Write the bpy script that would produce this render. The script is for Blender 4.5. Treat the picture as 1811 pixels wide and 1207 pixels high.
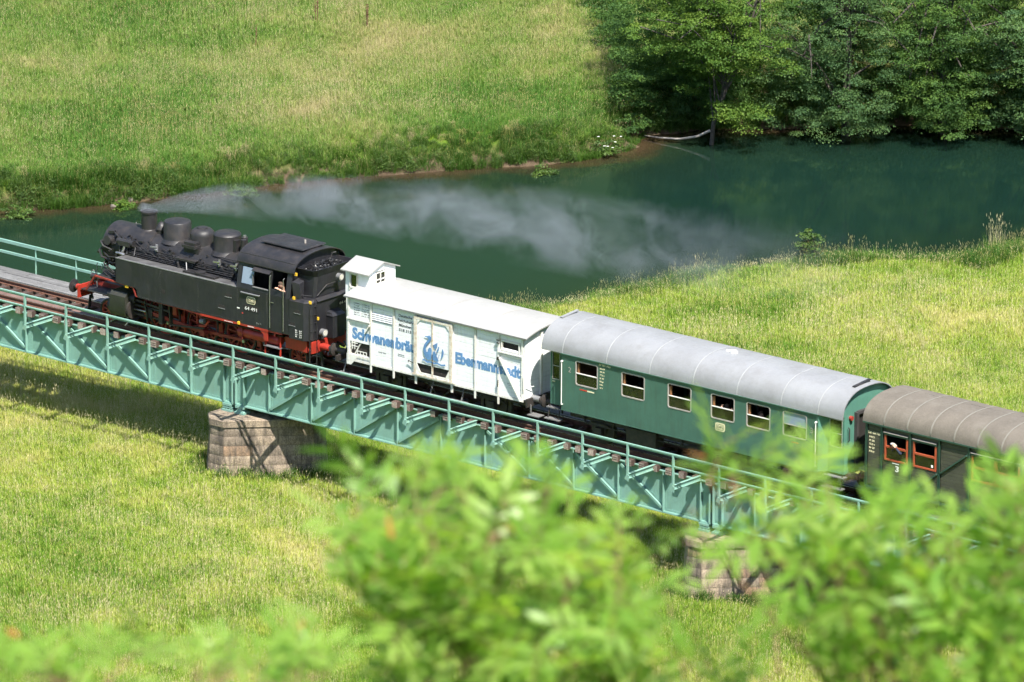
import bpy, bmesh, math, random
import numpy as np
from mathutils import Vector, Matrix, Euler

# ------------------------------------------------------------------ scene, camera, sky, sun
sc = bpy.context.scene
for o in list(bpy.data.objects): bpy.data.objects.remove(o)
COL = sc.collection
R = random.Random(7)
NP = np.random.default_rng(11)

CAM = Vector((221.58, -242.78, 95.107))
RIGHT = Vector((0.76792923, 0.64050765, 0.0058868))
UP = Vector((-0.18450166, 0.21238652, 0.95960987))
FWD = Vector((-0.61338718, 0.73799859, -0.28127254))
cam_d = bpy.data.cameras.new('camera')
cam_o = bpy.data.objects.new('camera', cam_d); COL.objects.link(cam_o)
m = Matrix((RIGHT, UP, -FWD)).transposed().to_4x4(); m.translation = CAM
cam_o.matrix_world = m
cam_d.sensor_fit = 'HORIZONTAL'; cam_d.sensor_width = 36.0
cam_d.lens = 16768.6 / 1811 * 36
cam_d.clip_start = 1.0; cam_d.clip_end = 6000
cam_d.dof.use_dof = True; cam_d.dof.focus_distance = 326.0; cam_d.dof.aperture_fstop = 12.0
sc.camera = cam_o

SUN_L = Vector((-0.57, 0.30, -1.0)).normalized()      # direction the light travels
world = bpy.data.worlds.new('World'); sc.world = world; world.use_nodes = True
wn = world.node_tree; wn.nodes.clear()
sky = wn.nodes.new('ShaderNodeTexSky'); sky.sky_type = 'NISHITA'; sky.sun_disc = False
sky.sun_elevation = math.asin(-SUN_L.z); sky.sun_rotation = math.atan2(-SUN_L.x, -SUN_L.y)
sky.altitude = 300; sky.air_density = 1.0; sky.dust_density = 1.2; sky.ozone_density = 1.0
bg = wn.nodes.new('ShaderNodeBackground'); bg.inputs[1].default_value = 0.12
wo = wn.nodes.new('ShaderNodeOutputWorld')
wn.links.new(sky.outputs[0], bg.inputs[0]); wn.links.new(bg.outputs[0], wo.inputs[0])
sun_d = bpy.data.lights.new('sun', 'SUN'); sun_d.energy = 5.0; sun_d.angle = math.radians(0.53); sun_d.color = (1.0, 0.955, 0.87)
sun_o = bpy.data.objects.new('sun', sun_d); COL.objects.link(sun_o)
sun_o.rotation_euler = SUN_L.to_track_quat('-Z', 'Y').to_euler(); sun_o.location = (60, -30, 120)
sc.view_settings.view_transform = 'Standard'; sc.view_settings.look = 'None'
sc.view_settings.exposure = 1.08; sc.view_settings.gamma = 1.0; sc.view_settings.use_curve_mapping = False
sc.render.engine = 'CYCLES'
cy = sc.cycles
cy.use_adaptive_sampling = True; cy.adaptive_threshold = 0.03; cy.adaptive_min_samples = 24; cy.use_denoising = True; cy.denoiser = 'OPENIMAGEDENOISE'; cy.denoising_prefilter = 'ACCURATE'
cy.max_bounces = 5; cy.diffuse_bounces = 2; cy.glossy_bounces = 3; cy.transmission_bounces = 4; cy.transparent_max_bounces = 12; cy.volume_bounces = 0; cy.volume_step_rate = 2.0; cy.volume_max_steps = 96
cy.caustics_reflective = False; cy.caustics_refractive = False; cy.sample_clamp_indirect = 8

GZ, WZ = -4.2, -5.2          # meadow level, water level (rail top is 0)

# ------------------------------------------------------------------ projection used only to choose WHERE grass is dense enough to be seen
def project_np(P):
    q = P - np.array(CAM)
    z = q @ np.array(FWD)
    return 905.5 + 16768.6 * (q @ np.array(RIGHT)) / z, 603.5 - 16768.6 * (q @ np.array(UP)) / z
def ground_at(px, py, z):
    d = np.array(FWD) + np.array(RIGHT) * (px - 905.5) / 16768.6 - np.array(UP) * (py - 603.5) / 16768.6
    t = (z - CAM.z) / d[2]
    return np.array(CAM) + d * t

# ------------------------------------------------------------------ materials
MATS = {}
def nd(nt, t, **kw):
    n = nt.nodes.new(t)
    for k, v in kw.items(): setattr(n, k, v)
    return n
def ramp(nt, fac, stops, interp='LINEAR'):
    r = nt.nodes.new('ShaderNodeValToRGB'); r.color_ramp.interpolation = interp
    el = r.color_ramp.elements
    while len(el) > 1: el.remove(el[-1])
    el[0].position = stops[0][0]; el[0].color = (*stops[0][1], 1) if len(stops[0][1]) == 3 else stops[0][1]
    for p, c in stops[1:]:
        e = el.new(p); e.color = (*c, 1) if len(c) == 3 else c
    nt.links.new(fac, r.inputs[0]); return r.outputs[0]
def noise(nt, vec, scale, detail=4, rough=.6, dist=0):
    n = nt.nodes.new('ShaderNodeTexNoise'); n.inputs['Scale'].default_value = scale
    n.inputs['Detail'].default_value = detail; n.inputs['Roughness'].default_value = rough; n.inputs['Distortion'].default_value = dist
    nt.links.new(vec, n.inputs['Vector']); return n.outputs['Fac']
def mapping(nt, vec, scale=(1, 1, 1), rot=(0, 0, 0), loc=(0, 0, 0)):
    n = nt.nodes.new('ShaderNodeMapping'); n.inputs['Scale'].default_value = scale; n.inputs['Rotation'].default_value = rot; n.inputs['Location'].default_value = loc
    nt.links.new(vec, n.inputs['Vector']); return n.outputs[0]
def mixc(nt, fac, a, b, blend='MIX'):
    n = nt.nodes.new('ShaderNodeMix'); n.data_type = 'RGBA'; n.blend_type = blend
    for s, v in ((0, fac), (6, a), (7, b)):
        if isinstance(v, (int, float)): n.inputs[s].default_value = v
        elif isinstance(v, tuple): n.inputs[s].default_value = (*v, 1) if len(v) == 3 else v
        else: nt.links.new(v, n.inputs[s])
    return n.outputs[2]
def fmath(nt, op, a, b=None, c=None, clamp=False):
    n = nt.nodes.new('ShaderNodeMath'); n.operation = op; n.use_clamp = clamp
    for i, v in enumerate((a, b, c)):
        if v is None: continue
        if isinstance(v, (int, float)): n.inputs[i].default_value = v
        else: nt.links.new(v, n.inputs[i])
    return n.outputs[0]
def new_mat(name):
    mt = bpy.data.materials.new(name); mt.use_nodes = True
    nt = mt.node_tree; nt.nodes.clear()
    out = nt.nodes.new('ShaderNodeOutputMaterial'); b = nt.nodes.new('ShaderNodeBsdfPrincipled')
    nt.links.new(b.outputs[0], out.inputs[0]); MATS[name] = mt
    return mt, nt, b, out
def worldpos(nt): return nt.nodes.new('ShaderNodeNewGeometry').outputs['Position']

def paint(name, col, rough=.5, var=.18, scale=2.0, dirt=None, dirt_amt=.5, streak=False, metal=0.0, bump=.0, bscale=30, coat=0, fine=.0, per_obj=0.0):
    """painted / weathered surface: broad tone drift, patches or vertical streaks of a second colour, fine relief"""
    mt, nt, b, out = new_mat(name); p = worldpos(nt)
    n1 = noise(nt, p, scale, 5, .6)
    dark = tuple(c * (1 - var) for c in col); light = tuple(min(1, c * (1 + var * .8)) for c in col)
    c = ramp(nt, n1, [(.3, dark), (.7, light)])
    if fine:
        n3 = noise(nt, p, 22, 3, .7)
        c = mixc(nt, 1.0, c, ramp(nt, n3, [(.25, (1 - fine,) * 3), (.75, (1, 1, 1))]), 'MULTIPLY')
    if per_obj:
        oi = nt.nodes.new('ShaderNodeObjectInfo')
        c = mixc(nt, 1.0, c, ramp(nt, oi.outputs['Random'], [(0, (1 - per_obj,) * 3), (1, (1 + per_obj * .3,) * 3)]), 'MULTIPLY')
    if dirt:
        v = mapping(nt, p, (5, 5, .6)) if streak else p
        n2 = noise(nt, v, 1.6 if streak else scale * 1.7, 6, .7)
        f = ramp(nt, n2, [(.62 - dirt_amt * .25, (0, 0, 0)), (.75, (dirt_amt,) * 3)])
        c = mixc(nt, f, c, dirt)
    nt.links.new(c, b.inputs['Base Color'])
    rr = ramp(nt, noise(nt, p, 7, 3), [(.3, (max(0, rough - .1),) * 3), (.7, (min(1, rough + .12),) * 3)])
    nt.links.new(rr, b.inputs['Roughness']); b.inputs['Metallic'].default_value = metal
    if coat: b.inputs['Coat Weight'].default_value = coat
    if bump:
        bp = nt.nodes.new('ShaderNodeBump'); bp.inputs['Strength'].default_value = bump; bp.inputs['Distance'].default_value = .01
        nt.links.new(noise(nt, p, bscale, 4), bp.inputs['Height']); nt.links.new(bp.outputs[0], b.inputs['Normal'])
    return mt

paint('black_paint', (.0185, .0185, .023), .5, .35, 1.2, dirt=(.05, .042, .038), dirt_amt=.5, streak=True, fine=.25)
paint('black_top', (.021, .020, .022), .5, .3, 1.5, dirt=(.06, .048, .042), dirt_amt=.6, fine=.3)
paint('black_iron', (.022, .021, .022), .5, .3, 3, dirt=(.07, .05, .04), dirt_amt=.4)
paint('under_iron', (.028, .024, .022), .65, .3, 3, dirt=(.075, .05, .035), dirt_amt=.6)
paint('red_paint', (.36, .03, .018), .45, .25, 2, dirt=(.12, .03, .02), dirt_amt=.55)
paint('red_dirty', (.27, .032, .022), .6, .3, 3, dirt=(.06, .025, .02), dirt_amt=.6)
paint('steel_bright', (.42, .41, .40), .35, .3, 4, metal=.85)
paint('grey_metal', (.22, .22, .225), .45, .25, 3, metal=.3)
paint('tank_top_grey', (.085, .083, .083), .5, .45, 2.5, dirt=(.05, .05, .055), dirt_amt=.7)
paint('olive_black', (.03, .031, .024), .5, .3, 3, dirt=(.07, .055, .04), dirt_amt=.4, streak=True)
paint('yellow_tag', (.75, .45, .03), .6, .1)
paint('white_paint', (.86, .865, .88), .5, .04, 2, dirt=(.64, .60, .52), dirt_amt=.5, streak=True, fine=.05, per_obj=.03)
paint('white_frame', (.78, .765, .72), .5, .08, 2, dirt=(.42, .27, .12), dirt_amt=.55, streak=True, fine=.08)
paint('white_rusty', (.74, .69, .60), .55, .12, 4, dirt=(.36, .20, .07), dirt_amt=.85, fine=.1)
paint('white_roof', (.325, .32, .305), .6, .08, .8, dirt=(.27, .265, .245), dirt_amt=.45, fine=.05)
paint('coach_green', (.058, .136, .103), .42, .16, 1.1, dirt=(.05, .088, .066), dirt_amt=.6, streak=True, fine=.06)
paint('coach_green_light', (.085, .215, .165), .45, .12, 1.3, dirt=(.04, .13, .1), dirt_amt=.4)
paint('silver_roof', (.255, .26, .268), .5, .12, .7, dirt=(.165, .16, .155), dirt_amt=.6, metal=.0, fine=.1)
paint('roof_seam', (.31, .315, .32), .55, .08, 2)
paint('brown_roof', (.155, .134, .108), .85, .16, 1.0, dirt=(.19, .172, .142), dirt_amt=.5, fine=.3, bump=.3, bscale=60)
paint('brown_roof_seam', (.185, .172, .145), .85, .12, 3)
paint('olive_plank', (.066, .067, .045), .6, .2, 2, dirt=(.09, .085, .06), dirt_amt=.4, fine=.15, per_obj=.12)
paint('dark_green_steel', (.028, .068, .048), .5, .2, 3)
paint('window_red', (.36, .075, .032), .5, .15, 4)
paint('window_metal', (.34, .32, .29), .45, .15, 4, dirt=(.3, .26, .2), dirt_amt=.5)
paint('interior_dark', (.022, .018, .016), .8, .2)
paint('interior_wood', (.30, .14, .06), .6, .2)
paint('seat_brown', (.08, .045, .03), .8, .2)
paint('cream', (.78, .70, .46), .5, .06)
paint('letter_black', (.03, .03, .035), .7, .1)
paint('letter_blue', (.115, .25, .47), .6, .2, 5, dirt=(.30, .42, .60), dirt_amt=.4)
paint('letter_white', (.80, .79, .74), .6, .08)
paint('letter_red', (.55, .05, .03), .6, .1)
paint('bridge_green', (.205, .375, .32), .42, .14, 1.1, dirt=(.165, .255, .20), dirt_amt=.5, streak=True, fine=.1)
paint('bridge_green_top', (.225, .40, .34), .45, .12, 2.5, dirt=(.28, .38, .24), dirt_amt=.5, fine=.1)
paint('sleeper_wood', (.105, .065, .052), .85, .3, 5, dirt=(.05, .03, .026), dirt_amt=.5, bump=.5, fine=.35, per_obj=.3)
paint('end_grain', (.42, .345, .30), .85, .4, 12, dirt=(.16, .09, .07), dirt_amt=.8, bump=.6, per_obj=.3)
paint('rail_rust', (.12, .055, .035), .7, .3, 6, dirt=(.06, .03, .022), dirt_amt=.5)
paint('rail_top', (.33, .28, .25), .3, .2, 4, metal=.8)
paint('deck_plate', (.19, .115, .095), .7, .2, 2.5, dirt=(.115, .062, .05), dirt_amt=.7, fine=.2)
paint('deck_plate_dark', (.15, .075, .06), .7, .3, 3, dirt=(.08, .04, .035), dirt_amt=.7, fine=.25)
paint('grey_plank', (.20, .197, .195), .8, .25, 4, dirt=(.14, .135, .13), dirt_amt=.7, fine=.4, bump=.4, per_obj=.3)
paint('coal', (.02, .02, .021), .35, .4, 20)
paint('skin', (.62, .36, .26), .6, .08)
paint('shirt_blue', (.25, .42, .55), .8, .1)
paint('shirt_navy', (.02, .028, .055), .8, .15)
paint('shirt_orange', (.72, .20, .035), .8, .1)
paint('shirt_white', (.78, .78, .78), .8, .06)
paint('trousers_dark', (.03, .03, .035), .85, .1)
paint('hair_grey', (.42, .40, .38), .8, .15)
paint('hair_brown', (.07, .04, .025), .7, .2)
paint('rock', (.20, .17, .14), .9, .35, 4, bump=.6, fine=.3)
paint('bark', (.075, .062, .05), .9, .4, 6, dirt=(.14, .13, .11), dirt_amt=.5, bump=.8, fine=.3)
paint('dead_wood', (.42, .38, .33), .8, .25, 6, fine=.25)
paint('twig', (.17, .095, .05), .8, .3, 20)
paint('canvas_hose', (.045, .04, .04), .7, .2)

def stone_mat(name, col, col2):
    mt, nt, b, out = new_mat(name); p = worldpos(nt)
    oi = nt.nodes.new('ShaderNodeObjectInfo')
    add = nt.nodes.new('ShaderNodeVectorMath'); add.operation = 'ADD'
    nt.links.new(p, add.inputs[0]); sc3 = nt.nodes.new('ShaderNodeVectorMath'); sc3.operation = 'SCALE'
    nt.links.new(oi.outputs['Random'], sc3.inputs['Scale']); sc3.inputs[0].default_value = (13, 7, 29)
    nt.links.new(sc3.outputs[0], add.inputs[1]); v = add.outputs[0]
    c = ramp(nt, noise(nt, v, 1.7, 5, .65), [(.32, col), (.5, tuple((a + d) / 2 for a, d in zip(col, col2))), (.68, col2)])
    c = mixc(nt, 1.0, c, ramp(nt, noise(nt, v, 18, 4, .7), [(.3, (.45, .43, .42)), (.55, (1, 1, 1)), (.8, (1.12, 1.1, 1.05))]), 'MULTIPLY')
    stain = ramp(nt, noise(nt, mapping(nt, p, (3, 3, .7)), 1.3, 5, .7), [(.46, (0, 0, 0)), (.62, (.8,) * 3)])
    c = mixc(nt, stain, c, (.075, .063, .052))
    pale = ramp(nt, noise(nt, v, 3.1, 5, .75), [(.66, (0, 0, 0)), (.76, (.7,) * 3)])
    c = mixc(nt, pale, c, (.48, .44, .38))
    c = mixc(nt, 1.0, c, ramp(nt, oi.outputs['Random'], [(0, (.72, .72, .74)), (1, (1.18, 1.16, 1.12))]), 'MULTIPLY')
    nt.links.new(c, b.inputs['Base Color']); b.inputs['Roughness'].default_value = .9
    bp = nt.nodes.new('ShaderNodeBump'); bp.inputs['Strength'].default_value = .9; bp.inputs['Distance'].default_value = .03
    nt.links.new(noise(nt, v, 14, 6, .7), bp.inputs['Height']); nt.links.new(bp.outputs[0], b.inputs['Normal'])
    return mt
stone_mat('sandstone', (.38, .31, .23), (.26, .205, .155))
stone_mat('sandstone_red', (.36, .235, .15), (.27, .19, .13))
paint('mortar', (.13, .115, .10), .95, .3, 6)

def glass_mat(name, tint, refl=.9, base_op=.35, body=(.02, .025, .02)):
    """window pane: see-through, with a flat body colour and real mirror reflection by fresnel"""
    mt, nt, b, out = new_mat(name); nt.nodes.remove(b)
    tr = nt.nodes.new('ShaderNodeBsdfTransparent'); tr.inputs[0].default_value = (*tint, 1)
    df = nt.nodes.new('ShaderNodeBsdfDiffuse'); df.inputs[0].default_value = (*body, 1)
    gl = nt.nodes.new('ShaderNodeBsdfGlossy'); gl.inputs['Roughness'].default_value = .03
    m1 = nt.nodes.new('ShaderNodeMixShader'); m1.inputs[0].default_value = base_op
    nt.links.new(tr.outputs[0], m1.inputs[1]); nt.links.new(df.outputs[0], m1.inputs[2])
    fr = nt.nodes.new('ShaderNodeFresnel'); fr.inputs[0].default_value = 1.6
    f = fmath(nt, 'MULTIPLY', fr.outputs[0], refl * 1.6, clamp=True)
    m2 = nt.nodes.new('ShaderNodeMixShader'); nt.links.new(f, m2.inputs[0])
    nt.links.new(m1.outputs[0], m2.inputs[1]); nt.links.new(gl.outputs[0], m2.inputs[2])
    nt.links.new(m2.outputs[0], out.inputs[0]); return mt
glass_mat('glass', (.55, .6, .5), 1.0, .25, (.06, .07, .035))
glass_mat('glass_blue_reflect', (.5, .55, .6), 1.4, .75, (.32, .40, .52))  # blue reflection painted into the pane as its body colour
glass_mat('lamp_glass', (.9, .9, .9), 1.2, .8, (.7, .68, .6))

# ------------------------------------------------------------------ mesh builder
class MB:
    def __init__(s): s.v = []; s.f = []; s.mi = []; s.cur = 0
    def add(s, vs, fs):
        n = len(s.v); s.v += [tuple(x) for x in vs]; s.f += [tuple(i + n for i in f) for f in fs]; s.mi += [s.cur] * len(fs)
        return s
    def box(s, x0, x1, y0, y1, z0, z1):
        vs = [(x0, y0, z0), (x1, y0, z0), (x1, y1, z0), (x0, y1, z0), (x0, y0, z1), (x1, y0, z1), (x1, y1, z1), (x0, y1, z1)]
        return s.add(vs, [(3, 2, 1, 0), (4, 5, 6, 7), (0, 1, 5, 4), (1, 2, 6, 5), (2, 3, 7, 6), (3, 0, 4, 7)])
    def obox(s, c, half, M):
        vs = [Vector(c) + M @ Vector((a * half[0], b * half[1], d * half[2])) for d in (-1, 1) for a, b in ((-1, -1), (1, -1), (1, 1), (-1, 1))]
        return s.add(vs, [(3, 2, 1, 0), (4, 5, 6, 7), (0, 1, 5, 4), (1, 2, 6, 5), (2, 3, 7, 6), (3, 0, 4, 7)])
    def bar(s, p0, p1, w, h, up=(0, 0, 1)):
        p0, p1 = Vector(p0), Vector(p1); d = p1 - p0; L = d.length; d.normalize()
        u = Vector(up); sd = d.cross(u)
        if sd.length < 1e-4: sd = d.cross(Vector((0, 1, 0)))
        sd.normalize(); u = sd.cross(d)
        M = Matrix((d, sd, u)).transposed()
        return s.obox((p0 + p1) / 2, (L / 2, w / 2, h / 2), M)
    def rings(s, rings, cap0=True, cap1=True, closed=True):
        n = len(rings[0]); vs = [p for r in rings for p in r]; fs = []
        for i in range(len(rings) - 1):
            for j in range(n if closed else n - 1):
                a = i * n + j; b = i * n + (j + 1) % n
                fs.append((a, b, b + n, a + n))
        if cap0: fs.append(tuple(range(n - 1, -1, -1)))
        if cap1: fs.append(tuple(range((len(rings) - 1) * n, len(rings) * n)))
        return s.add(vs, fs)
    def cyl(s, p0, p1, r0, r1=None, n=16, cap0=True, cap1=True):
        r1 = r0 if r1 is None else r1
        return s.lathe(p0, p1, [(0, r0), (1, r1)], n, cap0, cap1)
    def lathe(s, p0, p1, prof, n=16, cap0=True, cap1=True):
        p0, p1 = Vector(p0), Vector(p1); d = (p1 - p0); q = d.normalized().to_track_quat('Z', 'Y').to_matrix()
        rings = []
        for t, r in prof:
            c = p0 + d * t
            rings.append([c + q @ Vector((math.cos(2 * math.pi * k / n) * r, math.sin(2 * math.pi * k / n) * r, 0)) for k in range(n)])
        return s.rings(rings, cap0, cap1)
    def tube(s, pts, r, n=6):
        pts = [Vector(p) for p in pts]; rs = r if isinstance(r, (list, tuple)) else [r] * len(pts)
        rings = []; ref = None
        for i, p in enumerate(pts):
            d = (pts[min(i + 1, len(pts) - 1)] - pts[max(i - 1, 0)]).normalized()
            if ref is None or abs(d.dot(ref)) > .95: ref = Vector((0, 0, 1)) if abs(d.z) < .9 else Vector((0, 1, 0))
            a = d.cross(ref).normalized(); b = a.cross(d); ref = b
            rings.append([p + (a * math.cos(2 * math.pi * k / n) + b * math.sin(2 * math.pi * k / n)) * rs[i] for k in range(n)])
        return s.rings(rings)
    def prism(s, poly, axis, a, b):
        """extrude a 2-D polygon along an axis ('X': poly is (y,z); 'Y': (x,z); 'Z': (x,y))"""
        def P(q, t): return (t, q[0], q[1]) if axis == 'X' else (q[0], t, q[1]) if axis == 'Y' else (q[0], q[1], t)
        return s.rings([[P(q, a) for q in poly], [P(q, b) for q in poly]])
    def wall(s, x0, x1, z0, z1, holes, yo, yi):
        """flat wall in the XZ plane from y=yo to y=yi with rectangular openings, reveals included"""
        xs = sorted({x0, x1, *[h[0] for h in holes], *[h[1] for h in holes]}); zs = sorted({z0, z1, *[h[2] for h in holes], *[h[3] for h in holes]})
        def hole(i, j):
            cx, cz = (xs[i] + xs[i + 1]) / 2, (zs[j] + zs[j + 1]) / 2
            return any(h[0] < cx < h[1] and h[2] < cz < h[3] for h in holes)
        nx, nz = len(xs) - 1, len(zs) - 1
        solid = [[not hole(i, j) for j in range(nz)] for i in range(nx)]
        for i in range(nx):
            for j in range(nz):
                if not solid[i][j]: continue
                a, b, c, d = xs[i], xs[i + 1], zs[j], zs[j + 1]
                s.add([(a, yo, c), (b, yo, c), (b, yo, d), (a, yo, d)], [(0, 1, 2, 3)])
                s.add([(a, yi, c), (b, yi, c), (b, yi, d), (a, yi, d)], [(3, 2, 1, 0)])
                for di, dj, q in ((-1, 0, [(a, yo, c), (a, yo, d), (a, yi, d), (a, yi, c)]), (1, 0, [(b, yo, c), (b, yi, c), (b, yi, d), (b, yo, d)]), (0, -1, [(a, yo, c), (a, yi, c), (b, yi, c), (b, yo, c)]), (0, 1, [(a, yo, d), (b, yo, d), (b, yi, d), (a, yi, d)])):
                    k, l = i + di, j + dj
                    if not (0 <= k < nx and 0 <= l < nz and solid[k][l]): s.add(q, [(0, 1, 2, 3)])
        return s
    def mesh(s, name, mats, org=(0, 0, 0), smooth=None):
        me = bpy.data.meshes.new(name)
        o = Vector(org); me.from_pydata([(Vector(v) - o)[:] for v in s.v], [], s.f)
        for mt in (mats if isinstance(mats, (list, tuple)) else [mats]): me.materials.append(MATS[mt] if isinstance(mt, str) else mt)
        if any(s.mi): me.polygons.foreach_set('material_index', s.mi)
        bm = bmesh.new(); bm.from_mesh(me); bmesh.ops.recalc_face_normals(bm, faces=bm.faces); bm.to_mesh(me); bm.free()
        if smooth:
            me.polygons.foreach_set('use_smooth', [True] * len(me.polygons)); me.set_sharp_from_angle(angle=math.radians(smooth))
        me.update(); return me
    def build(s, name, mats, parent=None, smooth=None, label=None):
        org = Vector((0, 0, 0)); q = parent
        while q is not None: org += q.location; q = q.parent
        ob = bpy.data.objects.new(name, s.mesh(name, mats, org, smooth)); COL.objects.link(ob); ob.parent = parent
        if label: ob['label'] = label
        return ob
def thing(name, loc, label, cat, group=None):
    o = bpy.data.objects.new(name, None); COL.objects.link(o); o.location = loc; o.empty_display_size = .3
    o['label'] = label; o['category'] = cat
    if group: o['group'] = group
    return o
def tag(o, label, cat=None, group=None, kind=None):
    o['label'] = label
    if cat: o['category'] = cat
    if group: o['group'] = group
    if kind: o['kind'] = kind
    return o
def inst(me, name, parent, loc=(0, 0, 0), rot=(0, 0, 0), scale=(1, 1, 1)):
    """a copy sharing mesh data; loc is in world coordinates"""
    ob = bpy.data.objects.new(name, me); COL.objects.link(ob); ob.parent = parent
    org = Vector((0, 0, 0)); q = parent
    while q is not None: org += q.location; q = q.parent
    ob.location = Vector(loc) - org; ob.rotation_euler = rot; ob.scale = scale
    return ob
def text(body, x, z, y, h, parent, mt, width=None, name='lettering', align='LEFT', bold=0.0, rot=None, extr=.002, spacing=1.0, y_is_x=False):
    """painted lettering on a side wall facing -Y (or facing +X when y_is_x: then x is the Y coordinate and y the X coordinate)"""
    cu = bpy.data.curves.new(name, 'FONT'); cu.body = body; cu.size = 1.0; cu.align_x = align; cu.extrude = extr; cu.offset = bold; cu.space_character = spacing
    cu.materials.append(MATS[mt]); cu.resolution_u = 3
    tmp = bpy.data.objects.new('text_source', cu); COL.objects.link(tmp)
    dg = bpy.context.evaluated_depsgraph_get(); me = bpy.data.meshes.new_from_object(tmp.evaluated_get(dg)); bpy.data.objects.remove(tmp); me.name = name
    ob = bpy.data.objects.new(name, me); COL.objects.link(ob); ob.parent = parent
    xs_ = [v.co.x for v in me.vertices]; w0 = max(max(xs_) - min(xs_), .01); sx = h / .72 if width is None else width / w0
    org = Vector((0, 0, 0)); q = parent
    while q is not None: org += q.location; q = q.parent
    ob.location = (Vector((y, x, z)) if y_is_x else Vector((x, y, z))) - org
    ob.rotation_euler = rot or ((math.pi / 2, 0, math.pi / 2) if y_is_x else (math.pi / 2, 0, 0))
    ob.scale = (sx, h / .72, 1)
    return ob

def clip_x(ob, x0, x1, y):
    """keep only the strip x0..x1 (world) of a lettering object and lay it on the plane y: paint that runs on over a post"""
    o = ob.copy(); o.data = ob.data.copy(); COL.objects.link(o); org = Vector((0, 0, 0)); q = ob.parent
    while q is not None: org += q.location; q = q.parent
    a, b = [(x - org.x - ob.location.x) / ob.scale.x for x in (x0, x1)]
    bm = bmesh.new(); bm.from_mesh(o.data)
    bmesh.ops.bisect_plane(bm, geom=bm.verts[:] + bm.edges[:] + bm.faces[:], plane_co=(a, 0, 0), plane_no=(-1, 0, 0), clear_outer=True)
    bmesh.ops.bisect_plane(bm, geom=bm.verts[:] + bm.edges[:] + bm.faces[:], plane_co=(b, 0, 0), plane_no=(1, 0, 0), clear_outer=True)
    bm.to_mesh(o.data); bm.free(); o.location.y = y - org.y
    if not o.data.vertices: bpy.data.objects.remove(o)
# ------------------------------------------------------------------ terrain and river
FARB = [(-160, -150), (-60, -24), (-34, 8.5), (-24.2, 21.3), (-22.5, 23.1), (-21, 25.7), (-19.5, 29.4), (-17.7, 32.9), (-16, 35.7), (-13.9, 38.5), (-12.5, 40.7), (-11.5, 42.4), (-11.2, 44.6), (-12.3, 46.8), (-10.8, 49.3), (-7.5, 52.5), (-5, 55.5), (-1.5, 57.5), (3, 61), (20, 78), (60, 118), (160, 210)]
NEARB = [(-100, -120), (-26, -14), (-18, -3), (-12, 5), (-7, 11), (-3, 16), (.9, 21.1), (1.9, 23.1), (2.6, 25.7), (3.6, 29.3), (4.7, 31.3), (6, 34), (8, 36.3), (10, 38.5), (10.3, 42.5), (14, 47), (24, 57), (64, 97), (190, 190)]
POLY = np.array(FARB + NEARB[::-1], float)
def river_d(x, y):
    """signed distance to the waterline, negative in the water; also True where the nearest bank is the far one"""
    P = np.stack([np.ravel(x), np.ravel(y)], -1); best = np.full(len(P), 1e9); inside = np.zeros(len(P), bool); far = np.zeros(len(P), bool)
    n = len(POLY)
    for i in range(n):
        a, b = POLY[i], POLY[(i + 1) % n]; ab = b - a
        t = np.clip(((P - a) @ ab) / (ab @ ab), 0, 1); d = np.hypot(*(P - a - t[:, None] * ab).T)
        if i not in (len(FARB) - 1, n - 1):
            k = d < best; best = np.where(k, d, best); far = np.where(k, i < len(FARB), far)
        c = (a[1] > P[:, 1]) != (b[1] > P[:, 1])
        with np.errstate(divide='ignore', invalid='ignore'):
            xi = (b[0] - a[0]) * (P[:, 1] - a[1]) / (b[1] - a[1]) + a[0]
        inside ^= c & (P[:, 0] < xi)
    return np.where(inside, -best, best).reshape(np.shape(x)), far.reshape(np.shape(x))
def wob(x, y):
    return .10 * np.sin(x * .31 + y * .17) + .08 * np.sin(x * .13 - y * .43 + 1.3) + .04 * np.sin(x * .9 + 2) * np.sin(y * .8 + .5)
FH = np.array([FWD.x, FWD.y]) / math.hypot(FWD.x, FWD.y)
def ground_h(x, y):
    d, far = river_d(x, y)
    wig = .35 * np.sin(x * 1.1 + y * .7) + .25 * np.sin(x * 2.3 - y * 1.9)
    d = d + np.where(d < 4, wig * .5, 0)
    h = GZ + wob(x, y) + np.where((d > 2) & far, np.clip((d - 2) * .012, 0, 1.5), 0)
    bank = np.interp(d, [-14, -6, -2, 0, .35, .9, 1.6], [-2.8, -2.6, -1.6, -1.05, -.72, -.28, -.05])
    h = np.where(d < 1.6, GZ + bank + np.where(d > 0, wob(x, y) * np.clip(d, 0, 1), 0), h)
    s = (x - CAM.x) * FH[0] + (y - CAM.y) * FH[1]
    hill = np.interp(s, [-3000, -60, 0, 10, 22, 30, 232, 480, 510, 640, 900, 4000], [140, 100, 93.3, 91.0, 85.3, 81, GZ, GZ, GZ + 8, 120, 240, 240])  # unseen far rise added and steepened so the water mirrors it, not sky
    return np.where((s < 232) | (s > 480), np.maximum(hill, np.where(d < 0, hill, h - 2)), h)
def axis(lo, a, b, step, hi):
    pre = [lo * (1 - k) ** 2 + a * (1 - (1 - k) ** 2) for k in np.linspace(0, 1, 14)[:-1]]
    post = [b * (1 - k ** 2) + hi * k ** 2 for k in np.linspace(0, 1, 14)[1:]]
    return np.concatenate([pre, np.arange(a, b + 1e-6, step), post])
gx = axis(-2600, -62, 66, .8, 2600); gy = axis(-2600, -44, 100, .8, 2600)
X, Y = np.meshgrid(gx, gy, indexing='ij'); Z = ground_h(X, Y); D, FARM = river_d(X, Y)
nx, ny = X.shape
idx = np.arange(nx * ny).reshape(nx, ny)
quads = np.stack([idx[:-1, :-1], idx[1:, :-1], idx[1:, 1:], idx[:-1, 1:]], -1).reshape(-1, 4)
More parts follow.
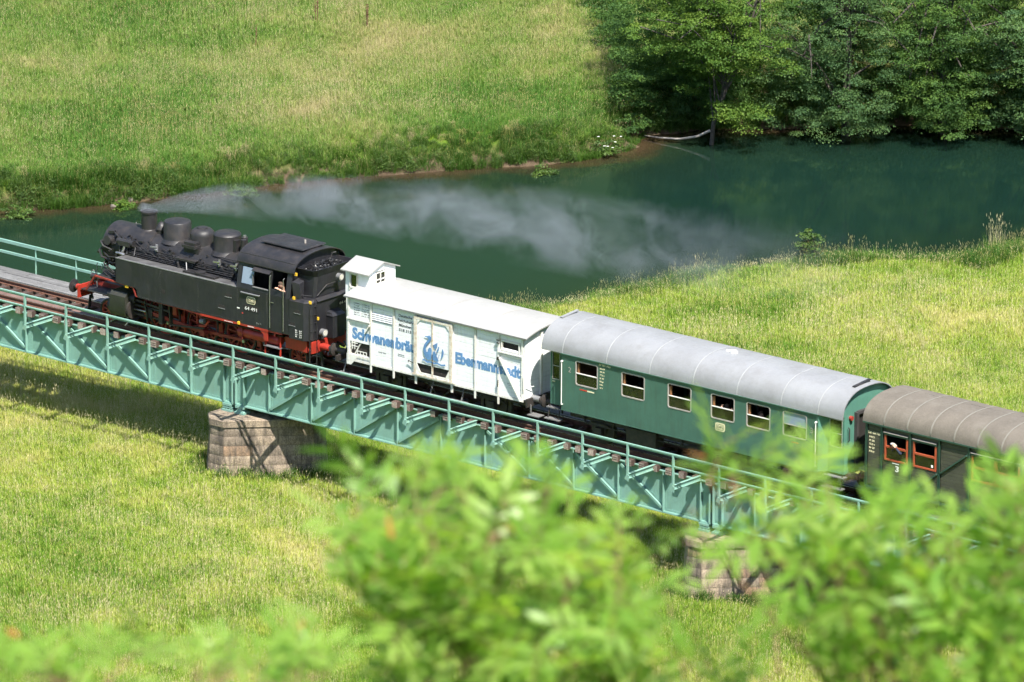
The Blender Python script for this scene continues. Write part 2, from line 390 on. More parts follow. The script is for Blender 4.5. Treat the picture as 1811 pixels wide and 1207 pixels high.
def grid_obj(name, V, F, mat, smooth=True):
    me = bpy.data.meshes.new(name)
    me.from_pydata(V.tolist(), [], F.tolist()); me.materials.append(MATS[mat])
    if smooth: me.polygons.foreach_set('use_smooth', [True] * len(me.polygons))
    ob = bpy.data.objects.new(name, me); COL.objects.link(ob); return ob

# soil / turf under the grass
mt, nt, b, out = new_mat('turf'); p = worldpos(nt)
c = ramp(nt, noise(nt, p, .12, 5, .6), [(.35, (.08, .16, .014)), (.55, (.13, .21, .02)), (.7, (.20, .25, .035))])
c = mixc(nt, 1.0, c, ramp(nt, noise(nt, p, 3.5, 5, .7), [(.3, (.55, .55, .5)), (.7, (1.1, 1.1, 1.1))]), 'MULTIPLY')
sep = nt.nodes.new('ShaderNodeSeparateXYZ'); nt.links.new(p, sep.inputs[0])
low = ramp(nt, fmath(nt, 'MULTIPLY_ADD', sep.outputs['Z'], -1.3, -5.55, clamp=True), [(.1, (0, 0, 0)), (.8, (1, 1, 1))])
mud = ramp(nt, noise(nt, p, 2.2, 5, .7), [(.3, (.055, .038, .024)), (.7, (.13, .095, .06))])
c = mixc(nt, low, c, mud)
high = ramp(nt, fmath(nt, 'MULTIPLY_ADD', sep.outputs['Z'], .05, .1, clamp=True), [(.1, (0, 0, 0)), (.4, (1, 1, 1))])
forest = ramp(nt, noise(nt, p, .05, 6, .7), [(.3, (.012, .03, .010)), (.7, (.045, .085, .022))])
c = mixc(nt, high, c, forest)
nt.links.new(c, b.inputs['Base Color']); b.inputs['Roughness'].default_value = .95; b.inputs['Specular IOR Level'].default_value = .15
bp = nt.nodes.new('ShaderNodeBump'); bp.inputs['Strength'].default_value = .6; bp.inputs['Distance'].default_value = .15
nt.links.new(noise(nt, p, 5, 5, .7), bp.inputs['Height']); nt.links.new(bp.outputs[0], b.inputs['Normal'])
g = grid_obj('meadow_ground', np.stack([X, Y, Z], -1).reshape(-1, 3), quads, 'turf')
tag(g, 'river meadow ground with banks, hillside and an unseen far slope shaped for the water reflection', kind='structure')

# water
mt, nt, b, out = new_mat('river_water'); p = worldpos(nt)
at = nt.nodes.new('ShaderNodeAttribute'); at.attribute_name = 'shore'
sh = fmath(nt, 'ADD', at.outputs['Fac'], fmath(nt, 'MULTIPLY_ADD', noise(nt, p, .45, 5, .65), .5, -.25))
c = ramp(nt, sh, [(.02, (.050, .034, .018)), (.12, (.032, .026, .013)), (.22, (.012, .024, .012)), (.42, (.007, .019, .012)), (1.0, (.006, .020, .0145))])
c = mixc(nt, 1.0, c, ramp(nt, noise(nt, p, .09, 4, .6), [(.3, (.82, .9, .9)), (.7, (1.1, 1.05, 1.05))]), 'MULTIPLY')
nt.links.new(c, b.inputs['Base Color']); b.inputs['Roughness'].default_value = .03; b.inputs['IOR'].default_value = 1.33
v1 = mapping(nt, p, (1.0, 2.4, 1), (0, 0, math.radians(-38)))
bp = nt.nodes.new('ShaderNodeBump'); bp.inputs['Strength'].default_value = .10; bp.inputs['Distance'].default_value = .02
hgt = fmath(nt, 'ADD', noise(nt, v1, 2.6, 4, .6), fmath(nt, 'MULTIPLY', noise(nt, p, .6, 3, .5), 1.4))
nt.links.new(hgt, bp.inputs['Height']); nt.links.new(bp.outputs[0], b.inputs['Normal'])
keep = (D.reshape(-1)[quads] < 1.2).any(1)
used = np.unique(quads[keep]); remap = -np.ones(nx * ny, int); remap[used] = np.arange(len(used))
WV = np.stack([X.reshape(-1)[used], Y.reshape(-1)[used], np.full(len(used), WZ)], -1)
w = grid_obj('river_water', WV, remap[quads[keep]], 'river_water')
a = w.data.attributes.new('shore', 'FLOAT', 'POINT')
a.data.foreach_set('value', np.clip(-D.reshape(-1)[used] / 6.5, 0, 1).astype(np.float32))
tag(w, 'calm dark green river water', kind='structure')

# ------------------------------------------------------------------ bridge
JX = [-13.8, 7.9, 29.6, 51.3]                       # joints between spans
PX0, PSP = -0.774, 1.9925                             # railing post raster
bridge = thing('railway_bridge', (7.9, 0, -2.2), 'turquoise riveted steel girder railway bridge carrying the train', 'bridge')
NEARPOSTS = [PX0 + PSP * k for k in range(-6, 26)]
WY = 1.0
def stiff_xs(k):
    x0, x1 = JX[k], JX[k + 1]
    off = .64 if k == 0 else .36
    return [x for x in [PX0 + PSP * j + off for j in range(-8, 28)] if x0 + .9 < x < x1 - .9]
def rivet(mb, x, y, z, s=-1, r=.016):
    d = .011 * s
    mb.add([(x - r, y, z), (x, y, z - r), (x + r, y, z), (x, y, z + r), (x, y + d, z)], [(0, 1, 4), (1, 2, 4), (2, 3, 4), (3, 0, 4)])
for k in range(3):
    for s in (-1, 1):
        y = s * WY; sk = 1.0 + 1.0 * s                # the supports are skewed, so the far girder starts further on
        x0, x1 = JX[k] + .05 + sk, JX[k + 1] - .05 + sk
        mb = MB().box(x0, x1, y - .01, y + .01, -1.78, -.36)
        gr = mb.build('girder', 'bridge_green', bridge, label='turquoise plate girder side of one span')
        MB().box(x0, x1, y - .13, y + .13, -1.82, -1.782).build('bottom_flange', 'bridge_green', gr)
        MB().box(x0, x1, y - .12, y + .12, -.358, -.32).build('top_flange', 'bridge_green_top', gr)
        mb = MB()
        for sg in (-1, 1):
            mb.box(x0, x1, min(y + sg * .012, y + sg * .024), max(y + sg * .012, y + sg * .024), -1.779, -1.68)
            mb.box(x0, x1, min(y + sg * .012, y + sg * .10), max(y + sg * .012, y + sg * .10), -1.78, -1.766)
            mb.box(x0, x1, min(y + sg * .012, y + sg * .024), max(y + sg * .012, y + sg * .024), -.46, -.361)
        mb.build('flange_angle', 'bridge_green', gr)
        rv = MB()
        if s < 0:
            for i in range(int((x1 - x0) / .125)):
                rivet(rv, x0 + .06 + i * .125, y - .0245, -1.725, -1); rivet(rv, x0 + .06 + i * .125, y - .0245, -.41, -1)
        xs = [x for x in stiff_xs(k) if x0 + .6 < x < x1 - .6]
        for i, x in enumerate(xs):
            mb = MB().box(x - .012, x + .012, min(y + s * .025, y + s * .135), max(y + s * .025, y + s * .135), -1.764, -.361)
            mb.box(x + .013, x + .085, min(y + s * .0121, y + s * .026), max(y + s * .0121, y + s * .026), -1.677, -.462)
            if i % 3 == 2:                                     # splice plate
                mb.box(x - .20, x - .014, min(y + s * .0121, y + s * .022), max(y + s * .0121, y + s * .022), -1.677, -.462)
                mb.box(x + .087, x + .24, min(y + s * .0121, y + s * .022), max(y + s * .0121, y + s * .022), -1.677, -.462)
                for r_ in range(11):
                    for dx in (-.15, -.07, .13, .20): rivet(rv, x + dx, y + s * .0222, -1.62 + r_ * .112, s)
            mb.build('stiffener', 'bridge_green', gr)
            for r_ in range(12):
                if s < 0: rivet(rv, x + .05, y + s * .0262, -1.64 + r_ * .1, s)
        # diagonals leaning away from the nearer support
        n = len(xs)
        for i in range(n - 1):
            a, c = xs[i], xs[i + 1]
            left = i < n / 2 - 1; mid = abs(i - (n - 2) / 2) < .8
            if k == 1 and mid: continue
            if k == 0 and i < n / 2 - 1: continue
            if left: p0, p1 = (a + .06, -1.66), (c - .1, -.47)
            else: p0, p1 = (c - .06, -1.66), (a + .1, -.47)
            yy = y + s * .085
            MB().bar((p0[0], yy, p0[1]), (p1[0], yy, p1[1]), .09, .075, (0, 1, 0)).build('brace', 'bridge_green', gr)
        # end posts over the bearings
        for x, sg in ((x0 + .03, 1), (x0 + .42, 1), (x1 - .03, -1), (x1 - .42, -1)):
            MB().box(x - .015, x + .015, min(y + s * .025, y + s * .15), max(y + s * .025, y + s * .15), -1.764, -.361).build('end_post', 'bridge_green', gr)
        for xc in (x0 + .22, x1 - .22):
            MB().box(xc - .17, xc + .17, min(y + s * .0245, y + s * .034), max(y + s * .0245, y + s * .034), -1.675, -.465).build('end_plate', 'bridge_green', gr)
            for r_ in range(10):
                for dx in (-.13, .13): rivet(rv, xc + dx, y + s * .0342, -1.6 + r_ * .115, s)
        if rv.v:
            q = rv.build('rivets', 'bridge_green', gr); q['kind'] = 'stuff'
        # bearings
        for xb, rock in ((x0 + .25, True), (x1 - .25, False)):
            mb = MB().box(xb - .22, xb + .22, y - .2, y + .2, -2.10, -2.03).box(xb - .2, xb + .2, y - .17, y + .17, -1.90, -1.822)
            if rock: mb.rings([[(xb - .20, y - .17, -2.03), (xb + .20, y - .17, -2.03), (xb + .20, y + .17, -2.03), (xb - .20, y + .17, -2.03)], [(xb - .05, y - .15, -1.90), (xb + .05, y - .15, -1.90), (xb + .05, y + .15, -1.90), (xb - .05, y + .15, -1.90)]])
            else:
                mb.box(xb - .2, xb + .2, y - .16, y + .16, -1.985, -1.945)
                for q_ in (-.13, 0, .13): mb.cyl((xb + q_, y - .16, -2.01), (xb + q_, y + .16, -2.01), .02, n=8)
                for q_ in (-.12, 0, .12): mb.box(xb + q_ - .045, xb + q_ + .045, y - .15, y + .15, -1.945, -1.90)
            mb.build('bearing', 'bridge_green', bridge)
    # cross frames between the girders
    for x in stiff_xs(k)[::2]:
        MB().bar((x, -.96, -1.6), (x, .96, -.5), .07, .02).bar((x, -.96, -.5), (x, .96, -1.6), .07, .02, (0, 0, 1)).box(x - .04, x + .04, -.97, .97, -1.72, -1.66).build('cross_frame', 'bridge_green', bridge)
XA, XB = JX[0] + .05, JX[3] - .05
# railings with their posts and brackets
def railing(y, posts, lab):
    s = -1 if y < 0 else 1
    mb = MB().box(XA, XB, y - .035, y + .035, .90, .945).box(XA, XB, y - s * .03 - .006, y - s * .03 + .006, .83, .90)
    mb.box(XA, XB, y - .03, y + .03, .485, .52).box(XA, XB, y - s * .025 - .006, y - s * .025 + .006, .43, .485)
    rl = mb.build('railing', 'bridge_green_top', bridge, label=lab)
    for x in posts:
        b_ = -.36 if s < 0 else -.3
        mb = MB().box(x - .035, x + .035, y - .006 + s * .035, y + .006 + s * .035, b_, .899).box(x + .022, x + .034, y - .03 , y + .028 , b_, .899)
        if s < 0: mb.prism([(x - .11, b_ + .02), (x + .08, b_ - .05), (x + .09, b_ + .16), (x - .02, b_ + .2)], 'Y', y - .055, y - .042)
        mb.build('post', 'bridge_green_top', rl)
railing(-2.6, NEARPOSTS, 'near turquoise railing with two rails')
railing(2.27, NEARPOSTS, 'far turquoise railing beside the plank walkway')
for x in NEARPOSTS:
    for s, ye in ((-1, -2.56), (1, 2.24)):
        yi = s * 1.13
        a_, b_ = min(yi, ye), max(yi, ye)
        mb = MB().box(x - .006, x + .006, a_, b_, -.31, -.172).box(x - .05, x + .05, a_, b_, -.171, -.155).box(x - .05, x + .05, a_, b_, -.328, -.312)
        mb.box(x - .09, x - .007, s * 1.9 - .15, s * 1.9 + .15, -.30, -.2)
        mb.build('bracket', 'bridge_green_top', bridge)
# walkway planks on the far side
wk = MB().box(XA, XB, 1.16, 1.22, -.153, -.10).box(XA, XB, 2.02, 2.08, -.153, -.10).build('walkway', 'sleeper_wood', bridge, label='grey weathered plank walkway beside the far rail')
pl_me = [MB().box(-1.98, 1.98, -.088, .088, -.021, .021).mesh('plank', 'grey_plank')]
for r_ in range(6):
    x = XA + 1.0 * (r_ % 3)
    while x < XB - 2:
        inst(pl_me[0], 'plank', wk, (x + 2, 1.13 + .185 * r_, -.078 + R.uniform(-.008, .008)), (R.uniform(-.02, .02), 0, R.uniform(-.003, .003)))
        x += 4.0
# track: rails, chairs, sleepers, deck plates
def rail_profile(y):
    return [(y - .065, -.155), (y + .065, -.155), (y + .065, -.143), (y + .012, -.128), (y + .012, -.05), (y + .036, -.038), (y + .036, -.006), (y + .028, 0), (y - .028, 0), (y - .036, -.006), (y - .036, -.038), (y - .012, -.05), (y - .012, -.128), (y - .065, -.143)]
mb = MB()
for s in (-1, 1):
    mb.prism(rail_profile(s * .7525), 'X', XA, XB)
track = mb.build('track', 'rail_rust', bridge, label='pair of rusty rails with bright running tops')
mb = MB()
for s in (-1, 1): mb.box(XA, XB, s * .7525 - .026, s * .7525 + .026, .0005, .003)
mb.build('running_surface', 'rail_top', track)
sl = MB(); L_ = 1.27
sl.box(-.12, .12, -L_, L_, -.11, .11); sl.mi = [1 if i in (2, 4) else 0 for i in range(6)]
for v in (-.75, .75):
    pass
sl_me = sl.mesh('sleeper', ['sleeper_wood', 'end_grain'])
sl2 = MB(); sl2.box(-.13, .13, -L_, L_, -.11, .11)
for zz in (-.03, .04):
    sl2.cur = 1; sl2.box(-.11, .11, -L_ - .004, -L_ + .01, zz - .012, zz + .012)
sl2.mi[:6] = [1 if i in (2, 4) else 0 for i in range(6)]; sl2.mi[6:] = [2] * (len(sl2.f) - 6)
sl2_me = sl2.mesh('sleeper', ['sleeper_wood', 'end_grain', 'sleeper_wood'])
x = XA + .2
while x < XB:
    inst(R.choice([sl_me, sl2_me]), 'sleeper', track, (x, R.uniform(-.035, .035), -.272), (R.uniform(-.006, .006), R.uniform(-.01, .01), R.uniform(-.012, .012)), (R.uniform(.9, 1.1), 1, 1))
    x += R.uniform(.54, .66)
ch_me = MB().box(-.09, .09, -.17, .17, -.162, -.1555).box(-.06, .06, -.12, -.075, -.155, -.12).box(-.06, .06, .075, .12, -.155, -.12).mesh('tie_plate', 'rail_rust')
for ob in [o for o in bpy.data.objects if o.name.startswith('sleeper')]:
    for s in (-1, 1): inst(ch_me, 'tie_plate', track, (ob.location.x + bridge.location.x, s * .7525, 0))
x = XA + .3
k = 0
while x < XB - 3.2:
    MB().box(x, x + 3.18, -.66, -.06, -.105, -.095).box(x, x + 3.18, -.66, -.65, -.155, -.105).box(x, x + 3.18, -.07, -.06, -.155, -.105).build('deck_plate', 'deck_plate', track)
    MB().box(x + .4, x + 3.56, -1.1, -.85, -.140, -.130).build('deck_plate', 'deck_plate_dark', track)
    x += 3.2

# ------------------------------------------------------------------ stone piers, skew to the track
def pier(cx, cy, label):
    root = thing('stone_pier', (cx, cy, GZ - .3), label, 'pier', 'stone piers under the bridge')
    e = Vector((math.cos(math.radians(45)), math.sin(math.radians(45)), 0)); n = Vector((e.y, -e.x, 0))
    def plan(f, w):
        hl, hw, nl, nw = 2.18 * f, w, 1.70 * f, .34
        return [(-hl, -nw), (-hl, nw), (-nl, hw), (nl, hw), (hl, nw), (hl, -nw), (nl, -hw), (-nl, -hw)]
    def at(q, z, grow=0):
        return Vector((cx, cy, 0)) + e * q[0] + n * q[1] + Vector((0, 0, z))
    zb, zt = GZ - .25, -2.36
    nc = 6; hs = [(zt - zb) / nc * R.uniform(.93, 1.07) for _ in range(nc)]; tot = sum(hs); hs = [h * (zt - zb) / tot for h in hs]
    def lerp(z):
        t = (z - zb) / (zt - zb); return plan(1.0 - .075 * t, .86 - .12 * t)
    core = MB().rings([[at((q[0] * .993, q[1] * .985), zb) for q in lerp(zb)], [at((q[0] * .993, q[1] * .985), zt) for q in lerp(zt)]])
    core.build('mortar_core', 'mortar', root)
    z = zb
    for c in range(nc):
        z0, z1 = z + .005, z + hs[c] - .005; z += hs[c]
        P0, P1 = lerp(z0), lerp(z1); m_ = len(P0)
        for i in range(m_):
            a0, b0, a1, b1 = [Vector((*q, 0)) for q in (P0[i], P0[(i + 1) % m_], P1[i], P1[(i + 1) % m_])]
            L = (b0 - a0).length; cnt = max(1, round(L / R.uniform(.7, 1.15)))
            cuts = [0] + sorted((j + (R.uniform(-.22, .22) if cnt > 1 else 0)) / cnt for j in range(1, cnt)) + [1]
            d = (b0 - a0).normalized(); nn = Vector((d.y, -d.x, 0))
            if nn.dot(a0) < 0: nn = -nn
            for j in range(len(cuts) - 1):
                g = .005 / L; t0, t1 = cuts[j] + g, cuts[j + 1] - g; pr = R.uniform(-.004, .010)
                o0, o1, o2, o3 = a0.lerp(b0, t0), a0.lerp(b0, t1), a1.lerp(b1, t1), a1.lerp(b1, t0)
                zz = (z0, z0, z1, z1)
                outr = [at((q + nn * (pr + R.uniform(-.004, .008))).to_2d(), h) for q, h in zip((o0, o1, o2, o3), zz)]
                cen = sum(outr, Vector()) / 4
                nw = (e * nn.x + n * nn.y)
                bulge = [q.lerp(cen, .07) + nw * .005 for q in outr]
                inr = [at((q - nn * .2).lerp(Vector((0, 0, 0)), .02).to_2d(), h) for q, h in zip((o0, o1, o2, o3), zz)]
                MB().rings([inr, outr, bulge]).build('stone', R.choice(['sandstone'] * 7 + ['sandstone_red']), root, smooth=50)
    # cap slabs
    T = plan(.96, .80)
    for a, c in ((-2.15, -.75), (-.74, .72), (.73, 2.15)):
        xs = [q for q in T]
        def clip(poly, lo, hi):
            outp = []
            for lim, sg in ((lo, 1), (hi, -1)):
                outp = []
                for i in range(len(poly)):
                    p, q = poly[i], poly[(i + 1) % len(poly)]
                    pi, qi = sg * (p[0] - lim) >= 0, sg * (q[0] - lim) >= 0
                    if pi: outp.append(p)
                    if pi != qi:
                        t = (lim - p[0]) / (q[0] - p[0]); outp.append((lim, p[1] + t * (q[1] - p[1])))
                poly = outp
            return poly
        pg = clip(T, a, c)
        MB().rings([[at(q, zt + .004) for q in pg], [at(q, -2.13) for q in pg], [at((q[0] * .985, q[1] * .95), -2.105) for q in pg]]).build('cap_stone', 'sandstone', root)
    return root
pier(8.9, -.45, 'weathered sandstone pier below the steam locomotive, standing in open grass')
pier(30.6, -.45, 'sandstone pier below the green coach, half hidden by blurred leaves')
# ------------------------------------------------------------------ steam locomotive (front buffers at X = 0, running towards -X)
loco = thing('steam_locomotive', (6.2, 0, 0), 'black steam tank locomotive with red running gear, smoking, at the head of the train', 'locomotive')
def wheel(parent, x, r, y, spokes, rim_mat, name='wheel', counter=False):
    s = -1 if y < 0 else 1
    w = MB().cyl((x, y - .01 * s, r), (x, y + .05 * s, r), .13 * (r / .75) ** .5, n=14).build(name, rim_mat, parent, smooth=40)
    ring = lambda rr, yy, n=32: [(x + rr * math.cos(2 * math.pi * k / n), yy, r + rr * math.sin(2 * math.pi * k / n)) for k in range(n)]
    MB().rings([ring(r - .02, y - .065 * s), ring(r - .0, y - .065 * s), ring(r, y + .06 * s), ring(r - .065, y + .062 * s), ring(r - .065, y - .065 * s)], False, False).build('tyre', 'under_iron' if rim_mat == 'red_dirty' else 'under_iron', w, smooth=40)
    MB().rings([ring(r - .067, y - .05 * s), ring(r - .067, y + .04 * s), ring(r - .13, y + .04 * s), ring(r - .13, y - .05 * s), ring(r - .067, y - .05 * s)], False, False).build('rim', rim_mat, w, smooth=40)
    if spokes:
        mb = MB()
        for k in range(spokes):
            a = 2 * math.pi * k / spokes + .1
            mb.bar((x + .1 * math.cos(a), y, r + .1 * math.sin(a)), (x + (r - .11) * math.cos(a), y, r + (r - .11) * math.sin(a)), .05, .05, (0, 1, 0))
        mb.build('spokes', rim_mat, w)
    else:
        MB().cyl((x, y - .02, r), (x, y + .02, r), r - .1, n=28).build('disc', rim_mat, w, smooth=40)
    if counter:
        pts = [(x + (r - .12) * math.cos(t), r + (r - .12) * math.sin(t)) for t in np.linspace(.6, 2.4, 10)] + [(x + .3 * math.cos(2.3), r + .3 * math.sin(2.3)), (x + .3 * math.cos(.7), r + .3 * math.sin(.7))]
        MB().prism(pts, 'Y', y - .03, y + .03).build('balance_weight', rim_mat, w)
    return w
DRV = (4.4, 6.2, 8.0)
for s in (-1, 1):
    for x in DRV: wheel(loco, x, .75, s * .79, 15, 'red_dirty', 'driving_wheel', True)
    for x in (1.7, 10.7): wheel(loco, x, .425, s * .79, 9, 'red_dirty', 'carrying_wheel')
for x, r in [(x, .75) for x in DRV] + [(1.7, .425), (10.7, .425)]: MB().cyl((x, -.8, r), (x, .8, r), .085, n=10).build('axle', 'under_iron', loco)
# frame plates, guard irons, brake gear
mb = MB()
for s in (-1, 1):
    mb.prism([(.75, .95), (1.2, .82), (2.2, .85), (2.9, .62), (9.4, .62), (9.9, .85), (11.7, .85), (11.7, 1.33), (.75, 1.33)], 'Y', s * .54 - .015, s * .54 + .015)
mb.box(.9, 11.6, -.52, .52, 1.0, 1.04)
fr = mb.build('frame', 'red_dirty', loco)
for s in (-1, 1):
    for x in (3.52, 5.3, 7.1, 8.9):
        MB().bar((x, s * .82, 1.25), (x + .05, s * .82, .3), .05, .09, (0, 1, 0)).box(x - .12, x + .02, s * .82 - .05, s * .82 + .05, .45, .95).build('brake_hanger', 'red_paint' if x in (7.1, 5.3) else 'red_dirty', fr)
    MB().bar((3.4, s * .7, .3), (9.2, s * .7, .3), .04, .05).build('brake_rod', 'red_dirty', fr)
# cylinders, slide bars, rods
for s in (-1, 1):
    y = s * 1.2
    cyl = MB().cyl((2.22, y - s * .08, .82), (3.1, y - s * .08, .82), .33, n=24).prism([(s * .62, .55), (s * 1.42, .55), (s * 1.49, .7), (s * 1.49, 1.3), (s * 1.36, 1.43), (s * .62, 1.43)], 'X', 2.3, 3.05).build('cylinder', 'olive_black', loco, smooth=40)
    MB().cyl((2.02, y - s * .08, 1.2), (3.3, y - s * .08, 1.2), .17, n=18).cyl((2.1, y - s * .08, .82), (2.22, y - s * .08, .82), .27, n=18).cyl((2.05, y - s * .08, .82), (2.1, y - s * .08, .82), .1, n=12).build('valve_chest', 'black_iron', cyl, smooth=40)
    MB().cyl((3.1, y - s * .08, .82), (3.16, y - s * .08, .82), .36, n=24).build('cylinder_cover', 'under_iron', cyl, smooth=40)
    MB().tube([(2.45, y + s * .1, .55), (2.4, y + s * .12, .35), (2.2, y + s * .12, .22)], .03).tube([(3.0, y + s * .1, .55), (3.05, y + s * .12, .35), (2.9, y + s * .12, .2)], .03).build('drain_cock', 'grey_metal', cyl)
    # motion
    MB().bar((3.16, y - s * .1, .98), (4.55, y - s * .1, .98), .05, .07).bar((3.16, y - s * .1, .66), (4.55, y - s * .1, .66), .05, .07).build('slide_bars', 'under_iron', loco)
    MB().box(3.75, 4.05, y - s * .1 - .06, y - s * .1 + .06, .68, .96).build('crosshead', 'under_iron', loco)
    MB().cyl((3.16, y - s * .1, .82), (3.78, y - s * .1, .82), .035, n=10).build('piston_rod', 'steel_bright', loco)
    MB().box(4.45, 4.62, min(s * .95, y + s * .05), max(s * .95, y + s * .05), .55, 1.55).build('motion_bracket', 'under_iron', loco)
    crx, crz = 6.2 + .28, .75 - .17
    MB().bar((3.9, y - s * .1, .82), (crx, y - s * .1, crz), .05, .13, (0, 0, 1)).cyl((crx, y - s * .2, crz), (crx, y + s * .02, crz), .12, n=14).build('connecting_rod', 'red_dirty', loco)
    MB().bar((4.4 + .28, y - s * .26, crz), (8.28, y - s * .26, crz), .05, .11).build('coupling_rod', 'red_dirty', loco)
    for x in DRV: MB().cyl((x + .28, s * .84, crz), (x + .28, y - s * .15, crz), .06, n=12).build('crank_pin', 'steel_bright', loco)
    MB().bar((4.95, y - s * .02, 1.35), (5.0, y - s * .02, .55), .05, .16, (0, 1, 0)).build('expansion_link', 'olive_black', loco)
    MB().bar((3.3, y - s * .02, 1.2), (5.0, y - s * .02, 1.05), .04, .07).build('radius_rod', 'under_iron', loco)
    MB().bar((5.0, y + s * .01, .6), (crx + .12, y + s * .05, crz + .2), .04, .06).build('eccentric_rod', 'under_iron', loco)
    MB().bar((3.88, y + s * .0, .5), (3.75, y + s * .0, 1.25), .04, .06, (0, 1, 0)).build('combination_lever', 'olive_black', loco)
    MB().box(5.12, 5.3, y + s * .02 - .03, y + s * .02 + .03, 1.0, 1.5).build('link_hanger', 'red_paint', loco)
    MB().box(5.15, 5.27, y + s * .065 - .006, y + s * .065 + .006, 1.44, 1.53).build('tag', 'yellow_tag', loco)
    # red bracket pieces and running board stretch below the tank
    MB().box(6.35, 6.75, y + s * .15 - .02, y + s * .15 + .02, 1.28, 1.335).box(6.35, 6.41, y + s * .15 - .02, y + s * .15 + .02, .96, 1.28).box(6.66, 6.72, y + s * .15 - .02, y + s * .15 + .02, 1.335, 1.5).build('feed_bracket', 'red_paint', loco)
    MB().bar((6.46, y + s * .13, .88), (6.72, y + s * .13, .9), .05, .07).bar((6.72, y + s * .13, .9), (6.92, y + s * .13, 1.12), .05, .07).build('feed_bracket', 'red_paint', loco)
    MB().cyl((6.5, y + s * .1, 1.06), (6.68, y + s * .1, 1.06), .1, n=12).build('pump', 'grey_metal', loco)
    MB().box(6.6, 10.45, min(s * 1.12, s * 1.36), max(s * 1.12, s * 1.36), 1.21, 1.235).build('running_board', 'black_top', loco)
    MB().lathe((8.2, s * 1.14, .99), (10.2, s * 1.14, .99), [(0, .08), (.01, .16), (.03, .2), (.97, .2), (.99, .16), (1, .08)], 18).build('air_reservoir', 'red_paint', loco, smooth=35)
    for x in (8.5, 9.6): MB().box(x - .02, x + .02, s * 1.14 - .215, s * 1.14 + .215, .785, 1.2).build('reservoir_strap', 'red_dirty', loco)
    for x in (9.62, 10.32): MB().bar((x, s * 1.36, 1.21), (x + .02, s * 1.40, .42), .03, .06, (0, 1, 0)).build('step_hanger', 'red_paint', loco)
    MB().box(9.6, 10.36, min(s * 1.26, s * 1.46), max(s * 1.26, s * 1.46), .77, .80).box(9.6, 10.36, min(s * 1.26, s * 1.46), max(s * 1.26, s * 1.46), .43, .46).build('step', 'grey_metal', loco)
    # red tank support strip and its bracket under the cab
    MB().box(6.65, 9.85, min(s * 1.44, s * 1.506), max(s * 1.44, s * 1.506), 1.33, 1.405).prism([(9.45, 1.33), (9.82, 1.33), (9.82, .98), (9.66, .98), (9.62, 1.2)], 'Y', s * 1.47 - .02, s * 1.47 + .02).build('support_strip', 'red_paint', loco)
    MB().box(9.86, 10.5, min(s * 1.40, s * 1.48), max(s * 1.40, s * 1.48), 1.33, 1.40).bar((10.1, s * 1.42, 1.33), (10.12, s * 1.42, 1.21), .06, .06).build('door_sill', 'red_dirty', loco)
    MB().box(10.5, 11.5, min(s * 1.12, s * 1.3), max(s * 1.12, s * 1.3), .83, 1.24).build('trailing_frame_cover', 'red_paint', loco)
    for q in (2.62, 3.5): pass
    # front footplate edge
    MB().bar((1.5, s * 1.36, 1.80), (3.42, s * 1.44, 1.74), .05, .055).bar((3.43, s * 1.46, 1.745), (3.56, s * 1.46, 1.45), .05, .05, (0, 1, 0)).bar((3.56, s * 1.46, 1.45), (6.66, s * 1.46, 1.37), .05, .05).build('footplate_edge', 'red_dirty', loco)
    MB().bar((1.5, s * 1.34, 1.80), (.98, s * 1.28, 1.16), .07, .05, (0, 1, 0)).build('footplate_stay', 'red_dirty', loco)
    MB().box(3.05, 3.2, s * 1.47 - .012, s * 1.47 + .012, 1.68, 1.77).build('tag', 'yellow_tag', loco)
# front footplate and buffer beam
MB().box(1.45, 3.0, -1.36, 1.36, 1.76, 1.79).build('upper_footplate', 'black_top', loco)
MB().box(.72, 2.1, -1.28, 1.28, 1.13, 1.16).build('lower_footplate', 'black_top', loco)
def buffer(parent, x, y, dirn, stock_mat, head_mat, thick=.09, r=.235):
    s = dirn
    b_ = MB().lathe((x - s * .62, y, 1.05), (x - s * .2, y, 1.05), [(0, .2), (.08, .2), (.1, .13), (1, thick + .02)], 16).build('buffer', stock_mat, parent, smooth=35)
    MB().lathe((x - s * .22, y, 1.05), (x, y, 1.05), [(0, thick), (.65, thick), (.78, r * .8), (.85, r), (.97, r), (1, r * .9)], 20).build('buffer_head', head_mat, b_, smooth=35)
bb = MB().box(.62, .68, -1.35, 1.35, .82, 1.28).build('buffer_beam', 'red_paint', loco)
for s in (-1, 1): buffer(loco, 0.0, s * .875, -1, 'red_paint', 'black_iron', r=.25)
bb2 = MB().box(11.72, 11.78, -1.35, 1.35, .85, 1.27).build('buffer_beam', 'red_paint', loco)
for s in (-1, 1): buffer(loco, 12.4, s * .875, 1, 'red_paint', 'black_iron')
for x, sg in ((.62, -1), (11.78, 1)):
    MB().bar((x, 0, 1.0), (x + sg * .35, 0, .92), .08, .08).tube([(x + sg * .1, .25, 1.0), (x + sg * .28, .27, .8), (x + sg * .2, .28, .5)], .04).tube([(x + sg * .1, -.3, 1.0), (x + sg * .28, -.3, .8), (x + sg * .2, -.3, .5)], .04).build('coupling', 'black_iron', loco)
    for s in (-1, 1): MB().bar((x - sg * .1, s * .75, .82), (x - sg * .0, s * .75, .16), .03, .12, (0, 1, 0)).build('rail_guard', 'black_iron', loco)
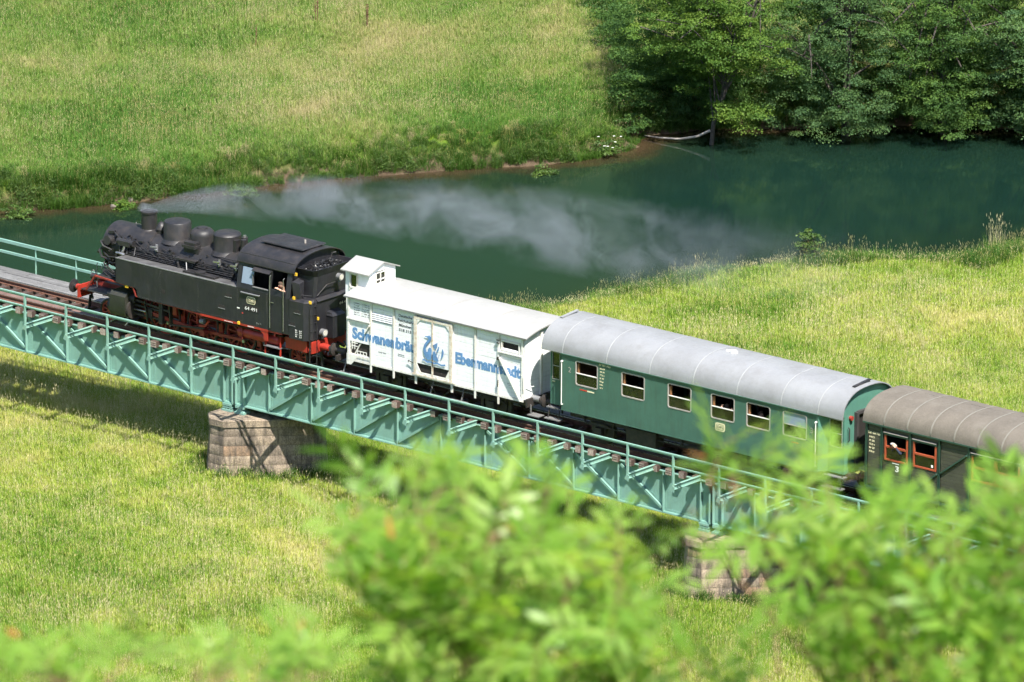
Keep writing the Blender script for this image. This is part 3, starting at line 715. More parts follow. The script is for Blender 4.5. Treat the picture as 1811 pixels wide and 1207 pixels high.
# lamps at the front
def lamp(parent, x, y, z, d, r=.11):
    l = MB().lathe((x - d * .2, y, z), (x, y, z), [(0, r * .5), (.15, r), (.9, r), (1, r * 1.1)], 16).box(x - d * .12 - .03, x - d * .12 + .03, y - .03, y + .03, z - r - .1, z - r + .02).build('headlamp', 'grey_metal' if d > 0 else 'black_iron', parent, smooth=35)
    MB().cyl((x - d * .01, y, z), (x + d * .012, y, z), r * .82, n=14).build('lens', 'lamp_glass', l, smooth=30)
for s in (-1, 1): lamp(loco, 1.0, s * .95, 1.62, -1)
lamp(loco, 1.28, 0, 3.25, -1)
for s in (-1, 1):
    MB().tube([(.9, s * .6, 1.16), (.9, s * .6, 1.95), (.95, s * .6, 2.02)], .018).tube([(1.1, s * .8, 1.16), (1.02, s * .8, 1.72), (.9, s * .8, 1.78), (.8, s * .8, 1.68)], .018).build('grab_rail', 'grey_metal', loco)
# boiler
BZ, BR = 2.70, .80
sb = MB().lathe((1.32, 0, BZ), (3.45, 0, BZ), [(0, .70), (.02, .84), (1, .84)], 40).build('smokebox', 'black_top', loco, smooth=35)
MB().lathe((1.32, 0, BZ), (1.14, 0, BZ), [(0, .72), (.35, .70), (.8, .45), (1, .12)], 32).build('smokebox_door', 'black_iron', sb, smooth=40)
MB().tube([(1.12, -.1, BZ), (1.08, .1, BZ)], .03).cyl((1.06, 0, BZ), (1.16, 0, BZ), .05, n=10).bar((1.2, .62, BZ + .3), (1.2, -.55, BZ + .3), .05, .03).bar((1.2, .62, BZ - .3), (1.2, -.55, BZ - .3), .05, .03).build('door_fittings', 'grey_metal', sb)
MB().cyl((1.75, -1.0, 3.08), (1.75, -.72, 3.05), .17, n=16).cyl((1.6, -.98, 2.85), (1.6, -.72, 2.85), .1, n=12).build('pump_head', 'black_iron', sb, smooth=35)
bl = MB().lathe((3.45, 0, BZ), (8.45, 0, BZ), [(0, .84), (.003, BR), (1, BR)], 40).build('boiler', 'black_top', loco, smooth=35)
mb = MB()
for x in (3.46, 4.75, 5.95, 7.3): mb.lathe((x, 0, BZ), (x + .06, 0, BZ), [(0, BR + .006), (1, BR + .006)], 40, False, False)
mb.build('boiler_band', 'black_iron', bl, smooth=35)
MB().box(2.0, 3.4, -.55, .55, 1.6, 2.1).build('saddle', 'black_iron', sb)
MB().box(7.0, 8.5, -.62, .62, 1.3, 2.4).build('firebox', 'black_iron', bl)
MB().lathe((2.9, 0, 3.42), (2.9, 0, 4.18), [(0, .44), (.08, .34), (.16, .285), (.9, .285), (.92, .315), (1, .315), (1, .24), (.4, .24)], 28, True, True).build('chimney', 'black_top', loco, smooth=40)
MB().lathe((3.48, 0, 3.48), (3.48, 0, 3.92), [(0, .20), (.25, .19), (.3, .21), (.55, .18), (.85, .10), (.9, .03), (1, .02)], 18).build('bell', 'black_top', loco, smooth=50)
d1 = MB().lathe((4.25, 0, 3.3), (4.25, 0, 4.09), [(0, .62), (.14, .52), (.2, .5), (.9, .5), (.96, .47), (1, .38)], 36).build('sand_dome', 'black_top', loco, smooth=35)
d2 = MB().lathe((5.44, 0, 3.3), (5.44, 0, 4.06), [(0, .56), (.15, .46), (.2, .45), (.62, .45), (.78, .42), (.92, .3), (.93, .2), (.98, .19), (1, .1)], 36).build('steam_dome', 'black_top', loco, smooth=40)
MB().box(5.15, 5.75, -.78, -.42, 3.42, 3.52).box(5.2, 5.7, -.72, -.44, 3.53, 3.62).box(5.1, 5.8, -.62, -.44, 3.2, 3.4).build('feed_valve', 'black_iron', d2)
d3 = MB().lathe((6.63, 0, 3.3), (6.63, 0, 4.1), [(0, .62), (.14, .52), (.2, .5), (.88, .5), (.95, .46), (1, .35)], 36).build('sand_dome', 'black_top', loco, smooth=35)
MB().box(6.98, 7.22, -.22, .02, 3.48, 3.9).cyl((7.35, .1, 3.45), (7.35, .1, 4.0), .12, n=14).cyl((7.5, -.12, 3.45), (7.5, -.12, 3.98), .1, n=14).build('safety_valve', 'black_iron', loco, smooth=35)
MB().cyl((7.35, .1, 4.0), (7.35, .1, 4.07), .06, n=10).build('valve_cap', 'steel_bright', loco)
# platform, steps and piping beside the boiler
MB().box(5.05, 6.0, -1.05, -.78, 3.05, 3.08).box(5.05, 6.0, -1.07, -1.04, 3.02, 3.09).build('service_step', 'black_top', loco)
MB().tube([(5.55, -1.0, 3.05), (5.8, -1.25, 2.72)], .02).build('step_stay', 'grey_metal', loco)
MB().tube([(5.2, -.95, 3.03), (5.18, -1.02, 2.9), (5.2, -1.0, 2.7)], .055).build('sand_pipe', 'black_iron', loco)
mb = MB()
for s in (-1, 1):
    for i, (z, yy) in enumerate(((3.02, .80), (2.93, .86), (2.86, .90), (2.80, .94), (2.76, 1.0))):
        mb.tube([(2.0 + .1 * i, s * yy, z)] + [(x, s * (yy + R.uniform(-.012, .012)), z + R.uniform(-.015, .015)) for x in np.arange(2.8, 8.3, .7)], .022 - .002 * i, 6)
mb.build('pipework', 'black_iron', loco)
mb = MB()
for s in (-1, 1):
    for x0, z0 in ((2.1, 3.2), (2.45, 3.1), (1.75, 3.3)):
        mb.tube([(x0, s * .62, z0 + .05), (x0 + .3, s * .8, z0), (x0 + .55, s * .86, z0 - .1), (x0 + .6, s * 1.0, 2.74)], .026)
    mb.tube([(1.5, s * .8, 3.05), (1.45, s * .98, 3.0), (1.6, s * 1.02, 2.85), (1.95, s * .95, 2.75)], .04)
    mb.tube([(1.4, s * .85, 2.75), (1.38, s * 1.0, 2.65), (1.55, s * 1.05, 2.45), (1.9, s * 1.0, 2.4)], .04)
    mb.box(2.3, 2.85, s * .93 - .1, s * .93 + .1, 3.02, 3.2)
    mb.cyl((2.2, s * .9, 3.14), (2.95, s * .9, 3.14), .11, n=12)
mb.build('pipes', 'black_iron', loco)
MB().cyl((2.6, -.98, 3.02), (2.5, -1.04, 2.72), .05, n=10).tube([(2.3, -1.1, 2.75), (2.5, -1.15, 2.78), (2.7, -1.1, 2.74)], .05).build('bright_pipe', 'steel_bright', loco)
for x in (3.95, 6.95, 7.75):
    MB().tube([(x, -.75, 3.02), (x, -.88, 3.16), (x + .15, -.92, 3.12)], .04).cyl((x + .05, -.84, 3.05), (x + .05, -.84, 3.3), .05, n=10).bar((x - .2, -.9, 3.2), (x + .1, -.9, 3.22), .05, .05).build('injector_valve', 'steel_bright' if x > 6.9 else 'grey_metal', loco)
MB().tube([(6.9, -.72, 3.18), (7.6, -.78, 3.2), (8.4, -.8, 3.22)], .022).tube([(6.9, -.62, 3.32), (7.6, -.66, 3.34), (8.4, -.68, 3.34)], .022).build('pipework', 'black_iron', loco)
MB().cyl((8.15, -.80, 3.02), (8.15, -.86, 3.04), .05, n=12).build('washout_plug', 'grey_metal', bl)
# side tanks
for s in (-1, 1):
    y0, y1 = sorted((s * .98, s * 1.5))
    tk = MB().prism([(2.62, 1.80), (3.55, 1.76), (3.62, 1.70), (3.66, 1.47), (3.75, 1.42), (8.36, 1.41), (8.36, 2.70), (2.62, 2.70)], 'Y', s * .98, s * 1.5).build('side_tank', 'black_paint', loco, label='long black water tank along the boiler')
    MB().box(2.62, 8.34, y0 + .01, y1 - .01, 2.703, 2.712).build('tank_lid', 'tank_top_grey', tk)
    MB().box(2.62, 8.36, min(s * 1.46, s * 1.512), max(s * 1.46, s * 1.512), 2.69, 2.722).build('tank_rim', 'grey_metal', tk)
    MB().box(5.7, 7.2, min(s * 1.06, s * 1.36), max(s * 1.06, s * 1.36), 2.73, 2.78).cyl((6.4, s * 1.2, 2.78), (6.4, s * 1.2, 2.83), .2, n=18).build('filler_lid', 'black_top', tk, smooth=30)
    MB().cyl((4.9, s * 1.499, 1.87), (4.9, s * 1.506, 1.87), .085, n=18).build('inspection_hole', 'interior_dark', tk)
    for x, z in ((7.99, 2.32), (7.68, 1.85)):
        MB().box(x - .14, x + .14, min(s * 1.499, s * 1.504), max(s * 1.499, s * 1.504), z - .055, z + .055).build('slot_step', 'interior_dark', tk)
        MB().box(x - .16, x + .16, min(s * 1.499, s * 1.52), max(s * 1.499, s * 1.52), z - .075, z - .056).build('slot_lip', 'grey_metal', tk)
# cab: tumblehome sides with openings
cab = MB()
def ys(z): return 1.5 if z < 2.72 else 1.5 - (z - 2.72) * .19
def panel(mb, s, x0, x1, z0, z1, t=.03):
    a, c = ys(z0), ys(z1)
    mb.rings([[(x0, s * a, z0), (x1, s * a, z0), (x1, s * c, z1), (x0, s * c, z1)], [(x0, s * (a - t), z0), (x1, s * (a - t), z0), (x1, s * (c - t), z1), (x0, s * (c - t), z1)]])
for s in (-1, 1):
    cab_s = MB()
    panel(cab_s, s, 8.362, 9.86, 1.405, 2.72); panel(cab_s, s, 8.362, 8.56, 2.721, 3.62); panel(cab_s, s, 8.561, 9.1, 2.721, 2.88); panel(cab_s, s, 8.561, 9.1, 3.5, 3.62)
    panel(cab_s, s, 9.101, 9.14, 2.721, 3.62); panel(cab_s, s, 9.141, 9.86, 2.721, 2.86); panel(cab_s, s, 9.141, 9.86, 3.5, 3.62); panel(cab_s, s, 9.861, 9.96, 2.721, 3.62)
    panel(cab_s, s, 10.6, 10.82, 1.405, 2.72); panel(cab_s, s, 10.64, 10.86, 2.721, 3.62)
    side = cab_s.build('cab_side', 'black_paint', loco)
    dr = MB(); panel(dr, s, 9.865, 10.595, 1.405, 2.72, .025); panel(dr, s, 9.965, 10.6, 2.722, 2.93, .025)
    dr = dr.build('cab_door', 'black_paint', loco)
    MB().bar((10.0, s * 1.52, 2.45), (10.13, s * 1.52, 2.45), .02, .025).build('handle', 'steel_bright', dr)
    g_ = MB(); panel(g_, s, 8.575, 9.09, 2.9, 3.48, .012); g_.build('window_pane', 'glass_blue_reflect', side)
    hd = MB().rings([[(9.1, s * 1.34, 3.56), (9.93, s * 1.34, 3.56), (9.93, s * 1.52, 3.44), (9.1, s * 1.52, 3.44)], [(9.1, s * 1.34, 3.58), (9.93, s * 1.34, 3.58), (9.93, s * 1.53, 3.455), (9.1, s * 1.53, 3.455)]])
    hd.bar((9.92, s * 1.40, 3.55), (9.92, s * 1.47, 2.86), .02, .12, (1, 0, 0)).build('window_hood', 'black_top', side)
    MB().box(9.1, 9.12, min(s * 1.44, s * 1.47), max(s * 1.44, s * 1.47), 2.9, 3.3).box(9.13, 9.86, min(s * 1.44, s * 1.52), max(s * 1.44, s * 1.52), 2.842, 2.862).build('window_ledge', 'grey_metal', side)
    for x in (9.97, 10.6):
        MB().tube([(x, s * 1.47, 3.42), (x, s * 1.535, 3.4), (x, s * 1.545, 2.5), (x, s * 1.545, 1.5)], .014).build('handrail', 'steel_bright', loco)
    MB().tube([(8.62, s * 1.5, 2.58), (8.62, s * 1.55, 2.58), (9.45, s * 1.55, 2.58), (9.45, s * 1.5, 2.58)], .025).build('grab_rail', 'grey_metal', loco)
# cab front, rear, floor and roof
def roofpts(n=14, w=1.38, z0=3.62, z1=4.24):
    pts = []
    for k in range(n + 1):
        t = -1 + 2 * k / n
        pts.append((w * math.sin(t * math.pi / 2) , z0 + (z1 - z0) * (math.cos(t * math.pi / 2) ** .8 if abs(t) < 1 else 0)))
    return pts
rp = roofpts()
MB().prism([(-1.46, 2.72), (1.46, 2.72), (1.31, 3.6)] + [(q[0] * .95, q[1] - .03) for q in rp[::-1][1:-1]] + [(-1.31, 3.6)], 'X', 8.37, 8.40).build('cab_front', 'black_paint', loco)
MB().prism([(-1.46, 1.42), (1.46, 1.42), (1.46, 2.72), (1.31, 3.6)] + [(q[0] * .95, q[1] - .03) for q in rp[::-1][1:-1]] + [(-1.31, 3.6), (-1.46, 2.72)], 'X', 10.78, 10.81).build('cab_rear', 'black_paint', loco)
MB().box(8.4, 10.78, -1.44, 1.44, 1.42, 1.46).build('cab_floor', 'under_iron', loco)
MB().box(8.41, 8.6, -.7, .7, 1.47, 3.3).build('backhead', 'black_iron', loco)
rf = MB().rings([[(x, q[0], q[1]) for q in rp] + [(x, q[0] * .98, q[1] - .03) for q in rp[::-1]] for x in (8.30, 10.98)]).build('cab_roof', 'black_top', loco, smooth=40)
MB().bar((8.31, -1.25, 3.93), (10.97, -1.25, 3.93), .012, .03).bar((8.31, -1.39, 3.64), (10.97, -1.39, 3.64), .02, .03).build('roof_gutter', 'black_iron', rf)
MB().rings([[(8.85, -.52, 4.12), (10.62, -.52, 4.12), (10.62, .52, 4.12), (8.85, .52, 4.12)], [(8.85, -.52, 4.27), (10.62, -.52, 4.27), (10.62, .52, 4.27), (8.85, .52, 4.27)]]).build('roof_ventilator', 'black_iron', rf)
MB().rings([[(8.75, -.64, 4.275), (10.72, -.64, 4.275), (10.72, .64, 4.275), (8.75, .64, 4.275)], [(8.78, -.62, 4.31), (10.69, -.62, 4.31), (10.69, .62, 4.31), (8.78, .62, 4.31)]]).build('ventilator_lid', 'black_top', rf)
MB().cyl((10.2, .1, 4.31), (10.2, .1, 4.43), .035, n=10).build('whistle', 'dead_wood', rf)
# bunker
bk = MB().rings([[(10.83, -1.5, 1.30), (11.5, -1.5, 1.30), (11.74, -1.26, 1.30), (11.74, 1.26, 1.30), (11.5, 1.5, 1.30), (10.83, 1.5, 1.30)], [(10.83, -1.5, 2.68), (11.5, -1.5, 2.68), (11.74, -1.26, 2.68), (11.74, 1.26, 2.68), (11.5, 1.5, 2.68), (10.83, 1.5, 2.68)], [(10.83, -1.34, 2.76), (11.45, -1.34, 2.76), (11.7, -1.15, 2.76), (11.7, 1.15, 2.76), (11.45, 1.34, 2.76), (10.83, 1.34, 2.76)]]).build('bunker', 'black_paint', loco, label='black coal bunker behind the cab')
up = MB().rings([[(10.84, -1.06, 2.70), (11.52, -1.02, 2.70), (11.60, -.94, 2.70), (11.60, .94, 2.70), (11.52, 1.02, 2.70), (10.84, 1.06, 2.70)], [(10.84, -1.0, 3.55), (11.55, -.98, 3.55), (11.64, -.9, 3.55), (11.64, .9, 3.55), (11.55, .98, 3.55), (10.84, 1.0, 3.55)], [(10.84, -1.12, 3.78), (11.6, -1.12, 3.80), (11.74, -1.0, 3.82), (11.74, 1.0, 3.82), (11.6, 1.12, 3.80), (10.84, 1.12, 3.78)], [(10.86, -1.08, 3.78), (11.58, -1.08, 3.80), (11.70, -.97, 3.82), (11.70, .97, 3.82), (11.58, 1.08, 3.80), (10.86, 1.08, 3.78)], [(10.88, -.96, 3.5), (11.52, -.94, 3.5), (11.6, -.88, 3.5), (11.6, .88, 3.5), (11.52, .94, 3.5), (10.88, .96, 3.5)]]).build('bunker_top', 'black_paint', bk)
cb = MB()
for k in range(260):
    x, y = R.uniform(10.92, 11.55), R.uniform(-.9, .9); r_ = R.uniform(.035, .09); z = 3.6 + .22 * (1 - (y / .95) ** 2) * (1 - ((x - 11.2) / .5) ** 2) + R.uniform(-.04, .05)
    vs = [Vector((x, y, z)) + Vector((R.gauss(0, 1), R.gauss(0, 1), R.gauss(0, 1))).normalized() * r_ * R.uniform(.7, 1.1) for _ in range(6)]
    cb.add(vs, [(0, 1, 2), (0, 2, 3), (0, 3, 1), (4, 1, 2), (4, 2, 3), (5, 3, 1), (5, 0, 4)])
cb.add([(10.9, -.94, 3.62), (11.58, -.92, 3.62), (11.58, .92, 3.62), (10.9, .94, 3.62)], [(0, 1, 2, 3)])
q = cb.build('coal', 'coal', bk, label='heap of coal in the bunker'); q['kind'] = 'stuff'
MB().prism([(10.9, -.0), (11.3, 0)], 'Z', 0, 0) if False else None
MB().rings([[(10.95, -1.40, 2.76), (11.25, -1.36, 2.76), (11.25, -1.2, 2.76), (10.95, -1.2, 2.76)], [(10.92, -1.44, 3.35), (11.2, -1.36, 3.3), (11.2, -1.1, 3.36), (10.92, -1.1, 3.42)]]).build('cab_screen', 'black_paint', bk)
MB().tube([(11.25, -1.3, 2.9), (11.6, -1.18, 2.9)], .02).tube([(11.62, -.9, 2.85), (11.72, -.5, 3.2), (11.75, 0, 3.22)], .02).tube([(11.0, .55, 3.78), (11.0, .62, 4.0), (11.1, .72, 4.02)], .025).build('handrail', 'black_iron', bk)
MB().rings([[(11.62, -1.05, 2.64), (11.66, -1.05, 2.64), (11.66, 1.05, 2.64), (11.62, 1.05, 2.64)], [(11.76, -1.05, 2.72), (11.8, -1.05, 2.70), (11.8, 1.05, 2.70), (11.76, 1.05, 2.72)], [(11.66, -1.05, 2.80), (11.68, -1.05, 2.80), (11.68, 1.05, 2.80), (11.66, 1.05, 2.80)]]).build('rear_ledge', 'black_top', bk)
for x, z in ((11.22, 2.33), (10.92 + .06, 1.84)):
    for s in (-1, 1):
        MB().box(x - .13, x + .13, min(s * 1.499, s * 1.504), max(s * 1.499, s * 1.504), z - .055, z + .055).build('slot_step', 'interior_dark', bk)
        MB().box(x - .15, x + .15, min(s * 1.499, s * 1.52), max(s * 1.499, s * 1.52), z - .075, z - .056).build('slot_lip', 'grey_metal', bk)
for s in (-1, 1):
    mb = MB().bar((11.68, s * 1.36, .35), (11.68, s * 1.36, 2.6), .03, .03).bar((11.78, s * 1.1, .35), (11.78, s * 1.1, 2.6), .03, .03)
    for z in np.arange(.45, 2.6, .3): mb.bar((11.68, s * 1.36, z), (11.78, s * 1.1, z), .03, .02)
    mb.build('ladder', 'black_iron', loco)
    lamp(loco, 12.02, s * .92, 1.58, 1, .13)
lamp(loco, 11.98, 0, 3.42, 1, .12)
MB().box(11.745, 12.05, -.55, .1, 1.3, 2.1).rings([[(11.745, -.57, 2.1), (12.07, -.57, 2.1), (12.07, .12, 2.1), (11.745, .12, 2.1)], [(11.745, -.57, 2.25), (11.95, -.5, 2.2), (11.95, .05, 2.2), (11.745, .12, 2.25)]]).build('tool_box', 'black_paint', loco)
MB().bar((11.85, .75, 1.35), (11.95, .25, 2.9), .03, .03).build('fire_iron', 'grey_metal', loco)
MB().bar((11.8, .1, 1.24), (11.8, 1.2, 1.24), .02, .05).build('beam_edge', 'red_paint', loco)
MB().box(11.742, 11.752, .1, .75, 2.3, 2.5).build('number_plate', 'interior_dark', bk)
text('64 491', .15, 2.34, 11.754, .1, bk, 'cream', .5, 'number', y_is_x=True)
for pos in ((8.45, -1.503, 1.36), (10.92, -1.25, 3.55), (11.62, -1.3, 2.66), (11.76, -1.05, 2.05), (10.95, -1.4, 2.72)):
    MB().box(pos[0], pos[0] + .09, pos[1] - .05, pos[1], pos[2], pos[2] + .1).build('tag', 'yellow_tag', loco)
# number plate, emblem and lettering on the cab side
pl = MB().box(8.72, 9.40, -1.512, -1.501, 1.93, 2.13).build('number_plate', 'interior_dark', loco)
text('64 491', 8.77, 1.96, -1.5145, .13, pl, 'letter_white', .56, 'number')
def rounded(x0, x1, z0, z1, r, n=4):
    pts = []
    for cx, cz, a in ((x1 - r, z1 - r, 0), (x0 + r, z1 - r, 90), (x0 + r, z0 + r, 180), (x1 - r, z0 + r, 270)):
        for k in range(n + 1):
            t = math.radians(a + 90 * k / n); pts.append((cx + r * math.cos(t), cz + r * math.sin(t)))
    return pts
em = MB().prism(rounded(8.86, 9.26, 2.20, 2.46, .07), 'Y', -1.501, -1.510).build('emblem', 'cream', loco)
MB().prism(rounded(8.885, 9.235, 2.222, 2.438, .055), 'Y', -1.5105, -1.513).build('emblem_field', 'black_paint', em)
MB().prism(rounded(8.925, 9.195, 2.25, 2.41, .04), 'Y', -1.5135, -1.515).build('emblem_inner', 'cream', em)
MB().prism(rounded(8.94, 9.18, 2.262, 2.398, .03), 'Y', -1.5155, -1.517).build('emblem_field', 'black_paint', em)
text('DB', 8.965, 2.285, -1.519, .09, em, 'cream', .19, 'lettering', bold=.01)
MB().box(8.40, 8.52, -1.506, -1.501, 1.93, 1.975).build('label_plate', 'letter_white', loco)
MB().box(8.63, 8.68, -1.506, -1.501, 1.78, 1.83).build('red_mark', 'letter_red', loco)
text('Bw Fr', 9.3, 1.52, -1.5035, .06, loco, 'grey_metal', .25)
for k in range(4):
    text(('Br', 'P', 'G', 'R')[k], 11.12, 1.62 - k * .075, -1.5035, .05, loco, 'letter_white', .09)
    text(('64', '491', '14 t', '22')[k], 11.3, 1.62 - k * .075, -1.5035, .05, loco, 'letter_white', .12)
for a, c in ((7.8, 8.2), (8.9, 9.2)):
    text('0000000' if a > 8 else 'Untersuchung', a, 1.35, -1.509, .04, loco, 'letter_white', c - a)

# small boiler fittings, handrail and brackets too small to single out
ft = MB(); rf_ = random.Random(9)
for s in (-1, 1):
    ft.tube([(1.6, s * .88, 2.98)] + [(x, s * .86, 2.98) for x in np.arange(2.4, 8.3, 1.2)], .016)
    for x in np.arange(2.2, 8.2, .62): ft.bar((x, s * .78, 2.96), (x, s * .88, 2.98), .03, .03)
    for k in range(46):
        x = rf_.uniform(1.5, 8.2); a = rf_.uniform(.12, .75); rr_ = .84 + rf_.uniform(.0, .09); y, z = rr_ * math.cos(a), 2.70 + rr_ * math.sin(a)
        if rf_.random() < .5: ft.cyl((x, s * y * .92, z - .02), (x, s * (y + .03), z + .03), rf_.uniform(.018, .05), n=7)
        else: ft.box(x, x + rf_.uniform(.04, .2), s * y - .03, s * y + .03, z - .03, z + rf_.uniform(.02, .08))
    for k in range(16):
        x = rf_.uniform(1.45, 7.5); z0 = rf_.uniform(2.9, 3.35); y0 = math.sqrt(max(.01, .86 ** 2 - (z0 - 2.7) ** 2)); L = rf_.uniform(.3, 1.1)
        ft.tube([(x, s * y0, z0), (x + L * .4, s * (y0 + .06), z0 - rf_.uniform(0, .1)), (x + L, s * (y0 + .1), max(2.76, z0 - rf_.uniform(.1, .4)))], rf_.uniform(.012, .022), 5)
    for k in range(24):
        x = rf_.uniform(1.2, 2.5); a = rf_.uniform(-.9, .9); ft.cyl((x, s * .84 * math.cos(a) * .98, 2.7 + .84 * math.sin(a)), (x, s * .93 * math.cos(a), 2.7 + .93 * math.sin(a)), rf_.uniform(.02, .055), n=7)
    for k in range(9):
        z0 = rf_.uniform(1.85, 2.7); ft.tube([(1.3 + rf_.uniform(0, .5), s * .9, z0), (1.6 + rf_.uniform(0, .5), s * 1.05, z0 - .1), (2.3, s * rf_.uniform(.95, 1.2), z0 - rf_.uniform(0, .5))], rf_.uniform(.015, .03), 5)
q = ft.build('boiler_fittings', 'black_iron', loco); q['kind'] = 'stuff'
rv = MB()
for z in (1.47, 2.63):
    for x in np.arange(3.8, 8.3, .1): rivet(rv, x, -1.5008, z, -1, .011)
for x in (4.75, 6.55):
    for z in np.arange(1.5, 2.65, .1): rivet(rv, x, -1.5008, z, -1, .011)
for x in (8.42, 9.8):
    for z in np.arange(1.5, 2.7, .1): rivet(rv, x, -1.5008, z, -1, .011)
q = rv.build('rivets', 'black_paint', loco); q['kind'] = 'stuff'
# ------------------------------------------------------------------ white covered wagon with brakeman's cab
wag = thing('freight_wagon', (17.4, 0, 0), 'white wooden covered wagon with blue swan and brakeman cab, behind the locomotive', 'wagon')
WX0, WX1, WYS = 13.42, 21.45, 1.36
MB().box(WX0 - .05, WX1 + .05, -1.3, 1.3, .98, 1.06).build('floor', 'under_iron', wag)
MB().box(WX0 - .05, WX1 + .05, -1.08, -.98, .78, .979).box(WX0 - .05, WX1 + .05, .98, 1.08, .78, .979).box(WX0 - .6, WX0 - .5, -1.3, 1.3, .8, 1.0).box(WX1 + .05, WX1 + .13, -1.3, 1.3, .8, 1.1).build('underframe', 'under_iron', wag)
for s in (-1, 1):
    buffer(wag, 12.42, s * .875, -1, 'under_iron', 'under_iron'); buffer(wag, 22.02, s * .875, 1, 'grey_metal', 'under_iron')
def road_wheel(parent, x, s, r=.5):
    w = MB().lathe((x, s * .72, r), (x, s * .86, r), [(0, r + .028), (.12, r + .028), (.15, r), (.95, r - .005), (1, r - .04)], 28).build('wheel', 'under_iron', parent, smooth=35)
    MB().lathe((x, s * .861, r), (x, s * .9, r), [(0, r - .07), (.3, .25), (1, .12)], 20).build('wheel_disc', 'under_iron', w, smooth=35)
def axle_guard(parent, x, s, zt=.9):
    a = MB().prism([(x - .42, zt), (x + .42, zt), (x + .17, .38), (x - .17, .38)], 'Y', s * .97, s * .99).box(x - .15, x + .15, min(s * .98, s * 1.16), max(s * .98, s * 1.16), .36, .64).build('axle_guard', 'under_iron', parent)
    mb = MB()
    for k in range(6): mb.bar((x - .62 + .06 * k, s * 1.08, .72 + .022 * k - .03), (x + .62 - .06 * k, s * 1.08, .72 + .022 * k - .03), .08, .018)
    mb.bar((x - .6, s * 1.08, .72), (x - .66, s * 1.08, .9), .05, .04, (0, 1, 0)).bar((x + .6, s * 1.08, .72), (x + .66, s * 1.08, .9), .05, .04, (0, 1, 0))
    mb.build('leaf_spring', 'under_iron', a)
for x in (15.0, 19.8):
    for s in (-1, 1): road_wheel(wag, x, s); axle_guard(wag, x, s)
    MB().cyl((x, -.8, .5), (x, .8, .5), .08, n=10).build('axle', 'under_iron', wag)
    for s in (-1, 1):
        MB().box(x - .68, x - .56, s * .79 - .06, s * .79 + .06, .25, .75).box(x + .56, x + .68, s * .79 - .06, s * .79 + .06, .25, .75).build('brake_block', 'under_iron', wag)
MB().bar((15.6, -.3, .5), (19.2, -.3, .5), .05, .05).bar((16.6, -1.0, .9), (17.3, -1.0, .35), .04, .04).bar((18.2, -1.0, .9), (17.5, -1.0, .35), .04, .04).cyl((17.2, .2, .6), (18.1, .2, .6), .2, n=16).build('brake_rigging', 'under_iron', wag)
# wall planks bay by bay
POSTS = [13.5, 14.53, 15.58, 16.6, 18.24, 19.29, 20.34, 21.41]
NPL, PZ0, PZ1 = 14, 1.07, 3.24
ph = (PZ1 - PZ0) / NPL
plank_cache = {}
def plank(parent, x0, x1, z0, z1, y, s, t=.03, mat='white_paint'):
    key = (round(x1 - x0, 2), round(z1 - z0, 3), mat)
    if key not in plank_cache:
        L, h = x1 - x0, z1 - z0
        plank_cache[key] = MB().rings([[(-L / 2, .03, -h / 2), (L / 2, .03, -h / 2), (L / 2, .03, h / 2), (-L / 2, .03, h / 2)], [(-L / 2, .004, -h / 2), (L / 2, .004, -h / 2), (L / 2, .004, h / 2), (-L / 2, .004, h / 2)], [(-L / 2, 0, -h / 2 + .006), (L / 2, 0, -h / 2 + .006), (L / 2, 0, h / 2 - .006), (-L / 2, 0, h / 2 - .006)]]).mesh('plank', mat)
    return inst(plank_cache[key], 'plank', parent, ((x0 + x1) / 2, y + R.uniform(-.002, .002), (z0 + z1) / 2), (0, 0, 0 if s < 0 else math.pi))
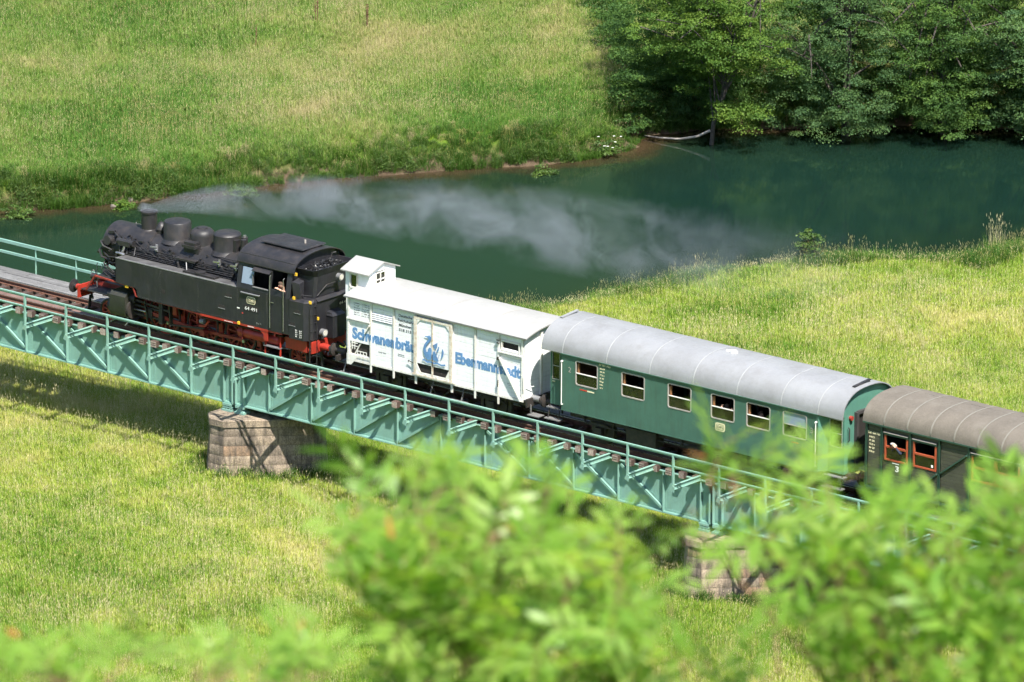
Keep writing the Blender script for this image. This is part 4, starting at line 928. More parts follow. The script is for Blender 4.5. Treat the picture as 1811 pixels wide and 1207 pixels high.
for s in (-1, 1):
    sd = MB().box(WX0, WX1, min(s * 1.30, s * 1.325), max(s * 1.30, s * 1.325), 1.065, 3.3).build('side_wall', 'white_frame', wag, label='white planked side wall') if s > 0 else MB().wall(WX0, WX1, 1.065, 3.3, [(13.58, 14.46, 1.24, 1.74), (20.5, 21.24, 2.73, 3.01)], -1.325, -1.30).build('side_wall', 'white_frame', wag, label='white planked side wall with blue lettering')
    for b_ in range(7):
        if b_ == 3 and s < 0: continue
        x0, x1 = POSTS[b_] + .045, POSTS[b_ + 1] - .045
        if b_ == 0: x0 = 13.44 + .09
        for k in range(NPL):
            z0, z1 = PZ0 + k * ph + .004, PZ0 + (k + 1) * ph - .004
            zc = (z0 + z1) / 2
            if s < 0:
                if b_ == 0 and 1.24 < zc < 1.76: continue
                if b_ == 6 and 2.70 < zc < 3.04: continue
                if b_ == 1 and 2.66 < zc < 2.98: continue
            plank(sd, x0, x1, z0, z1, s * 1.356, s)
    for i, x in enumerate(POSTS):
        w = .05 if i in (3, 4) else .038
        zb = .72 if 0 < i < 7 else .95
        pst = MB().box(x - w, x + w, min(s * 1.357, s * 1.40), max(s * 1.357, s * 1.40), 1.0, 3.27)
        if 0 < i < 7: pst.prism([(x - w, 1.0), (x + w, 1.0), (x + w * .8, zb), (x - w * .8, zb)], 'Y', s * 1.36, s * 1.395)
        po = pst.build('post', 'white_frame', sd)
        if s < 0:
            rv = MB()
            for k in range(16): rivet(rv, x - .018, -1.4005, 1.12 + k * .135, -1, .012); rivet(rv, x + .018, -1.4005, 1.18 + k * .135, -1, .012)
            q = rv.build('rivets', 'white_rusty', po); q['kind'] = 'stuff'
    MB().box(WX0, WX1, min(s * 1.357, s * 1.385), max(s * 1.357, s * 1.385), .985, 1.066).build('bottom_rail', 'white_frame', sd)
    MB().box(WX0, WX1, min(s * 1.30, s * 1.37), max(s * 1.30, s * 1.37), 3.275, 3.33).build('top_rail', 'white_frame', sd)
    # diagonal braces at both end bays
    MB().bar((20.42, s * 1.42, 2.42), (21.38, s * 1.42, 1.02), .04, .10, (0, 1, 0)).build('brace', 'white_frame', sd)
    MB().bar((20.47, s * 1.448, 2.42), (21.42, s * 1.448, 1.02), .012, .025, (0, 1, 0)).build('brace_edge', 'white_rusty', sd)
    MB().bar((14.5, s * 1.42, 2.43), (14.28, s * 1.42, 2.1), .04, .07, (0, 1, 0)).bar((14.28, s * 1.30, 2.1), (13.75, s * 1.30, 1.25), .04, .07, (0, 1, 0)).build('brace', 'white_frame', sd)
    MB().prism([(13.42, 1.23), (14.5, 1.23), (14.5, 1.14), (13.9, 1.14), (13.62, .84), (13.42, .84)], 'Y', s * 1.36, s * 1.39).build('corner_gusset', 'white_frame', sd)
    if s > 0: continue
    # left-hand data panel strips, louvres, opening with grid boxes
    MB().box(13.44, 14.5, -1.43, -1.36, 2.50, 2.55).box(13.44, 14.5, -1.41, -1.36, 2.43, 2.47).build('rubbing_strip', 'white_frame', sd)
    MB().box(20.37, 21.42, -1.43, -1.36, 2.60, 2.645).box(20.37, 21.42, -1.41, -1.36, 2.53, 2.57).build('rubbing_strip', 'white_frame', sd)
    for k in range(4):
        MB().rings([[(14.59, -1.335, 2.70 + k * .07), (15.52, -1.335, 2.70 + k * .07), (15.52, -1.335, 2.715 + k * .07), (14.59, -1.335, 2.715 + k * .07)], [(14.59, -1.385, 2.66 + k * .07), (15.52, -1.385, 2.66 + k * .07), (15.52, -1.385, 2.675 + k * .07), (14.59, -1.385, 2.675 + k * .07)]]).build('louvre', 'white_paint', sd)
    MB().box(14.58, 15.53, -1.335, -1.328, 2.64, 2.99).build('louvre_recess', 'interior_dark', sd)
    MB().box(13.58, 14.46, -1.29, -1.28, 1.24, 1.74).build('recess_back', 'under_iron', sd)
    mb = MB()
    for z in (1.53, 1.64): mb.box(13.6, 13.9, -1.365, -1.355, z, z + .022)
    for x in (13.66, 13.76): mb.box(x, x + .02, -1.367, -1.352, 1.42, 1.74)
    mb.box(13.88, 14.32, -1.365, -1.355, 1.26, 1.285).box(13.88, 14.32, -1.365, -1.355, 1.37, 1.395)
    for k in range(4): mb.box(13.88 + k * .14, 13.90 + k * .14, -1.366, -1.354, 1.285, 1.37)
    mb.build('chalk_grid', 'letter_white', sd)
    MB().box(20.46, 21.28, -1.392, -1.36, 3.012, 3.06).box(20.46, 21.28, -1.392, -1.36, 2.68, 2.728).box(20.45, 20.498, -1.392, -1.36, 2.728, 3.012).box(21.242, 21.29, -1.392, -1.36, 2.728, 3.012).build('vent_frame', 'white_frame', sd)
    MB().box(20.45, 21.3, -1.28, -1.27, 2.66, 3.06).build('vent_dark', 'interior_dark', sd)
    # sliding door
    dr = MB().box(16.63, 18.20, -1.40, -1.375, 1.5, 3.16).build('sliding_door', 'white_paint', sd, label='white sliding door with rusty frame and swan')
    for k in range(12):
        plank(dr, 16.68, 18.16, 1.505 + k * .137, 1.505 + k * .137 + .131, -1.425, -1)
    MB().box(16.55, 16.67, -1.455, -1.43, 1.12, 3.2).box(18.17, 18.29, -1.455, -1.43, 1.12, 3.2).box(17.36, 17.43, -1.452, -1.428, 1.12, 3.2).box(16.67, 18.17, -1.453, -1.427, 3.1, 3.19).build('door_frame', 'white_rusty', dr)
    MB().prism([(16.68, 1.5), (16.68, 1.12), (18.16, 1.12), (18.16, 1.5), (17.99, 1.2), (16.87, 1.2)], 'Y', -1.45, -1.43).build('door_foot', 'white_frame', dr)
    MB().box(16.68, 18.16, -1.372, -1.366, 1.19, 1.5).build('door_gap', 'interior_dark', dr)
    MB().box(16.5, 18.4, -1.47, -1.40, 1.06, 1.115).box(16.5, 20.0, -1.44, -1.40, 3.245, 3.275).build('door_track', 'white_rusty', sd)
    for x in (16.7, 17.1, 17.6, 18.1): MB().cyl((x, -1.475, 1.13), (x, -1.42, 1.13), .05, n=10).build('door_roller', 'white_rusty', dr)
    MB().prism([(16.70, 3.1), (16.70, 2.94), (16.86, 3.1)], 'Y', -1.45, -1.428).prism([(18.14, 3.1), (18.14, 2.94), (17.98, 3.1)], 'Y', -1.45, -1.428).build('door_corner', 'white_frame', dr)
    MB().bar((16.28, -1.42, 1.52), (16.62, -1.44, 1.44), .02, .02).bar((16.28, -1.42, 1.52), (16.28, -1.42, 1.45), .02, .02).build('door_latch', 'under_iron', dr); MB().tube([(17.40, -1.46, 1.95), (17.42, -1.47, 1.7), (17.44, -1.46, 1.5)], .012).build('door_chain', 'under_iron', dr)
    MB().box(20.28, 20.4, -1.46, -1.40, 3.02, 3.04).box(20.3, 20.4, -1.46, -1.40, 2.92, 2.94).bar((20.36, -1.45, 1.35), (20.37, -1.44, 1.6), .03, .03).box(20.3, 20.43, -1.45, -1.40, 2.32, 2.42).build('lamp_iron', 'under_iron', sd)
    # rust scars
    # swan
    sx, sz = 16.98, 1.62
    def pg(pts): return [(sx + a * 1.06, sz + b) for a, b in pts]
    yq = (-1.4535, -1.4575)
    neck = [(.06, .94), (.17, .945), (.27, .99), (.35, .94), (.355, .87), (.30, .78), (.20, .66), (.14, .56), (.12, .46), (.14, .39), (.18, .37), (.21, .40), (.22, .49), (.27, .56), (.34, .55), (.38, .48), (.37, .36), (.36, .22), (.35, .13), (.20, .10), (.10, .16), (.03, .30), (.01, .46), (.04, .60), (.13, .73), (.23, .84), (.21, .89), (.11, .91)]
    sw = MB().prism(pg(neck), 'Y', *yq)
    sw.prism(pg([(.42, .67), (.62, .79), (.60, .62), (.52, .52)]), 'Y', *yq)
    sw.prism(pg([(.40, .14), (.42, .44), (.50, .46), (.55, .38), (.60, .28), (.68, .14), (.60, .10)]), 'Y', *yq)
    sw.prism(pg([(.62, .42), (.68, .56), (.69, .66), (.66, .66), (.62, .56), (.58, .48)]), 'Y', *yq)
    sw.prism(pg([(.76, .22), (.86, .34), (.89, .48), (.86, .60), (.81, .60), (.82, .46), (.78, .32)]), 'Y', *yq)
    sw.prism(pg([(.66, .28), (.70, .34), (.71, .42), (.68, .38)]), 'Y', *yq)
    em_ = sw.build('swan_emblem', 'letter_blue', dr, label='blue painted swan on waves')
    wv = [(-.02, .08), (.05, .10), (.18, .04), (.33, .07), (.48, .05), (.62, .08), (.78, .04), (.95, .08), (.96, .02), (.78, -.02), (.62, .02), (.48, -.01), (.33, .01), (.18, -.02), (.05, .04), (-.02, .02)]
    MB().prism(pg(wv), 'Y', *yq).build('wave', 'letter_blue', em_)
for body_, x_, w_ in (('Schwanenbräu', 13.66, 2.90), ('Ebermannstadt', 18.36, 2.95)):
    tx = text(body_, x_, 1.83, -1.3595, .385, wag, 'letter_blue', w_, 'lettering', bold=.05)
    for i, xp in enumerate(POSTS):
        wp = .05 if i in (3, 4) else .038
        if x_ < xp < x_ + w_: clip_x(tx, xp - wp, xp + wp, -1.4025)
for k, (t_, w_) in enumerate((('Deutsche', .62), ('Reichsbahn', .74), ('München', .56), ('518 315', .56))):
    text(t_, 15.74 + (.74 - w_) / 2 * .6, 3.0 - k * .17, -1.3595, .095, wag, 'letter_black', w_, 'lettering', bold=.015)
MB().box(16.46, 16.55, -1.3597, -1.3577, 2.49, 2.60).build('symbol_box', 'grey_metal', wag)
for k, (a_, b_) in enumerate((('Ladegew', '15 000 kg'), ('Tragf', '15 750 kg'), ('Boden', '21,3 m²'), ('LüP', '9,60 m'), ('Gew d W', '11 040 kg'), ('Rev 4.2', '24.6.12'))):
    text(a_, 13.72, 3.1 - k * .085, -1.3595, .04, wag, 'letter_black', .26); text(b_, 14.08, 3.1 - k * .085, -1.3595, .04, wag, 'letter_black', .34)
text('Lastgr Max', 14.85, 1.52, -1.3595, .035, wag, 'letter_black', .35)
for k in range(2): text('Dw 315 – 24' if k else 'Kupplung gew', 15.75, 1.62 - k * .06, -1.3595, .03, wag, 'letter_black', .3)
for k in range(3): text(('RIV 4', 'EUROP', '— —')[k], 20.72, 1.52 - k * .06, -1.3595, .03, wag, 'grey_metal', .26)
# end walls
for x, sg in ((WX0, -1), (WX1, 1)):
    ew = MB().box(min(x, x - sg * .03), max(x, x - sg * .03), -1.299, 1.299, 1.065, 3.3).build('end_wall', 'white_frame', wag, label='white planked end wall')
    for k in range(NPL):
        z0, z1 = PZ0 + k * ph + .004, PZ0 + (k + 1) * ph - .004
        MB().box(min(x + sg * .001, x + sg * .026), max(x + sg * .001, x + sg * .026), -1.33, 1.33, z0, z1).build('plank', 'white_paint', ew)
    for y in (-.48, .48): MB().box(min(x + sg * .027, x + sg * .1), max(x + sg * .027, x + sg * .1), y - .05, y + .05, .95, 3.35).build('end_post', 'white_frame', ew)
    MB().prism([(-1.34, 3.245), (1.34, 3.245), (1.34, 3.31), (.9, 3.44), (.45, 3.50), (0, 3.52), (-.45, 3.50), (-.9, 3.44), (-1.34, 3.31)], 'X', x - sg * .028, x + sg * .028).build('gable', 'white_paint', ew)
MB().tube([(21.5, -1.4, 1.95), (21.52, -1.44, 1.92), (21.52, -1.44, 1.45), (21.5, -1.4, 1.42)], .014).tube([(21.5, -1.3, 1.5), (21.62, -1.0, 1.52)], .014).build('hand_hold', 'white_frame', wag)
MB().box(21.6, 22.1, -1.35, -1.0, .55, .58).box(21.62, 21.66, -1.2, -1.16, .58, .9).build('shunter_step', 'grey_plank', wag)
# roof
def arch(w, z0, z1, n=16, p=1.0): return [(-w + 2 * w * k / n, z0 + (z1 - z0) * (1 - abs(-1 + 2 * k / n) ** 2.0)) for k in range(n + 1)]
ar = arch(1.47, 3.33, 3.575)
rf = MB().rings([[(x, q[0], q[1]) for q in ar] + [(x, q[0] * .99, q[1] - .045) for q in ar[::-1]] for x in (13.34, 21.64)]).build('roof', 'white_roof', wag, smooth=35, label='pale felted roof, gently arched')
for x in (15.4, 17.5, 19.6):
    MB().rings([[(xx, q[0], q[1] + .002) for q in ar] + [(xx, q[0], q[1] + .006) for q in ar[::-1]] for xx in (x, x + .035)]).build('roof_joint', 'window_metal', rf)
MB().bar((13.34, -1.475, 3.305), (21.64, -1.475, 3.305), .02, .05).build('eave_board', 'grey_metal', rf)
# long foot boards of wood
MB().box(16.9, 18.9, -1.50, -1.26, .42, .46).bar((17.2, -1.3, .46), (17.2, -1.1, .95), .04, .04).bar((18.6, -1.3, .46), (18.6, -1.1, .95), .04, .04).build('foot_board', 'grey_plank', wag)
MB().box(13.0, 13.9, -1.45, -1.2, .42, .46).bar((13.2, -1.3, .46), (13.2, -1.1, .9), .04, .04).build('foot_board', 'grey_plank', wag)
# brakeman's cab
bc = MB().wall(12.80, 13.84, 3.0, 4.06, [(13.02, 13.29, 3.44, 3.9)], -.70, -.67).wall(12.80, 13.84, 3.0, 4.06, [(13.02, 13.29, 3.44, 3.9)], .70, .67).build('brakeman_cab', 'white_paint', wag, label='small white gabled brakeman cab above the roof')
mb = MB()
def gable_wall(x, t, hole):
    for (y0, y1, z0, z1) in ((-.70, hole[0], 3.0, 4.06), (hole[1], .70, 3.0, 4.06), (hole[0], hole[1], 3.0, hole[2]), (hole[0], hole[1], hole[3], 4.06)): mb.box(x, x + t, y0, y1, z0, z1)
    mb.prism([(-.70, 4.06), (.70, 4.06), (0, 4.27)], 'X', x, x + t)
gable_wall(13.841, .03, (-.36, .16, 3.57, 4.03)); gable_wall(12.77, .03, (-.2, .2, 3.5, 3.98)); mb.build('cab_gable', 'white_paint', bc)
mb = MB()
for y in (-.36, -.115, .13): mb.box(13.845, 13.885, y, y + .03, 3.57, 3.99)
for z in (3.57, 3.71, 3.96): mb.box(13.846, 13.884, -.36, .16, z, z + .03)
mb.build('window_frame', 'white_frame', bc)
MB().box(13.85, 13.855, -.36, .16, 3.57, 3.99).build('pane', 'glass', bc)
MB().box(12.98, 13.33, -.735, -.70, 3.88, 3.93).box(12.96, 13.01, -.735, -.70, 3.3, 3.90).box(13.30, 13.35, -.735, -.70, 3.3, 3.90).box(12.98, 13.33, -.735, -.70, 3.38, 3.44).build('door_frame', 'white_frame', bc)
MB().box(13.02, 13.29, -.69, -.685, 3.44, 3.9).build('pane', 'glass', bc)
MB().rings([[(x, -.86, 3.99), (x, 0, 4.30), (x, .86, 3.99), (x, .86, 4.03), (x, 0, 4.345), (x, -.86, 4.03)] for x in (12.66, 13.96)]).build('cab_roof', 'white_roof', bc)
MB().box(12.8, 13.40, -.70, .70, 1.0, 2.999).build('cab_shaft', 'white_frame', bc)
MB().box(12.82, 13.83, -.66, .66, 3.0, 3.02).build('cab_floor', 'interior_dark', bc)
MB().bar((13.3, -.74, 3.38), (13.4, -.74, 3.44), .03, .03).build('handle', 'under_iron', bc)
# ------------------------------------------------------------------ green passenger coach with silver roof
def coach_arch(w, z0, z1, n=22):
    pts = []
    for k in range(n + 1):
        a = math.pi * (1 - k / n)
        pts.append((w * math.copysign(abs(math.cos(a)) ** .80, math.cos(a)), z0 + (z1 - z0) * math.sin(a) ** .9 if 0 < k < n else z0))
    return pts
co = thing('passenger_coach', (29, 0, 0), 'green passenger coach with silver roof and six large windows, mid train', 'coach')
CX0, CX1, CY = 23.2, 34.4, 1.43
WINS = [(23.84, 24.80), (25.87, 26.87), (27.91, 28.91), (29.79, 30.79), (31.33, 32.33), (32.90, 33.90)]
WZ0, WZ1 = 2.12, 2.96
for s in (-1, 1):
    sd = MB().wall(CX0, CX1, 1.12, 3.14, [(a, b_, WZ0, WZ1) for a, b_ in WINS], s * CY, s * (CY - .05)).build('body_side', 'coach_green', co, label='green riveted coach side with windows')
    for i, (a, b_) in enumerate(WINS):
        y0 = s * (CY + .012); y1 = s * (CY - .03)
        def ring_frame(x0, x1, z0, z1, t, ya, yb, r):
            o_ = rounded(x0 - .02, x1 + .02, z0 - .02, z1 + .02, r); i_ = rounded(x0 + t, x1 - t, z0 + t, z1 - t, r * .6)
            return MB().rings([[(q[0], yb, q[1]) for q in o_], [(q[0], ya, q[1]) for q in o_], [(q[0], ya, q[1]) for q in i_], [(q[0], yb, q[1]) for q in i_], [(q[0], yb, q[1]) for q in o_]], False, False)
        wf = ring_frame(a, b_, WZ0, WZ1, .02, y0, y1, .09).build('window', 'window_metal', sd, smooth=40)
        zm = 2.53
        MB().box(a + .022, b_ - .022, min(s * (CY - .028), s * (CY + .008)), max(s * (CY - .028), s * (CY + .008)), zm - .012, zm + .016).build('sash_bar', 'white_frame' if i < 5 else 'window_metal', wf)
        MB().box(a + .018, b_ - .018, min(s * (CY - .026), s * (CY - .02)), max(s * (CY - .026), s * (CY - .02)), WZ0 + .015, zm - .016).build('pane', 'glass', wf)
        if i == 5: MB().box(a + .018, b_ - .018, min(s * (CY - .026), s * (CY - .02)), max(s * (CY - .026), s * (CY - .02)), zm + .022, WZ1 - .015).build('pane', 'glass_blue_reflect', wf)
        MB().box(a + .03, a + .09, min(s * (CY - .12), s * (CY - .06)), max(s * (CY - .12), s * (CY - .06)), zm - .02, WZ1 - .1).build('curtain', 'interior_wood', wf)
    MB().box(CX0, CX1, min(s * (CY - .02), s * (CY + .006)), max(s * (CY - .02), s * (CY + .006)), 1.08, 1.119).build('sill_beam', 'coach_green', sd)
    # recessed end doors
    for xa, xb, sg in ((22.52, 23.2, -1), (34.4, 35.28, 1)):
        yd = 1.16
        xm = xb if sg < 0 else xa; xo = xa if sg < 0 else xb
        MB().rings([[(xm - sg * .001, s * CY, 1.12), (xm + sg * .22, s * yd, 1.12), (xm + sg * .22, s * yd, 3.14), (xm - sg * .001, s * CY, 3.14)], [(xm - sg * .04, s * (CY - .02), 1.12), (xm + sg * .2, s * (yd - .03), 1.12), (xm + sg * .2, s * (yd - .03), 3.14), (xm - sg * .04, s * (CY - .02), 3.14)]]).build('door_jamb', 'coach_green_light', sd)
        x0, x1 = sorted((xm + sg * .225, xo))
        dx0, dx1 = x0 + .08, x1 - .08
        dr = MB().wall(x0, x1, 1.12, 3.14, [(dx0, dx1, 2.05, 2.98)], s * yd, s * (yd - .04)).build('end_door', 'coach_green_light' if sg > 0 else 'coach_green', co, label='recessed green entrance door with window')
        MB().box(dx0, dx1, min(s * (yd - .02), s * (yd - .015)), max(s * (yd - .02), s * (yd - .015)), 2.05, 2.98).build('pane', 'glass', dr)
        MB().box(dx0 - .02, dx1 + .02, min(s * yd, s * (yd + .012)), max(s * yd, s * (yd + .012)), 2.98, 3.01).box(dx0 - .02, dx1 + .02, min(s * yd, s * (yd + .012)), max(s * yd, s * (yd + .012)), 2.02, 2.05).box(dx0 - .02, dx0, min(s * yd, s * (yd + .012)), max(s * yd, s * (yd + .012)), 2.05, 2.98).box(dx1, dx1 + .02, min(s * yd, s * (yd + .012)), max(s * yd, s * (yd + .012)), 2.05, 2.98).box(dx0, dx1, min(s * yd, s * (yd + .01)), max(s * yd, s * (yd + .01)), 2.50, 2.53).build('window_frame', 'window_metal', dr)
        MB().bar((dx0, s * (yd + .02), 1.95), (dx0 + .12, s * (yd + .02), 1.95), .02, .03).build('handle', 'steel_bright', dr)
        hx = xm - sg * .06
        MB().tube([(hx, s * CY, 2.85), (hx, s * (CY + .07), 2.85), (hx, s * (CY + .07), 1.3), (hx, s * CY, 1.3)], .018).cyl((hx, s * (CY + .02), 2.85), (hx, s * (CY + .1), 2.85), .035, n=8).build('handrail', 'letter_white', co)
        for z, w in ((1.0, 1.3), (.62, 1.42)):
            MB().box(x0 - .1, x1 + .1, min(s * (w - .25), s * w), max(s * (w - .25), s * w), z, z + .035).build('step', 'grey_plank', co)
        for xx in (x0, x1): MB().bar((xx, s * 1.2, 1.1), (xx + .02, s * 1.36, .55), .03, .03).build('step_hanger', 'under_iron', co)
for x, sg in ((22.50, -1), (35.30, 1)):
    pts = [(-1.16, 1.12), (1.16, 1.12), (1.16, 3.14)] + [(q[0] * .975, q[1] - .01) for q in coach_arch(1.46, 3.14, 4.04)[::-1]] + [(-1.16, 3.14)]
    ew = MB().prism(pts, 'X', x - sg * .03, x + sg * .0).build('end_wall', 'coach_green_light', co, label='green end wall below the arched roof')
    MB().box(min(x, x + sg * .12), max(x, x + sg * .12), -.62, -.5, 1.2, 3.2).box(min(x, x + sg * .12), max(x, x + sg * .12), .5, .62, 1.2, 3.2).box(min(x, x + sg * .12), max(x, x + sg * .12), -.5, .5, 3.12, 3.22).build('gangway', 'canvas_hose', ew)
    MB().box(min(x, x + sg * .02), max(x, x + sg * .02), -.45, .45, 1.2, 3.1).build('gangway_door', 'interior_dark', ew)
    for y in (-.85, .85): MB().cyl((x, y, 3.05), (x + sg * .1, y, 3.05), .08, n=14).build('tail_lamp', 'red_dirty', ew)
    MB().tube([(x + sg * .05, -1.0, 2.75), (x + sg * .1, -1.0, 2.7), (x + sg * .1, -1.0, 2.3), (x + sg * .05, -1.0, 2.25)], .02).tube([(x + sg * .05, -.3, 1.1), (x + sg * .22, -.3, .8), (x + sg * .2, -.25, .5)], .035).build('grab_rail', 'under_iron', ew)
    MB().box(min(x, x + sg * .4), max(x, x + sg * .4), -.45, .45, 1.16, 1.2).build('gangway_plate', 'grey_metal', ew)
    for s in (-1, 1): buffer(co, (22.04 if sg < 0 else 35.86), s * .875, sg, 'under_iron', 'under_iron')
ca = coach_arch(1.47, 3.13, 4.06)
rf = MB().rings([[(x, q[0], q[1]) for q in ca] + [(x, q[0] * .975, q[1] - .03) for q in ca[::-1]] for x in (22.34, 35.46)]).build('roof', 'silver_roof', co, smooth=40, label='dull silver arched coach roof')
for x in (23.25, 25.2, 27.1, 29.0, 30.9, 32.8, 34.38):
    MB().rings([[(xx, q[0] * 1.002, q[1] + .003) for q in ca] + [(xx, q[0] * 1.006, q[1] + .010) for q in ca[::-1]] for xx in (x, x + .04)]).build('roof_joint', 'roof_seam', rf, smooth=40)
MB().bar((23.2, -1.475, 3.12), (34.4, -1.475, 3.12), .03, .03).build('gutter', 'coach_green', rf)
MB().cyl((29.6, -.0, 4.05), (29.6, -.0, 4.12), .12, n=14).box(29.3, 29.75, -.05, .05, 4.06, 4.10).build('roof_vent', 'letter_white', rf)
for x, mt_ in ((22.45, 'silver_roof'), (35.2, 'black_top')): MB().bar((x, -.55, 4.06), (x, .35, 4.13), .12, .03).bar((x, -.5, 3.98), (x, -.5, 4.07), .04, .04).bar((x, .3, 4.0), (x, .3, 4.1), .04, .04).build('roof_rail', mt_, rf)
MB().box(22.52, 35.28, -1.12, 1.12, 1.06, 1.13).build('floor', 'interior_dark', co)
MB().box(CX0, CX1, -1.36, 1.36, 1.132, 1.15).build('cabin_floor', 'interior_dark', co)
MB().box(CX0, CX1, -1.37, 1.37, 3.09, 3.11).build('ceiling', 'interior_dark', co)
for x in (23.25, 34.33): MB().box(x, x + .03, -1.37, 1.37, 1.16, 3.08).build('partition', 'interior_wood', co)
for x in np.arange(24.3, 34.0, 1.02):
    for s in (-1, 1):
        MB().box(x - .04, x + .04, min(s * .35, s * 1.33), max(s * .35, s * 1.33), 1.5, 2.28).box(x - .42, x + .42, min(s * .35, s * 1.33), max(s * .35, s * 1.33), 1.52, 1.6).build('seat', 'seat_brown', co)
MB().box(23.3, 34.3, -1.05, -.95, .8, 1.079).box(23.3, 34.3, .95, 1.05, .8, 1.079).build('underframe', 'under_iron', co)
for x in (24.6, 28.9, 33.2):
    for s in (-1, 1): road_wheel(co, x, s); axle_guard(co, x, s)
    MB().cyl((x, -.8, .5), (x, .8, .5), .08, n=10).build('axle', 'under_iron', co)
for x0, x1 in ((25.9, 27.2), (30.3, 31.6)): MB().box(x0, x1, -1.2, -.75, .42, .95).build('battery_box', 'under_iron', co)
MB().cyl((26.0, .5, .65), (27.8, .5, .65), .2, n=14).bar((24.8, -1.1, .7), (33, -1.1, .7), .03, .03).build('brake_gear', 'under_iron', co)
text('2', 23.5, 2.50, -1.4335, .19, co, 'window_metal', .12, bold=.005); text('3', 34.05, 2.42, -1.4335, .19, co, 'window_metal', .12, bold=.005)
text('37 901 Nür', 24.86, 2.99, -1.4335, .075, co, 'cream', .52, bold=.02)
for k, t_ in enumerate(('BCi-29', '48 Pl', '17,2 t', 'Br 30', 'Kkp', 'Hik', 'O')):
    text(t_, 24.9, 2.87 - k * .115, -1.4335, .05, co, 'cream', .22 - .015 * k, bold=.02)
MB().box(24.02, 24.34, -1.436, -1.4315, 1.955, 1.995).build('small_sign', 'letter_red', co); MB().box(24.35, 24.66, -1.436, -1.4315, 1.95, 1.995).build('small_sign', 'cream', co)
MB().box(33.28, 33.58, -1.436, -1.4315, 1.93, 1.96).build('small_sign', 'letter_red', co)
em = MB().prism(rounded(29.98, 30.40, 1.70, 1.99, .07), 'Y', -1.4315, -1.439).build('emblem', 'cream', co)
MB().prism(rounded(30.03, 30.35, 1.745, 1.945, .05), 'Y', -1.4395, -1.441).build('emblem_field', 'interior_dark', em)
MB().prism(rounded(30.045, 30.335, 1.758, 1.932, .04), 'Y', -1.4415, -1.443).build('emblem_inner', 'cream', em)
text('DFS', 30.07, 1.80, -1.4445, .095, em, 'letter_black', .24, bold=.0)

# ------------------------------------------------------------------ brown-roofed coach with red window frames
c2 = thing('old_passenger_coach', (42.9, 0, 0), 'olive planked coach with brown ribbed roof and orange-red window frames, last in view', 'coach')
DX0, DX1, DY = 36.42, 49.3, 1.42
DP = [36.46, 37.1, 38.3, 39.52, 40.75, 42.95, 44.15, 45.4, 46.6, 47.85, 49.25]
DW = [(37.28, 38.13), (38.48, 39.33), (40.93, 41.80), (41.92, 42.80), (43.1, 43.95), (44.35, 45.2), (45.6, 46.4), (46.8, 47.65), (48.1, 48.9)]
DZ0, DZ1 = 2.17, 3.0
for s in (-1, 1):
    sd = MB().wall(DX0, DX1, 1.12, 3.30, [(a, b_, DZ0, DZ1) for a, b_ in DW], s * (DY - .035), s * (DY - .06)).build('body_side', 'olive_plank', c2, label='dark olive horizontal boarding')
    zz = np.linspace(1.13, 3.28, 19)
    for i in range(len(DP) - 1):
        for k in range(18):
            z0, z1 = zz[k] + .004, zz[k + 1] - .004; segs = [(DP[i] + .05, DP[i + 1] - .05)]
            for a, b_ in DW:
                if z1 > DZ0 - .06 and z0 < DZ1 + .08:
                    n_ = []
                    for u, v in segs:
                        if b_ + .07 <= u or a - .07 >= v: n_.append((u, v)); continue
                        if a - .07 - u > .04: n_.append((u, a - .07))
                        if v - b_ - .07 > .04: n_.append((b_ + .07, v))
                    segs = n_
            for u, v in segs: plank(sd, u, v, z0, z1, s * (DY - .001), s, mat='olive_plank')
    for x in DP:
        po = MB().box(x - .05, x + .05, min(s * DY, s * (DY + .03)), max(s * DY, s * (DY + .03)), 1.08, 3.32).box(x + .035, x + .05, min(s * DY, s * (DY + .06)), max(s * DY, s * (DY + .06)), 1.08, 3.32).build('post', 'dark_green_steel', sd)
    MB().box(DX0, DX1, min(s * DY, s * (DY + .04)), max(s * DY, s * (DY + .04)), 1.0, 1.08).build('bottom_rail', 'dark_green_steel', sd)
    MB().bar((39.6, s * (DY + .03), 2.12), (40.68, s * (DY + .03), 2.94), .05, .09, (0, 1, 0)).bar((39.45, s * (DY + .03), 2.05), (38.4, s * (DY + .03), 1.2), .05, .09, (0, 1, 0)).build('brace', 'dark_green_steel', sd)
    for a, b_ in DW:
        t = .055; ya, yb = sorted((s * (DY - .03), s * (DY + .025)))
        wf = MB().box(a - t, a, ya, yb, DZ0 - t, DZ1).box(b_, b_ + t, ya, yb, DZ0 - t, DZ1).box(a, b_, ya, yb, DZ0 - t, DZ0).box(a, b_, ya, yb, 2.555, 2.62).build('window', 'window_red', sd)
        MB().box(a - .08, b_ + .08, min(s * DY, s * (DY + .05)), max(s * DY, s * (DY + .05)), DZ1 + .001, DZ1 + .07).build('window_head', 'dark_green_steel', wf)
        MB().box(a - .08, b_ + .08, min(s * DY, s * (DY + .07)), max(s * DY, s * (DY + .07)), DZ1 + .072, DZ1 + .09).build('drip_strip', 'window_metal', wf)
        MB().box(a, b_, min(s * (DY - .02), s * (DY - .014)), max(s * (DY - .02), s * (DY - .014)), DZ0, 2.555).build('pane', 'glass', wf)
for x, sg in ((DX0, -1), (DX1, 1)):
    MB().prism([(-1.36, 1.12), (1.36, 1.12), (1.36, 3.3)] + [(q[0] * .97, q[1] - .02) for q in coach_arch(1.46, 3.32, 4.1)[::-1]] + [(-1.36, 3.3)], 'X', x, x + sg * .03).build('end_wall', 'olive_plank', c2)
    for s in (-1, 1): buffer(c2, (35.9 if sg < 0 else 49.85), s * .875, sg, 'under_iron', 'under_iron')
